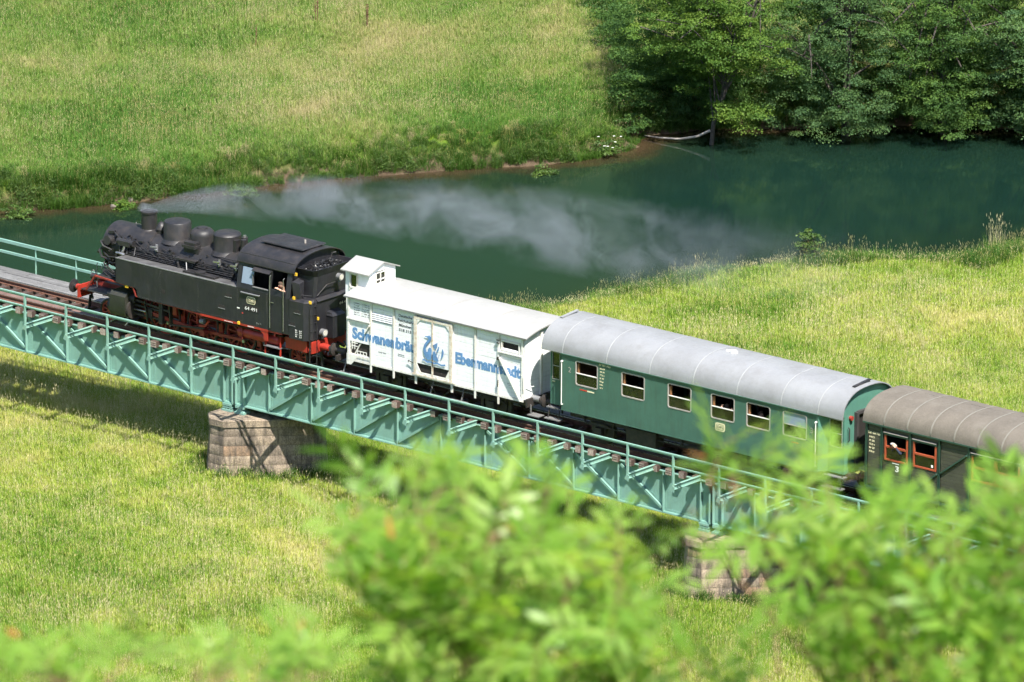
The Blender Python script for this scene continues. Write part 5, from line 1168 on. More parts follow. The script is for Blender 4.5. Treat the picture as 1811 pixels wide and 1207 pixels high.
MB().bar((36.3, -1.2, 3.02), (36.3, -.4, 3.02), .04, .05).bar((36.3, -.6, 1.3), (36.3, -.6, 3.1), .03, .03).bar((36.2, -1.1, 1.15), (35.95, -.5, 1.7), .04, .04).build('end_fittings', 'dark_green_steel', c2)
da = coach_arch(1.50, 3.31, 4.11)
rf = MB().rings([[(x, q[0], q[1]) for q in da] + [(x, q[0] * .975, q[1] - .03) for q in da[::-1]] for x in (36.33, 49.4)]).build('roof', 'brown_roof', c2, smooth=40, label='brown felted roof with pale ribs')
for x in np.arange(37.2, 49.2, .98):
    MB().rings([[(xx, q[0] * 1.002, q[1] + .003) for q in da] + [(xx, q[0] * 1.006, q[1] + .012) for q in da[::-1]] for xx in (x, x + .06)]).build('roof_rib', 'brown_roof_seam', rf, smooth=40)
for x in (37.6, 39.5, 41.6): MB().bar((x, .28, 4.10), (x + .9, .28, 4.10), .012, .012).build('roof_wire', 'under_iron', rf)
MB().bar((36.35, -1.505, 3.29), (49.35, -1.505, 3.29), .03, .05).build('eave', 'dark_green_steel', rf)
MB().box(DX0, DX1, -1.36, 1.36, 1.06, 1.119).build('floor', 'interior_dark', c2)
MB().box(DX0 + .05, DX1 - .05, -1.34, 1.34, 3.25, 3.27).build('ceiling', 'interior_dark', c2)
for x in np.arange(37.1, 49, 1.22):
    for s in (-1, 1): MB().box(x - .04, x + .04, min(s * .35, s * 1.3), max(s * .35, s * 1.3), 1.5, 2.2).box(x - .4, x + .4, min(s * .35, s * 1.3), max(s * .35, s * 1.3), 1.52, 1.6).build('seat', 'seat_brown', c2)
for x in (38.6, 46.8):
    for s in (-1, 1): road_wheel(c2, x, s); axle_guard(c2, x, s)
    MB().cyl((x, -.8, .5), (x, .8, .5), .08, n=10).build('axle', 'under_iron', c2)
for s in (-1, 1): MB().box(37.5, 48.5, min(s * 1.2, s * 1.45), max(s * 1.2, s * 1.45), .5, .54).build('foot_board', 'grey_plank', c2)
text('300 464 Nür', 36.50, 2.90, -1.4235, .09, c2, 'cream', .56, bold=.02)
for k, t_ in enumerate(('MCi', 'Pl 58', '15,3 t', 'Br 20', 'Kkg')):
    text(t_, 36.56, 2.76 - k * .125, -1.4235, .065, c2, 'cream', .22, bold=.02)
text('3', 37.66, 1.78, -1.4245, .2, c2, 'letter_white', .15, bold=.02)
MB().box(37.55, 37.83, -1.428, -1.4235, 2.035, 2.07).build('small_sign', 'letter_white', c2)
MB().cyl((39.2, -1.38, 2.22), (39.2, -1.38, 2.30), .05, n=10).build('cup_on_sill', 'letter_white', c2)

# ------------------------------------------------------------------ people: one continuous skinned body each
def person(label, hip, face_ang, lean, arms, mats, legs, hair, head_tilt=(0, 0), group=None, sleeves=False):
    """hip: world point; face_ang: heading of the chest; arms: [(elbow, wrist)] for two sides in world coordinates; legs: [(knee, ankle)]"""
    f = Vector((math.cos(face_ang), math.sin(face_ang), 0)); sd = Vector((-f.y, f.x, 0)); hip = Vector(hip)
    upv = (Vector((0, 0, 1)) * math.cos(lean) + f * math.sin(lean)).normalized()
    chest = hip + upv * .34; neck = hip + upv * .53; chin = neck + upv * .07 + f * .015; crown = chin + upv * .2 + f * head_tilt[0]
    V = [hip, hip + upv * .17, chest, neck, chin, chin + upv * .1 + f * .02, crown]; RR = [.15, .14, .155, .06, .062, .095, .075]
    E = [(0, 1), (1, 2), (2, 3), (3, 4), (4, 5), (5, 6)]; lab = ['shirt', 'shirt', 'shirt', 'skin', 'skin', 'skin', 'skin']
    for sgn, (el, wr) in zip((1, -1), arms):
        sh = chest + upv * .12 + sd * sgn * .19; n0 = len(V); el, wr = Vector(el), Vector(wr)
        V += [sh, el, wr]; RR += [.062, .046, .031]; lab += ['shirt', 'shirt' if sleeves else 'skin', 'skin']; E += [(2, n0), (n0, n0 + 1), (n0 + 1, n0 + 2)]
    for sgn, (kn, an) in zip((1, -1), legs):
        th = hip + sd * sgn * .1 - Vector((0, 0, .03)); n0 = len(V); kn, an = Vector(kn), Vector(an)
        toe = an + f * .17 - Vector((0, 0, .05))
        V += [th, kn, an, toe]; RR += [.09, .062, .045, .04]; lab += ['trousers'] * 4; E += [(0, n0), (n0, n0 + 1), (n0 + 1, n0 + 2), (n0 + 2, n0 + 3)]
    me = bpy.data.meshes.new('person_body'); me.from_pydata([v[:] for v in V], E, [])
    ob = bpy.data.objects.new('person', me); COL.objects.link(ob)
    sk = ob.modifiers.new('skin', 'SKIN'); sk.use_smooth_shade = True
    for i, sv in enumerate(me.skin_vertices[0].data): sv.radius = (RR[i], RR[i] * (1.15 if i in (0, 1, 2) else 1)); sv.use_root = (i == 0)
    ss = ob.modifiers.new('sub', 'SUBSURF'); ss.levels = ss.render_levels = 2
    bpy.context.view_layer.update()
    ev = ob.evaluated_get(bpy.context.evaluated_depsgraph_get()); m2 = bpy.data.meshes.new_from_object(ev)
    ob.modifiers.clear()
    root = hip.copy(); root.z -= .15
    co_ = np.empty(len(m2.vertices) * 3); m2.vertices.foreach_get('co', co_); co_ = co_.reshape(-1, 3)
    for mname in mats: m2.materials.append(MATS[mname])
    segs = [(V[a], V[b_], 'skin' if (lab[b_] == 'skin' and lab[a] == 'skin') else ('trousers' if 'trousers' in (lab[a], lab[b_]) and lab[b_] == 'trousers' else 'shirt')) for a, b_ in E]
    mi = []
    for p_ in m2.polygons:
        c_ = p_.center; best, bl_ = 1e9, 'shirt'
        for a, b_, l_ in segs:
            t = max(0, min(1, (c_ - a).dot(b_ - a) / max(1e-9, (b_ - a).length_squared))); d_ = (c_ - a - (b_ - a) * t).length
            if d_ < best: best, bl_ = d_, l_
        mi.append({'skin': 0, 'shirt': 1, 'trousers': 2}[bl_])
    # hands with five fingers, nose, ears, eyes, mouth joined to the body
    ex = MB()
    for sgn, (el, wr) in zip((1, -1), arms):
        el, wr = Vector(el), Vector(wr); d = (wr - el).normalized(); sv = d.cross(upv); sv = sv.normalized() if sv.length > .1 else sd
        nv = sv.cross(d)
        M = Matrix((d, sv, nv)).transposed(); ex.obox(wr + d * .05, (.05, .038, .014), M)
        for q, L in zip((-.03, -.01, .01, .03), (.062, .075, .08, .068)):
            b0 = wr + d * .095 + sv * q; ex.tube([b0, b0 + d * L * .5 - nv * .006, b0 + d * L * .85 - nv * .03], [.0085, .008, .006], 5)
        t0 = wr + d * .03 + sv * sgn * .036; ex.tube([t0, t0 + d * .03 + sv * sgn * .028, t0 + d * .065 + sv * sgn * .03 - nv * .01], [.010, .009, .007], 5)
    hc = chin + upv * .1 + f * .02
    ex.rings([[hc + f * .085 + sd * .012 - upv * .02, hc + f * .085 - sd * .012 - upv * .02, hc + f * .085 + upv * .03], [hc + f * .118 + sd * .008 - upv * .022, hc + f * .118 - sd * .008 - upv * .022, hc + f * .098 + upv * .02]])
    for sgn in (1, -1): ex.cyl(hc + sd * sgn * .082 - upv * .005, hc + sd * sgn * .1, .028, n=8)
    n0 = len(m2.vertices)
    bm = bmesh.new(); bm.from_mesh(m2); bm.faces.ensure_lookup_table()
    for i, fc in enumerate(bm.faces): fc.material_index = mi[i]; fc.smooth = True
    vv = [bm.verts.new(v) for v in ex.v]
    for fc in ex.f:
        try:
            q = bm.faces.new([vv[i] for i in fc]); q.material_index = 0; q.smooth = True
        except ValueError: pass
    for v in bm.verts: v.co -= root
    bmesh.ops.recalc_face_normals(bm, faces=bm.faces)
    bm.to_mesh(m2); bm.free(); ob.data = m2; ob.location = root
    tag(ob, label, 'person', group)
    h = MB(); rows = []
    for a in np.linspace(0.15, 1.75, 6):
        row = []
        for k in range(14):
            b_ = 2 * math.pi * k / 14; dirv = (sd * math.cos(b_) + f * math.sin(b_)) * math.sin(a) + upv * math.cos(a)
            lim = 1.0 if math.sin(b_) < .35 else .55
            aa = a * lim; dirv = (sd * math.cos(b_) + f * math.sin(b_)) * math.sin(aa) + upv * math.cos(aa)
            row.append(hc + upv * .035 + dirv * (.108 + .006 * math.sin(5 * b_)))
        rows.append(row)
    h.rings(rows, True, False).build('hair', hair, ob, smooth=60)
    for sgn in (1, -1):
        p0 = hc + f * .088 + sd * sgn * .035 + upv * .015
        MB().lathe(p0 - f * .01, p0 + f * .008, [(0, .012), (.7, .012), (1, .006)], 8).build('eye', 'interior_dark', ob)
    MB().obox(hc + f * .092 - upv * .05, (.006, .022, .006), Matrix((f, sd, upv)).transposed()).build('mouth', 'letter_red', ob)
    return ob
d2r = math.radians
# driver at the cab door, forearm on the door edge
person('driver in dark overalls resting a bare forearm on the locomotive cab door', (10.42, -1.08, 2.42), d2r(-115), .32, [((10.62, -1.36, 2.86), (10.36, -1.50, 2.99)), ((10.12, -1.2, 2.72), (10.0, -1.0, 2.55))], ['skin', 'shirt_navy', 'trousers_dark'], [((10.48, -1.0, 1.98), (10.5, -.95, 1.56)), ((10.3, -1.0, 1.98), (10.3, -.92, 1.56))], 'hair_brown')
# passengers
def seated(label, x, y, ang, lean, arms, shirt, hair, dz=0.0):
    f = Vector((math.cos(ang), math.sin(ang), 0)); sd = Vector((-f.y, f.x, 0)); h = Vector((x, y, 1.76 + dz))
    legs = [((h + f * .42 + sd * q * .11 + Vector((0, 0, .02)))[:], (h + f * .46 + sd * q * .11 - Vector((0, 0, .46)))[:]) for q in (1, -1)]
    return person(label, h[:], ang, lean, arms, ['skin', shirt, 'trousers_dark'], legs, hair)
seated('passenger in pale blue shirt raising one hand, fourth window of the green coach', 30.28, -1.08, d2r(180), .05, [((30.1, -1.32, 2.2), (30.16, -1.32, 2.48)), ((30.5, -1.22, 2.24), (30.58, -1.30, 2.45))], 'shirt_blue', 'hair_brown')
seated('passenger in orange top, low beside the fifth window of the green coach', 31.52, -1.02, d2r(0), .1, [((31.70, -1.22, 2.05), (31.85, -1.15, 2.0)), ((31.72, -.85, 2.05), (31.9, -.95, 2.0))], 'shirt_orange', 'hair_brown')
person('passenger in navy jacket standing behind the fifth window of the green coach', (32.0, -.7, 2.02), d2r(-100), .15, [((32.28, -.85, 2.25), (32.2, -1.1, 2.4)), ((31.75, -.85, 2.25), (31.8, -1.1, 2.3))], ['skin', 'shirt_navy', 'trousers_dark'], [((32.1, -.72, 1.6), (32.1, -.66, 1.22)), ((31.9, -.72, 1.6), (31.9, -.66, 1.22))], 'hair_grey', sleeves=True)
person('grey-haired passenger in navy leaning on the first red window of the last coach', (37.8, -1.05, 2.05), d2r(-120), .55, [((37.95, -1.50, 2.46), (37.75, -1.53, 2.66)), ((37.55, -1.40, 2.50), (37.72, -1.54, 2.64))], ['skin', 'shirt_navy', 'trousers_dark'], [((37.9, -.95, 1.62), (37.9, -.85, 1.2)), ((37.7, -.95, 1.62), (37.7, -.85, 1.2))], 'hair_grey', (.02, 0), sleeves=True)
# ------------------------------------------------------------------ foliage helpers
def leaf_mat(name, cols, trans=.35, rough=.45, pos_scale=.8, spec=.35):
    mt, nt, b, out = new_mat(name); p = worldpos(nt)
    at = nt.nodes.new('ShaderNodeAttribute'); at.attribute_name = 'tint'
    n_ = noise(nt, p, pos_scale, 3, .6)
    f = fmath(nt, 'ADD', fmath(nt, 'MULTIPLY', at.outputs['Fac'], .6), fmath(nt, 'MULTIPLY', n_, .5), clamp=True)
    c = ramp(nt, f, [(i / (len(cols) - 1) * .7 + .15, q) for i, q in enumerate(cols)])
    nt.links.new(c, b.inputs['Base Color']); b.inputs['Roughness'].default_value = rough; b.inputs['Specular IOR Level'].default_value = spec
    tl = nt.nodes.new('ShaderNodeBsdfTranslucent')
    nt.links.new(mixc(nt, 1.0, c, (1.25, 1.2, .55), 'MULTIPLY'), tl.inputs[0])
    mx = nt.nodes.new('ShaderNodeMixShader'); mx.inputs[0].default_value = trans
    nt.links.new(b.outputs[0], mx.inputs[1]); nt.links.new(tl.outputs[0], mx.inputs[2]); nt.links.new(mx.outputs[0], out.inputs[0])
    return mt
leaf_mat('leaf_alder', [(.035, .08, .026), (.062, .132, .034), (.115, .20, .04)], .4, .6, .8, .18)
leaf_mat('leaf_willow', [(.045, .105, .048), (.078, .155, .058), (.125, .21, .065)], .4, .6, .8, .18)
leaf_mat('leaf_maple', [(.048, .105, .025), (.085, .17, .03), (.16, .245, .04)], .42, .6, .8, .18)
leaf_mat('leaf_bank', [(.025, .06, .014), (.06, .12, .022), (.12, .19, .035)], .3, .5)
leaf_mat('leaf_fore', [(.13, .30, .035), (.255, .43, .065), (.38, .52, .12)], .6, .35, 3.0)
leaf_mat('leaf_dry', [(.30, .13, .03), (.42, .20, .05), (.5, .3, .08)], .3, .6)

def leaf_mesh(name, C, U, Vv, N, mat, tint, fold=.25):
    """one mesh of folded diamond leaves: C centres, U half-length vectors, Vv half-width vectors, N normals"""
    n = len(C)
    P = np.empty((n, 4, 3)); P[:, 0] = C - U; P[:, 1] = C + Vv + N * fold; P[:, 2] = C + U; P[:, 3] = C - Vv + N * fold
    me = bpy.data.meshes.new(name); me.vertices.add(n * 4); me.vertices.foreach_set('co', P.astype(np.float32).ravel())
    base = np.arange(n)[:, None] * 4; tri = np.concatenate([base + [0, 1, 2], base + [0, 2, 3]], 1).astype(np.int32).ravel()
    me.loops.add(n * 6); me.loops.foreach_set('vertex_index', tri)
    me.polygons.add(n * 2); me.polygons.foreach_set('loop_start', np.arange(0, n * 6, 3, dtype=np.int32))
    a = me.attributes.new('tint', 'FLOAT', 'POINT'); a.data.foreach_set('value', np.repeat(tint, 4).astype(np.float32))
    me.materials.append(MATS[mat]); me.update(calc_edges=True); me.validate(); return me
def unit(v): return v / np.maximum(np.linalg.norm(v, axis=1, keepdims=True), 1e-9)
def clumped_leaves(rng, centres, rad, per, size, up=.6, flat=.55, outdir=None):
    n = len(centres) * per
    cc = np.repeat(centres, per, 0); rr = np.repeat(rad, per)
    d = unit(rng.normal(size=(n, 3))); d[:, 2] = np.abs(d[:, 2]) * .9 - .25
    P = cc + d * (rr * rng.random(n) ** .45)[:, None] * np.array([1, 1, flat])
    nn = unit(rng.normal(size=(n, 3)) * .55 + d * .5 + np.array([0, 0, up]))
    t = unit(np.cross(nn, rng.normal(size=(n, 3)))); bt = np.cross(nn, t)
    s = size * rng.uniform(.65, 1.25, n)
    tint = np.clip(np.repeat(rng.random(len(centres)), per) * .6 + rng.random(n) * .5, 0, 1)
    return P, t * s[:, None] * .5, bt * s[:, None] * .36, nn * (s * .1)[:, None], tint
def tree(base, h, rx, ry, cz, rz, mat, label, seed, nclump=300, per=95, size=.11,  trunk_pts=None, lean=(0, 0), tr=.22, skirt=None):
    rng = np.random.default_rng(seed); bx, by = base; bz = float(ground_h(np.array([bx]), np.array([by]))[0]) - .1
    root = thing('riverside_tree', (bx, by, bz), label, 'tree', 'trees on the far river bank')
    c0 = np.array([bx + lean[0], by + lean[1], bz + cz])
    # trunk and limbs
    pts = trunk_pts or [(bx, by, bz), (bx + lean[0] * .15, by + lean[1] * .15, bz + h * .2), (bx + lean[0] * .5, by + lean[1] * .5, bz + h * .5), (bx + lean[0], by + lean[1], bz + h * .9)]
    mb = MB().tube(pts, [tr * (1 - .8 * i / (len(pts) - 1)) for i in range(len(pts))], 9)
    # crown clumps: on branches that reach out from the trunk
    cen = []
    nb = 26
    for k in range(nb):
        d = unit(rng.normal(size=(1, 3)))[0]; d[2] = d[2] * .8
        tip = c0 + d * np.array([rx, ry, rz]) * rng.uniform(.72, 1.0)
        t = rng.uniform(.15, .8); i = int(t * (len(pts) - 1)); q = t * (len(pts) - 1) - i
        st = np.array(pts[i]) * (1 - q) + np.array(pts[i + 1]) * q
        mid = (st + tip) / 2 + np.array([0, 0, rng.uniform(.1, .9)])
        mb.tube([st, mid, tip], [tr * .32, tr * .2, .025], 6)
        for j in range(nclump // nb):
            u = rng.uniform(.35, 1.05); a = st * (1 - u) ** 2 + 2 * mid * u * (1 - u) + tip * u ** 2
            cen.append(a + rng.normal(size=3) * np.array([.55, .55, .42]) * (.5 + u))
    mb.build('trunk', 'bark', root, smooth=50)
    if skirt is not None:
        for (x, y, z, n_, sx, sy, sz) in skirt:
            for j in range(n_ * 2): cen.append(np.array([x, y, z]) + rng.uniform(-1, 1, 3) * np.array([sx, sy, sz]) * 1.3)
    cen = np.array(cen); gz = ground_h(cen[:, 0], cen[:, 1]); cen = cen[cen[:, 2] > np.maximum(gz, WZ) + .35]
    rad = rng.uniform(.32, .72, len(cen))
    C, U, V_, N, tint = clumped_leaves(rng, cen, rad, int(per * 1.45), size * .8)
    ok = C[:, 2] > WZ + .1; C, U, V_, N, tint = C[ok], U[ok], V_[ok], N[ok], tint[ok]
    me = leaf_mesh('crown', C - np.array(root.location), U, V_, N, mat, tint)
    ob = bpy.data.objects.new('crown', me); COL.objects.link(ob); ob.parent = root
    return root
def at_px(px, py, z): return ground_at(px, py, z)
# the leaning tree that stands in the water edge
tp = [(-9.2, 47.4, -5.6), (-9.15, 47.5, -4.3), (-8.75, 47.7, -3.0), (-8.3, 47.9, -2.0), (-7.9, 48.4, .2), (-7.6, 49.0, 3.0), (-7.5, 49.5, 7.0)]
tree((-9.2, 47.6), 12, 3.6, 3.2, 6.6, 4.6, 'leaf_maple', 'leaning tree with bare lower trunk standing in the water', 1, 300, 95, .115, tp, tr=.10, skirt=[(-8.3, 47.6, -1.0, 16, 1.7, .9, .7), (-10.6, 47.8, -1.8, 14, 1.2, .8, .7), (-7.4, 47.4, -3.6, 9, .9, .5, .4)])
tree((-11.6, 50.2), 11, 3.4, 3.0, 5.0, 4.4, 'leaf_alder', 'dark bushy tree at the left end of the riverside trees', 2, 330, 95, .105, tr=.2, skirt=[(-12.0, 48.6, -3.2, 30, 1.0, 1.0, 1.3), (-10.6, 48.9, -3.8, 26, 1.3, .7, .9), (-13.3, 50.0, -2.0, 20, .8, 1.2, 1.4)])
tree((-6.0, 52.2), 12, 3.4, 3.2, 5.2, 4.8, 'leaf_willow', 'grey-green drooping tree right of the leaning trunk', 3, 340, 95, .10, tr=.22, skirt=[(-6.6, 50.6, -3.0, 40, 1.6, .9, 1.3), (-5.2, 51.4, -4.0, 22, 1.3, .8, .6)])
tree((-3.2, 55.0), 12, 3.3, 3.2, 5.4, 4.8, 'leaf_alder', 'dark green tree with dead twigs in the middle of the riverside trees', 4, 320, 95, .11, tr=.22, skirt=[(-3.4, 53.4, -2.6, 34, 1.4, .9, 1.4), (-2.4, 54.0, -4.1, 18, 1.2, .8, .5)])
tree((-.2, 57.4), 13, 3.4, 3.3, 5.6, 5.0, 'leaf_willow', 'broad tree with feathery leaves hanging low over the water', 5, 320, 95, .115, tr=.24, skirt=[(-.6, 55.8, -2.8, 34, 1.5, .9, 1.4), (.4, 56.4, -4.2, 16, 1.2, .8, .4)])
tree((3.2, 59.4), 13, 3.6, 3.3, 5.6, 5.0, 'leaf_maple', 'sunlit light green tree at the right end of the riverside trees', 6, 340, 95, .115, tr=.24, skirt=[(2.2, 57.8, -2.4, 36, 1.6, .9, 1.6), (2.6, 57.2, -4.2, 14, 1.0, .6, .4)])
tree((7.0, 63.0), 14, 3.8, 3.6, 6.2, 5.4, 'leaf_maple', 'tall light tree beyond the right end of the riverside row', 7, 260, 90, .12, tr=.26)
tree((-10.2, 56.5), 14, 4.2, 3.8, 6.4, 5.6, 'leaf_alder', 'dark tree in the second row behind the leaning trunk', 8, 280, 85, .125, tr=.28)
tree((-4.6, 61.0), 15, 4.4, 4.0, 6.8, 6.0, 'leaf_alder', 'tall dark tree in the second row behind the drooping tree', 9, 280, 85, .125, tr=.28)
tree((1.8, 66.0), 15, 4.4, 4.0, 6.8, 6.0, 'leaf_willow', 'tall tree in the second row behind the sunlit tree', 10, 260, 85, .125, tr=.28)
def gp(px, py, z): q = ground_at(px, py, z); return (float(q[0]), float(q[1]))
# undergrowth filling the shade below the riverside trees
rng = np.random.default_rng(77); cen = []
sh_ = np.array([(-13.6, 46.6), (-13.4, 48.4), (-11.2, 50.3), (-8, 53.2), (-5.4, 56.2), (-2, 58.2), (2.6, 61.6), (8, 67)])
seg = np.r_[0, np.cumsum(np.hypot(*np.diff(sh_, axis=0).T))]
for k in range(1250):
    t = rng.uniform(0, seg[-1]); x = np.interp(t, seg, sh_[:, 0]); y = np.interp(t, seg, sh_[:, 1]); o_ = rng.uniform(-.9, 6.0) if k % 2 else rng.uniform(-.9, 1.6); x -= .68 * o_; y += .73 * o_
    z = float(ground_h(np.array([x]), np.array([y]))[0]); cen.append((x, y, max(z, WZ) + .3 + rng.random() ** 1.3 * min(4.5, 1.7 + .8 * max(o_, 0))))
for k in range(150):
    u_ = rng.random(); x, y = gp(1085 + 45 * u_ + rng.normal() * 14, 30 + 175 * u_, GZ); cen.append((x, y, GZ + .25 + rng.random() * 1.5))
for k in range(90):
    u_ = rng.random(); x, y = gp(1048 + 45 * u_ + rng.normal() * 16, -30 + 130 * u_, GZ); cen.append((x, y, GZ + .2 + rng.random() ** 1.5 * (1.8 - u_)))
C, U, V_, N, t = clumped_leaves(rng, np.array(cen), rng.uniform(.3, .65, len(cen)), 100, .095)
ob = bpy.data.objects.new('undergrowth', leaf_mesh('undergrowth', C, U, V_, N, 'leaf_alder', t)); COL.objects.link(ob)
tag(ob, 'dense shady undergrowth below the riverside trees', kind='stuff')

# dead branch reaching into the shallows, second stick
b0 = MB().tube([(-9.2, 47.35, -4.6), (-9.6, 47.0, -4.85), (-10.3, 46.7, -5.02), (-11.2, 46.5, -5.08), (-11.9, 46.45, -5.1)], [.06, .05, .045, .035, .015], 7).build('dead_branch', 'dead_wood', None, smooth=60)
tag(b0, 'bleached dead branch lying on the water by the leaning trunk', 'branch')
b1 = MB().tube([(-10.6, 49.2, -.4), (-9.6, 48.0, -.9), (-9.0, 47.5, -1.9)], [.05, .04, .015], 6).tube([(-6.2, 49.9, -.6), (-5.6, 49.3, -1.4), (-5.4, 49.1, -2.1)], [.04, .03, .01], 6).build('dead_twigs', 'bark', None)
tag(b1, 'bare dark dead twigs showing between the riverside leaves', 'twigs')

# ------------------------------------------------------------------ grass: tuft models scattered on the meadows
def grass_mat(name, green, straw, straw_bias):
    mt, nt, b, out = new_mat(name); p = worldpos(nt)
    oi = nt.nodes.new('ShaderNodeObjectInfo')
    at = nt.nodes.new('ShaderNodeAttribute'); at.attribute_name = 'tint'
    big = noise(nt, p, .07, 5, .6); midn = noise(nt, p, .55, 4, .6)
    f = fmath(nt, 'ADD', fmath(nt, 'MULTIPLY', big, 2.6), fmath(nt, 'MULTIPLY', midn, .8))
    f = fmath(nt, 'ADD', f, fmath(nt, 'MULTIPLY', noise(nt, p, 2.6, 3, .6), .4))
    f = fmath(nt, 'ADD', f, fmath(nt, 'MULTIPLY_ADD', at.outputs['Fac'], .9, straw_bias), clamp=False)
    f = fmath(nt, 'MULTIPLY_ADD', f, 1.1, -1.97, clamp=True)
    c = ramp(nt, f, [(0.0, green[0]), (.3, green[1]), (.55, green[2]), (.8, straw[0]), (1.0, straw[1])])
    nt.links.new(c, b.inputs['Base Color']); b.inputs['Roughness'].default_value = .6; b.inputs['Specular IOR Level'].default_value = .2
    tl = nt.nodes.new('ShaderNodeBsdfTranslucent'); nt.links.new(c, tl.inputs[0])
    mx = nt.nodes.new('ShaderNodeMixShader'); mx.inputs[0].default_value = .35
    nt.links.new(b.outputs[0], mx.inputs[1]); nt.links.new(tl.outputs[0], mx.inputs[2]); nt.links.new(mx.outputs[0], out.inputs[0])
grass_mat('near_grass', [(.11, .23, .02), (.225, .34, .04), (.335, .415, .06)], [(.47, .465, .12), (.57, .52, .20)], .05)
grass_mat('near_straw', [(.38, .40, .07), (.49, .46, .12), (.57, .51, .17)], [(.63, .55, .25), (.70, .62, .36)], .3)
grass_mat('far_grass', [(.08, .185, .026), (.142, .25, .040), (.21, .29, .06)], [(.34, .33, .115), (.45, .39, .19)], -.03)
grass_mat('far_straw', [(.27, .28, .06), (.36, .335, .10), (.44, .39, .14)], [(.52, .44, .20), (.58, .49, .28)], .3)
grass_mat('bank_grass', [(.05, .12, .014), (.095, .19, .022), (.155, .26, .034)], [(.26, .32, .06), (.36, .36, .11)], -.2)
grass_mat('meadow_straw', [(.16, .22, .04), (.25, .28, .07), (.34, .33, .11)], [(.42, .38, .16), (.48, .42, .22)], .1)
GCOL = bpy.data.collections.new('tuft_models')
def tuft(name, rng, n, h0, h1, spread, w, mat, seeds=0, seedmat=None, bend=.35):
    V, F, T, MI = [], [], [], []
    def blade(x, y, h, w, bd, ang, tint, m_):
        i0 = len(V); dx, dy = math.cos(ang), math.sin(ang); sx, sy = -dy * w / 2, dx * w / 2
        for t, k in ((0, 1), (.5, .85), (1, 0)):
            ox, oy, oz = x + dx * bd * h * t * t, y + dy * bd * h * t * t, h * t * (1 - .25 * bd * t)
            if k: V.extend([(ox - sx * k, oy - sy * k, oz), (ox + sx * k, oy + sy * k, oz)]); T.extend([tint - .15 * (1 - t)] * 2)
            else: V.append((ox, oy, oz)); T.append(tint)
        F.extend([(i0, i0 + 1, i0 + 3, i0 + 2), (i0 + 2, i0 + 3, i0 + 4)]); MI.extend([m_, m_])
    for _ in range(n):
        a = rng.uniform(0, 2 * math.pi); r_ = spread * rng.random() ** .5
        blade(r_ * math.cos(a), r_ * math.sin(a), rng.uniform(h0, h1), w * rng.uniform(.7, 1.3), rng.uniform(.1, bend * 2), rng.uniform(0, 6.28), rng.uniform(0, .5), 0)
    for _ in range(seeds):
        a = rng.uniform(0, 2 * math.pi); r_ = spread * rng.random() ** .5; x, y = r_ * math.cos(a), r_ * math.sin(a); h = rng.uniform(h1 * 1.05, h1 * 1.55); an = rng.uniform(0, 6.28); bd = rng.uniform(.05, .3)
        blade(x, y, h, .009, bd, an, .5, 1)
        tx, ty, tz = x + math.cos(an) * bd * h, y + math.sin(an) * bd * h, h * (1 - .25 * bd)
        for q in range(3):
            i0 = len(V); s_ = .009; a2 = rng.uniform(0, 6.28)
            V.extend([(tx - s_ * math.cos(a2), ty - s_ * math.sin(a2), tz - .02), (tx + s_ * math.cos(a2), ty + s_ * math.sin(a2), tz - .03), (tx + .02 * math.cos(an), ty + .02 * math.sin(an), tz + .07), (tx, ty, tz - .09)]); T.extend([.7] * 4)
            F.extend([(0 + i0, 3 + i0, 1 + i0), (i0, i0 + 1, i0 + 2)]); MI.extend([1, 1])
    me = bpy.data.meshes.new(name); me.from_pydata(V, [], F)
    me.materials.append(MATS[mat]); me.materials.append(MATS[seedmat or mat]); me.polygons.foreach_set('material_index', MI)
    at = me.attributes.new('tint', 'FLOAT', 'POINT'); at.data.foreach_set('value', T)
    ob = bpy.data.objects.new(name, me); GCOL.objects.link(ob); return ob
def herb(name, rng, mat, h, spread, n, size):
    V, F, T = [], [], []
    for _ in range(n):
        a = rng.uniform(0, 6.28); r_ = spread * rng.random() ** .5; z = h * (rng.random() ** .7) * (1 - .5 * (r_ / spread) ** 2) + .03
        c = Vector((r_ * math.cos(a), r_ * math.sin(a), z)); nv = Vector((rng.gauss(0, .5), rng.gauss(0, .5), 1)).normalized(); t = nv.cross(Vector((rng.gauss(0, 1), rng.gauss(0, 1), rng.gauss(0, 1)))).normalized(); b_ = nv.cross(t)
        s = size * rng.uniform(.6, 1.2); i0 = len(V)
        V.extend([(c - t * s)[:], (c + b_ * s * .5 + nv * s * .15)[:], (c + t * s)[:], (c - b_ * s * .5 + nv * s * .15)[:]]); F.extend([(i0, i0 + 1, i0 + 2), (i0, i0 + 2, i0 + 3)]); T.extend([rng.random()] * 4)
    me = bpy.data.meshes.new(name); me.from_pydata(V, [], F); me.materials.append(MATS[mat])
    at = me.attributes.new('tint', 'FLOAT', 'POINT'); at.data.foreach_set('value', T)
    ob = bpy.data.objects.new(name, me); GCOL.objects.link(ob); return ob
rg = random.Random(5)
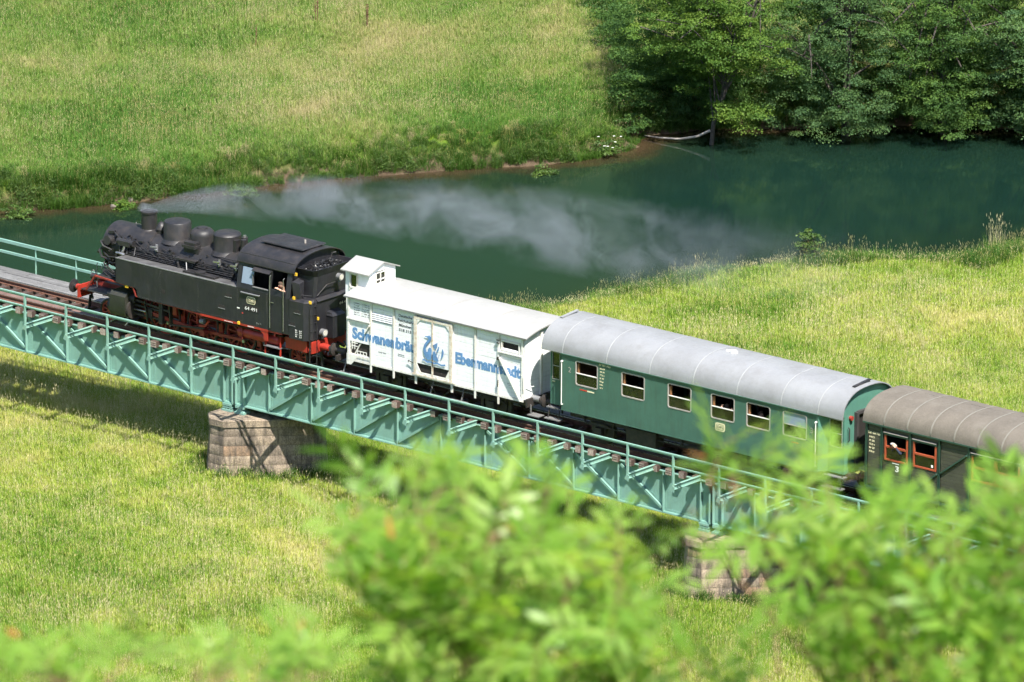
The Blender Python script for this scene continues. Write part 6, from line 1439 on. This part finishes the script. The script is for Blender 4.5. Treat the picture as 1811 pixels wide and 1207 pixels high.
def tile(name, n, h0, h1, mat, straw, seeds, head):
    """one square metre of mown-high meadow: blades plus thin seed stems"""
    w = .019; V = np.empty((n, 5, 3)); rng = np.random.default_rng(abs(hash(name)) % 99991 if False else sum(map(ord, name)))
    c = rng.uniform(-.55, .55, (n, 2)); h = rng.uniform(h0, h1, n) * np.where(rng.random(n) < .12, 1.35, 1); a = rng.uniform(0, 6.283, n); bd = rng.uniform(.15, .8, n); d = np.stack([np.cos(a), np.sin(a)], -1); sd_ = np.stack([-d[:, 1], d[:, 0]], -1) * (w * rng.uniform(.6, 1.3, n) / 2)[:, None]
    for j, (t, k) in enumerate(((0, 1), (0, -1), (.55, .85), (.55, -.85), (1, 0))):
        V[:, j, :2] = c + d * (bd * h * t * t)[:, None] + sd_ * k; V[:, j, 2] = h * t * (1 - .28 * bd * t)
    T = np.repeat(rng.uniform(0, .5, n), 5); base = np.arange(n)[:, None] * 5
    tri = np.concatenate([base + [0, 1, 3], base + [0, 3, 2], base + [2, 3, 4]], 1).reshape(-1, 3); MI = np.zeros(len(tri), int); V = V.reshape(-1, 3)
    # seed stems: a thin blade and a slim head of two crossed slivers
    m_ = seeds; c = rng.uniform(-.55, .55, (m_, 2)); h = rng.uniform(h1 * 1.0, h1 * 1.6, m_); a = rng.uniform(0, 6.283, m_); bd = rng.uniform(.05, .35, m_); d = np.stack([np.cos(a), np.sin(a)], -1)
    S = np.empty((m_, 9, 3)); s2 = np.stack([-d[:, 1], d[:, 0]], -1)
    S[:, 0] = np.c_[c + s2 * .004, np.zeros(m_)]; S[:, 1] = np.c_[c - s2 * .004, np.zeros(m_)]; tp = np.c_[c + d * (bd * h)[:, None], h]; S[:, 2] = tp
    hd = head * rng.uniform(.7, 1.3, (m_, 1)); dd = np.c_[d * .3, np.ones(m_)]
    for q, off in ((3, s2), (6, d)): S[:, q] = tp - dd * hd * .6; S[:, q + 1] = tp + np.c_[off * .011, np.zeros(m_)]; S[:, q + 2] = tp + dd * hd
    b2 = len(V) + np.arange(m_)[:, None] * 9; t2 = np.concatenate([b2 + [0, 1, 2], b2 + [3, 4, 5], b2 + [6, 7, 8]], 1).reshape(-1, 3)
    V = np.concatenate([V, S.reshape(-1, 3)]); T = np.concatenate([T, np.repeat(rng.uniform(.3, .9, m_), 9)]); tri = np.concatenate([tri, t2]); MI = np.concatenate([MI, np.ones(len(t2), int)])
    me = bpy.data.meshes.new(name); me.from_pydata(V.tolist(), [], tri.tolist()); me.materials.append(MATS[mat]); me.materials.append(MATS[straw]); me.polygons.foreach_set('material_index', MI)
    at = me.attributes.new('tint', 'FLOAT', 'POINT'); at.data.foreach_set('value', T.astype(np.float32))
    ob = bpy.data.objects.new(name, me); GCOL.objects.link(ob)
for k in range(4): tile('a_near%d' % k, 760, .12, .32, 'near_grass', 'near_straw', 34 + 44 * (k > 1), .05)
for k in range(3): tile('b_far%d' % k, 700, .14, .38, 'far_grass', 'far_straw', 25 + 45 * (k > 1), .05)
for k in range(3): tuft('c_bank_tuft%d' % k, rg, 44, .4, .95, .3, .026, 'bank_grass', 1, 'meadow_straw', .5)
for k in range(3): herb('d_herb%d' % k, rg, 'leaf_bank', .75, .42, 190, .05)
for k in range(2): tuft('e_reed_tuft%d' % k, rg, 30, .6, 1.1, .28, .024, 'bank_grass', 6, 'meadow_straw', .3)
for k in range(2): tuft('f_tan_tuft%d' % k, rg, 10, .3, .6, .3, .018, 'far_grass', 34, 'far_straw', .25)
def scatter(name, P, idx_, rotz, tilt, scale, label):
    n = len(P); me = bpy.data.meshes.new(name); me.vertices.add(n); me.vertices.foreach_set('co', P.astype(np.float32).ravel())
    a = me.attributes.new('idx', 'INT', 'POINT'); a.data.foreach_set('value', idx_.astype(np.int32))
    a = me.attributes.new('rot', 'FLOAT_VECTOR', 'POINT'); a.data.foreach_set('vector', np.stack([tilt[:, 0], tilt[:, 1], rotz], -1).astype(np.float32).ravel())
    a = me.attributes.new('scl', 'FLOAT', 'POINT'); a.data.foreach_set('value', scale.astype(np.float32))
    ob = bpy.data.objects.new(name, me); COL.objects.link(ob)
    ng = bpy.data.node_groups.get('scatter_tufts')
    if ng is None:
        ng = bpy.data.node_groups.new('scatter_tufts', 'GeometryNodeTree')
        ng.interface.new_socket('Geometry', in_out='INPUT', socket_type='NodeSocketGeometry'); ng.interface.new_socket('Geometry', in_out='OUTPUT', socket_type='NodeSocketGeometry')
        gi = ng.nodes.new('NodeGroupInput'); go = ng.nodes.new('NodeGroupOutput'); ip = ng.nodes.new('GeometryNodeInstanceOnPoints'); ci = ng.nodes.new('GeometryNodeCollectionInfo')
        ci.inputs['Collection'].default_value = GCOL; ci.inputs['Separate Children'].default_value = True; ci.inputs['Reset Children'].default_value = True
        def na(nm, ty):
            q = ng.nodes.new('GeometryNodeInputNamedAttribute'); q.data_type = ty; q.inputs['Name'].default_value = nm; return q.outputs['Attribute']
        e2r = ng.nodes.new('FunctionNodeEulerToRotation'); ng.links.new(na('rot', 'FLOAT_VECTOR'), e2r.inputs[0])
        ip.inputs['Pick Instance'].default_value = True
        ng.links.new(gi.outputs[0], ip.inputs['Points']); ng.links.new(ci.outputs[0], ip.inputs['Instance']); ng.links.new(na('idx', 'INT'), ip.inputs['Instance Index'])
        ng.links.new(e2r.outputs[0], ip.inputs['Rotation']); ng.links.new(na('scl', 'FLOAT'), ip.inputs['Scale']); ng.links.new(ip.outputs[0], go.inputs[0])
    md = ob.modifiers.new('scatter', 'NODES'); md.node_group = ng
    tag(ob, label, kind='stuff'); return ob
def candidates(x0, x1, y0, y1, dens, mx=170, my=170):
    n = int((x1 - x0) * (y1 - y0) * dens); x = NP.uniform(x0, x1, n); y = NP.uniform(y0, y1, n)
    u, v = project_np(np.stack([x, y, np.full(n, GZ)], -1)); k = (u > -mx) & (u < 1811 + mx) & (v > -my) & (v < 1207 + my)
    x, y = x[k], y[k]; d, far = river_d(x, y); return x, y, d, far
def in_pier(x, y, m_=0.0):
    r_ = np.zeros(len(x), bool)
    for cx in (8.9, 30.6):
        e_ = (x - cx) * .7071 + (y + .45) * .7071; n_ = (x - cx) * .7071 - (y + .45) * .7071; r_ |= (np.abs(e_) < 2.2 + m_) & (np.abs(n_) < .92 + m_)
    return r_
def patch(x, y): return np.sin(x * .23 + 1) * np.sin(y * .19 + .4) + .6 * np.sin(x * .51 - y * .37) + .35 * np.sin(x * 1.3 + y * 1.1)
for far_side, nm, lb in ((False, 'near_meadow_grass', 'yellow-green meadow grass on the near side of the river'), (True, 'far_meadow_grass', 'green meadow grass beyond the river')):
    st = .93
    gx_, gy_ = np.meshgrid(np.arange(-75, 70, st), np.arange(-45, 100, st), indexing='ij'); x = gx_.ravel() + NP.uniform(-.12, .12, gx_.size); y = gy_.ravel() + NP.uniform(-.12, .12, gx_.size)
    u, v = project_np(np.stack([x, y, np.full(len(x), GZ)], -1)); k = (u > -170) & (u < 1981) & (v > -170) & (v < 1377)
    x, y = x[k], y[k]; d, far = river_d(x, y); k = (d > .9) & (far == far_side) & ~in_pier(x, y, .3); x, y, d = x[k], y[k], d[k]
    pt = patch(x, y) + NP.normal(0, .5, len(x)); nv_ = 4 if not far_side else 3
    idx_ = np.where((pt > .2) & (d > 4), nv_ - 1 - NP.integers(0, nv_ - 2, len(x)), NP.integers(0, 2, len(x))) + (0 if not far_side else 4)
    e_ = .4; zx = (ground_h(x + e_, y) - ground_h(x - e_, y)) / (2 * e_); zy = (ground_h(x, y + e_) - ground_h(x, y - e_)) / (2 * e_)
    # keep the tile lying on the slope: rotate about Z by quarter turns after tilting
    q_ = NP.integers(0, 4, len(x)) * (math.pi / 2); tx = zy * np.cos(q_) - zx * np.sin(q_); ty = -zx * np.cos(q_) - zy * np.sin(q_)
    scatter(nm, np.stack([x, y, ground_h(x, y) - .03], -1), idx_, q_, np.clip(np.stack([zy * np.cos(q_) - zx * np.sin(q_), -(zx * np.cos(q_) + zy * np.sin(q_))], -1), -.3, .3), NP.uniform(.97, 1.06, len(x)) * (1 + .16 * np.clip(patch(x * .8 + 7, y * .8), -1, 1)), lb)
x, y, d, far = candidates(-75, 70, -45, 100, 60)
lim = np.where(far, 1.7, 2.0) + .5 * np.sin(x * .9 + y * .6)
k = (d > -.12) & (d < lim); x, y, d, far = x[k], y[k], d[k], far[k]
keep = NP.random(len(x)) < np.where(d < .25, .8, np.where(d < 1.3, .6, .3)); x, y, d, far = x[keep], y[keep], d[keep], far[keep]
r_ = NP.random(len(x)); herbp = np.where(far, .55, .12) * (.6 + .5 * np.sin(x * 1.1 + y * .7)) * np.where(d < 1.0, 1, .5)
idx_ = np.where(r_ < herbp, 10 + NP.integers(0, 3, len(x)), np.where((r_ > .93), 13 + NP.integers(0, 2, len(x)), 7 + NP.integers(0, 3, len(x))))
tan_ = far & (d > .9) & (NP.random(len(x)) < .22) & (np.sin(x * .5 + y * .4) + .5 * np.sin(x * 1.7) > -.2); idx_ = np.where(tan_, 15 + NP.integers(0, 2, len(x)), idx_)
sc_ = NP.uniform(.55, 1.0, len(x)) * np.where(far, .66, .72) * (1 + .25 * np.sin(x * .8 + 1.7 * np.sin(y * .6)))
scatter('bank_vegetation', np.stack([x, y, np.maximum(ground_h(x, y), WZ) - .04], -1), idx_, NP.uniform(0, 6.28, len(x)), NP.normal(0, .12, (len(x), 2)), sc_, 'tall lush grass and herbs along both river banks')
# tall weeds around the pier feet
px_, py_ = [], []
for cx in (8.9, 30.6):
    a = NP.uniform(0, 6.28, 130); e_ = np.cos(a) * NP.uniform(2.25, 2.9, 130); n_ = np.sin(a) * NP.uniform(1.0, 1.7, 130)
    px_.append(cx + .7071 * (e_ + n_)); py_.append(-.45 + .7071 * (e_ - n_))
px_ = np.concatenate(px_); py_ = np.concatenate(py_); k = ~in_pier(px_, py_); px_, py_ = px_[k], py_[k]
scatter('pier_weeds', np.stack([px_, py_, ground_h(px_, py_) - .03], -1), NP.choice([7, 8, 9, 10, 11, 13, 14], len(px_)), NP.uniform(0, 6.28, len(px_)), NP.normal(0, .1, (len(px_), 2)), NP.uniform(.4, .7, len(px_)), 'tall weeds growing round the pier feet')

# ------------------------------------------------------------------ single plants
def shrub(name, base, r_, h, mat, label, seed, n=26, per=60, size=.09, flowers=0):
    rng = np.random.default_rng(seed); bz = float(ground_h(np.array([base[0]]), np.array([base[1]]))[0]) - .05
    root = thing(name, (base[0], base[1], bz), label, 'shrub')
    mb = MB(); cen = []
    for k in range(n):
        a = rng.uniform(0, 6.28); q = rng.random() ** .6; tip = np.array([base[0] + math.cos(a) * r_ * q, base[1] + math.sin(a) * r_ * q, bz + h * (1 - .45 * q * q) * rng.uniform(.6, 1)])
        mb.tube([(base[0], base[1], bz), ((base[0] + tip[0]) / 2, (base[1] + tip[1]) / 2, bz + (tip[2] - bz) * .6), tip], [.02, .012, .005], 5); cen.append(tip); cen.append((tip + np.array([base[0], base[1], bz + h * .3])) / 2)
    mb.build('stem', 'twig', root)
    C, U, V_, N, t = clumped_leaves(rng, np.array(cen), rng.uniform(.14, .3, len(cen)), per, size)
    me = leaf_mesh('foliage', C - np.array(root.location), U, V_, N, mat, t); ob = bpy.data.objects.new('foliage', me); COL.objects.link(ob); ob.parent = root
    for k in range(flowers):
        c = Vector(cen[rng.integers(len(cen))]) + Vector((rng.normal() * .15, rng.normal() * .15, .22)); f_ = MB()
        for j in range(5):
            a = j * 1.2566; f_.add([c[:], (c + Vector((math.cos(a - .5) * .04, math.sin(a - .5) * .04, .01)))[:], (c + Vector((math.cos(a) * .065, math.sin(a) * .065, 0)))[:], (c + Vector((math.cos(a + .5) * .04, math.sin(a + .5) * .04, .01)))[:]], [(0, 1, 2, 3)])
        f_.build('blossom', 'letter_white', root)
    return root
shrub('bank_shrub', gp(1432, 472, -4.2), .6, 1.5, 'leaf_bank', 'rounded green shrub on the near bank above the water', 21)
shrub('flowering_shrub', gp(1075, 235, -4.3), .75, .85, 'leaf_bank', 'white-flowering plant at the point of the far bank', 22, 22, 50, .07, 8)
shrub('young_shrub', gp(1120, 205, -4.2), .8, 1.2, 'leaf_alder', 'small dark bush at the edge of the far meadow by the trees', 23)
shrub('bank_herb', gp(215, 338, -4.5), .5, .6, 'leaf_maple', 'light green plant above the stones on the far bank', 24, 16, 40, .09)
shrub('bank_herb', gp(30, 345, -4.3), .7, .8, 'leaf_bank', 'leafy green plant on the far bank at the left', 25, 20, 50, .08)
shrub('bank_herb', gp(430, 305, -4.3), .6, .7, 'leaf_bank', 'leafy green plant on the far bank behind the smoke', 26, 20, 50, .08)
shrub('bank_shrub', gp(960, 268, -4.3), .7, .8, 'leaf_bank', 'dense green plant at the foot of the far bank before the point', 27, 22, 50, .08)
# watercress mat in the shallows
cress = MB(); rr = random.Random(3)
for k in range(420):
    t = rr.random(); x, y = gp(132 + 88 * t, 358 + rr.uniform(-4, 5) - 3 * t, WZ); x += rr.gauss(0, .1); y += rr.gauss(0, .15); z = WZ + rr.uniform(.01, .14); s = rr.uniform(.03, .06); a = rr.uniform(0, 6.28)
    cress.add([(x + s * math.cos(a + j * 1.571), y + s * math.sin(a + j * 1.571), z + rr.uniform(-.01, .015)) for j in range(4)], [(0, 1, 2, 3)])
q = cress.build('watercress', 'leaf_maple'); tag(q, 'floating mat of small pale leaves by the far bank', kind='stuff')
def stone_at(px, py, r_, lab, z=WZ):
    x, y = gp(px, py, z); bm = bmesh.new(); bmesh.ops.create_icosphere(bm, subdivisions=2, radius=r_); rs = random.Random(int(px * 7))
    for v in bm.verts: v.co *= 1 + rs.uniform(-.22, .22); v.co.z *= .65
    me = bpy.data.meshes.new('stone'); bm.to_mesh(me); bm.free(); me.materials.append(MATS['rock']); me.polygons.foreach_set('use_smooth', [True] * len(me.polygons))
    o = bpy.data.objects.new('bank_stone', me); COL.objects.link(o); o.location = (x, y, z + r_ * .2); tag(o, lab, 'stone', 'stones by the far bank')
stone_at(201, 366, .14, 'pale round stone in the shallows beside the watercress')
stone_at(210, 363, .1, 'small pale stone right of the round one in the shallows')
stone_at(232, 356, .22, 'brown stone at the foot of the far bank')
stone_at(246, 352, .18, 'brown stone near the chimney smoke on the far bank')
stone_at(1150, 231, .2, 'grey stone in the shallows below the bank point')
# tall dry dock stalks on the far meadow
for k, (px, py, lab) in enumerate(((562, 48, 'brown dry dock stalk high on the far meadow'), (648, 62, 'taller brown dock stalk right of the other one'), (448, 88, 'thin brown stalk left of the dock stalks'))):
    x, y = gp(px, py, GZ); z = float(ground_h(np.array([x]), np.array([y]))[0]); mb = MB()
    for j in range(3 if k < 2 else 1):
        dx, dy = R.uniform(-.15, .15), R.uniform(-.15, .15); mb.tube([(x + dx, y + dy, z), (x + dx * 1.2, y + dy * 1.2, z + .7), (x + dx * 1.6, y + dy * 1.5, z + 1.1)], [.02, .018, .008], 5)
        for i in range(14): 
            zz_ = z + R.uniform(.55, 1.1); mb.add([(x + dx * 1.3 + R.uniform(-.06, .06), y + dy * 1.3 + R.uniform(-.06, .06), zz_ + R.uniform(-.05, .05)) for _ in range(3)], [(0, 1, 2)])
    tag(mb.build('dock_stalk', 'twig'), lab, 'plant')

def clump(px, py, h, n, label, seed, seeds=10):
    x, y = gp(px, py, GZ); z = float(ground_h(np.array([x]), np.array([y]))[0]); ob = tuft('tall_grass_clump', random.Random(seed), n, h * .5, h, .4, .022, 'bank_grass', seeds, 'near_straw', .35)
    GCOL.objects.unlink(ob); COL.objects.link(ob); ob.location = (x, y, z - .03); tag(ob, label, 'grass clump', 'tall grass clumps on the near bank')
clump(1762, 422, 1.25, 160, 'tallest tan and green grass clump on the near bank at the right', 51, 40)
clump(1715, 432, .9, 90, 'green grass clump left of the tallest one on the near bank', 52, 14)
clump(1590, 446, .8, 70, 'thin grass clump with seed stalks between shrub and tallest clump', 53, 22)
clump(1232, 478, .95, 70, 'grass clump with long bent stalks on the near bank below the smoke', 54, 12)
clump(1050, 505, .7, 80, 'low green grass clump on the near bank above the coach roof', 55, 6)

# ------------------------------------------------------------------ bushes on the slope close to the camera (out of focus)
F2 = Vector((FWD.x, FWD.y, 0)).normalized(); R2 = Vector((RIGHT.x, RIGHT.y, 0)).normalized()
def hill_pt(s, l):
    p_ = Vector((CAM.x, CAM.y, 0)) + F2 * s + R2 * l; p_.z = float(ground_h(np.array([p_.x]), np.array([p_.y]))[0]); return p_
def bush(label, s, l, lobes, seed, leaf_len=.092, dry=2):
    """lobes: (lateral, height above the sight line foot, radius across, radius up, number of leaves); branches rise from the root to each leaf"""
    rng = np.random.default_rng(seed); base = hill_pt(s, l)
    root = thing('slope_bush', base, label, 'bush', 'blurred bushes on the slope in front')
    stem = MB(); C, U, V_, N, T = [], [], [], [], []; dC = []
    low = Vector((CAM.x, CAM.y, 0)) + F2 * s + R2 * lobes[0][0]; low.z = lobes[0][1] - lobes[0][3] * 1.5 - .15
    for (dl, z, rw, rh, n) in lobes:
        cen = Vector((CAM.x, CAM.y, 0)) + F2 * s + R2 * dl; cen.z = z
        hub = cen - Vector((0, 0, rh * 1.1))
        stem.tube([base, low, low.lerp(hub, .5) + Vector((rng.normal() * .03, rng.normal() * .03, .04)), hub], [.012, .006, .003, .002], 6)
        for k in range(n):
            d = Vector(rng.normal(size=3)).normalized(); q = rng.random() ** .4
            pc = cen + R2 * (d.x * rw * q) + F2 * (d.y * .65 * q) + Vector((0, 0, d.z * rh * q)); p0 = pc
            ax = ((p0 - hub).normalized() * .7 + Vector((rng.normal() * .55, rng.normal() * .55, rng.normal() * .35 + .1))).normalized()
            nv = Vector((rng.normal() * .45, rng.normal() * .45, 1)).normalized(); sv = ax.cross(nv).normalized(); nv = sv.cross(ax); tint = rng.random()
            L = leaf_len * rng.uniform(.75, 1.2); npair = int(rng.integers(3, 5)); droop = rng.uniform(.1, .5)
            p0 = pc - ax * L * .2 * npair
            if k % 3 == 0: stem.tube([hub, hub.lerp(p0, .55) + Vector((0, 0, .03)), p0], [.004, .003, .0015], 4)
            stem.tube([p0, p0 + ax * L * .38 * (npair + .5) - Vector((0, 0, droop * .05))], [.0016, .001], 3)
            for j in range(npair * 2 + 1):
                if j == npair * 2: dirv, st = ax, p0 + ax * L * .38 * npair
                else: dirv, st = (ax * .62 + sv * (1 if j % 2 else -1) * .8).normalized(), p0 + ax * L * .38 * (j // 2 + .5)
                dirv = (dirv - Vector((0, 0, droop * .5)) + Vector(rng.normal(size=3)) * .12).normalized()
                wv = dirv.cross(nv).normalized(); ln = L * rng.uniform(.8, 1.1); n2 = wv.cross(dirv)
                C.append(st + dirv * ln * .55); U.append(dirv * ln * .52); V_.append(wv * ln * .115); N.append(n2 * ln * .04); T.append(min(1, max(0, tint * .6 + rng.random() * .4)))
    stem.build('branches', 'twig', root)
    A = lambda q: np.array([v[:] for v in q]); C, U, V_, N, T = A(C), A(U), A(V_), A(N), np.array(T)
    org = np.array(root.location)
    # leaflet: six-point lens shape
    n = len(C); P = np.empty((n, 6, 3)); P[:, 0] = C - U; P[:, 1] = C - U * .35 + V_ + N; P[:, 2] = C + U * .35 + V_ * .9 + N; P[:, 3] = C + U; P[:, 4] = C + U * .35 - V_ * .9 + N; P[:, 5] = C - U * .35 - V_ + N
    P -= org; me = bpy.data.meshes.new('foliage'); me.vertices.add(n * 6); me.vertices.foreach_set('co', P.astype(np.float32).ravel())
    b_ = np.arange(n)[:, None] * 6; tri = np.concatenate([b_ + t for t in ([0, 1, 5], [1, 2, 4], [1, 4, 5], [2, 3, 4])], 1).astype(np.int32).ravel()
    me.loops.add(n * 12); me.loops.foreach_set('vertex_index', tri); me.polygons.add(n * 4); me.polygons.foreach_set('loop_start', np.arange(0, n * 12, 3, dtype=np.int32))
    a = me.attributes.new('tint', 'FLOAT', 'POINT'); a.data.foreach_set('value', np.repeat(T, 6).astype(np.float32))
    me.materials.append(MATS['leaf_fore']); me.materials.append(MATS['leaf_dry'])
    mi = np.zeros(n, np.int32); mi[rng.choice(n, min(n, dry * 3), replace=False)] = 1; me.polygons.foreach_set('material_index', np.repeat(mi, 4).astype(np.int32))
    me.update(calc_edges=True); me.validate(); ob = bpy.data.objects.new('foliage', me); COL.objects.link(ob); ob.parent = root
    return root
def lobe(px, py, rx, ry, n, s):
    """where a spray of leaves sits: lateral offset and height of its centre at distance s"""
    q = (px - 905.5) / 16768.6; v = (py - 603.5) / 16768.6
    d = FWD + RIGHT * q - UP * v; t = s / (d.x * F2.x + d.y * F2.y); p_ = CAM + d * t
    l = (p_.x - CAM.x) * R2.x + (p_.y - CAM.y) * R2.y; k = t / 16768.6
    return (l, p_.z, rx * k, ry * k, n)
def lobes(s, *L):
    rl = random.Random(len(L)); out_ = [lobe(*q[:4], int(q[4] * .68), s) for q in L]
    for q in L:                                              # loose sprays that break up the outline
        for k in range(1 if q[4] > 10 else 0):
            a = rl.uniform(math.pi * .95, math.pi * 2.05); r_ = rl.uniform(1.05, 1.35)
            out_.append(lobe(q[0] + math.cos(a) * (q[2] + 30) * r_, q[1] + math.sin(a) * (q[3] + 20) * r_ * .9, 22, 18, rl.randint(1, 3), s))
    return out_
bush('blurred leafy bush in the middle of the foreground', 21.5, -.15, lobes(21.5, (870, 1200, 270, 110, 100), (780, 1050, 170, 100, 80), (950, 1050, 140, 90, 62), (650, 985, 80, 60, 24), (595, 925, 40, 30, 7), (720, 920, 80, 45, 20), (860, 915, 100, 40, 22), (980, 930, 70, 40, 12), (1060, 1140, 80, 90, 36), (1090, 1010, 40, 40, 7), (660, 1160, 50, 40, 8), (600, 1010, 30, 24, 4)), 31)
bush('blurred leafy bush on the right of the foreground', 22.5, .95, lobes(22.5, (1600, 1150, 210, 140, 100), (1740, 1120, 90, 160, 80), (1460, 1150, 80, 100, 36), (1430, 1000, 90, 60, 30), (1340, 920, 70, 40, 18), (1270, 850, 40, 30, 8), (1225, 825, 22, 22, 5), (1500, 960, 70, 40, 20), (1640, 1000, 120, 45, 38), (1770, 970, 60, 50, 24), (1180, 900, 30, 20, 3), (1390, 890, 40, 20, 5)), 32)
bush('low blurred bush along the bottom left corner', 20.5, -1.1, [lobe(120, 1225, 190, 28, 44, 20.5), lobe(330, 1222, 140, 24, 28, 20.5), lobe(490, 1205, 80, 40, 22, 20.5)], 33, .07, 1)
bush('blurred spray of leaves low between the two larger bushes', 23.5, .5, lobes(23.5, (1190, 1170, 90, 60, 16), (1290, 1190, 50, 40, 8)), 34, .075, 1)

# ------------------------------------------------------------------ smoke from the chimney
mt = bpy.data.materials.new('smoke'); mt.use_nodes = True; nt = mt.node_tree; nt.nodes.clear(); MATS['smoke'] = mt
out = nt.nodes.new('ShaderNodeOutputMaterial'); pv = nt.nodes.new('ShaderNodeVolumePrincipled'); nt.links.new(pv.outputs[0], out.inputs['Volume'])
p = worldpos(nt); sp = nt.nodes.new('ShaderNodeSeparateXYZ'); nt.links.new(p, sp.inputs[0])
xx = fmath(nt, 'MAXIMUM', fmath(nt, 'SUBTRACT', sp.outputs['X'], 2.9), 0.0)
def growth(a, k): return fmath(nt, 'MULTIPLY', fmath(nt, 'SUBTRACT', 1.0, fmath(nt, 'EXPONENT', fmath(nt, 'MULTIPLY', xx, -1.0 / k))), a)
cyq = fmath(nt, 'ADD', growth(2.6, 4.0), fmath(nt, 'MULTIPLY', xx, .15)); czq = fmath(nt, 'ADD', growth(.75, 2.0), 4.22)
wobn = noise(nt, mapping(nt, p, (.22, .22, .22)), 1.0, 2, .5)
cyq = fmath(nt, 'ADD', cyq, fmath(nt, 'MULTIPLY', fmath(nt, 'SUBTRACT', wobn, .5), fmath(nt, 'MINIMUM', fmath(nt, 'MULTIPLY', xx, .35), 2.2)))
rad = fmath(nt, 'ADD', .26, growth(2.35, 9.0))
dy = fmath(nt, 'DIVIDE', fmath(nt, 'SUBTRACT', sp.outputs['Y'], cyq), rad); dz = fmath(nt, 'DIVIDE', fmath(nt, 'SUBTRACT', sp.outputs['Z'], czq), fmath(nt, 'MULTIPLY', rad, .8))
r2 = fmath(nt, 'ADD', fmath(nt, 'MULTIPLY', dy, dy), fmath(nt, 'MULTIPLY', dz, dz))
fall = fmath(nt, 'SUBTRACT', 1.0, r2, clamp=True)
nz = noise(nt, mapping(nt, p, (.5, .62, .62), loc=(1.3, .2, 0)), 1.0, 6, .66, .9)
nz = ramp(nt, nz, [(.43, (0, 0, 0)), (.68, (1, 1, 1))])
near = fmath(nt, 'SUBTRACT', 1.0, fmath(nt, 'MULTIPLY', xx, .35), clamp=True)
nzm = fmath(nt, 'MAXIMUM', nz, near)
endf = fmath(nt, 'MULTIPLY_ADD', fmath(nt, 'SUBTRACT', 30.0, sp.outputs['X']), .09, 0.0, clamp=True)
amp = fmath(nt, 'DIVIDE', 3.3, fmath(nt, 'ADD', 1.0, fmath(nt, 'MULTIPLY', xx, .45)))
start = fmath(nt, 'MULTIPLY', fmath(nt, 'SUBTRACT', sp.outputs['Z'], 4.12), 12.0, clamp=True)
amp = fmath(nt, 'MULTIPLY', amp, fmath(nt, 'MULTIPLY_ADD', near, 2.2, 1.0))
dens = fmath(nt, 'MULTIPLY', fmath(nt, 'MULTIPLY', fall, nzm), fmath(nt, 'MULTIPLY', fmath(nt, 'MULTIPLY', endf, amp), start))
nt.links.new(dens, pv.inputs['Density']); pv.inputs['Color'].default_value = (.82, .87, .93, 1); pv.inputs['Anisotropy'].default_value = .25
q = MB().box(2.5, 30.0, -2.5, 12, 3.95, 8.4).build('smoke', 'smoke'); tag(q, 'thin grey-white smoke drifting back from the chimney over the river', kind='stuff')
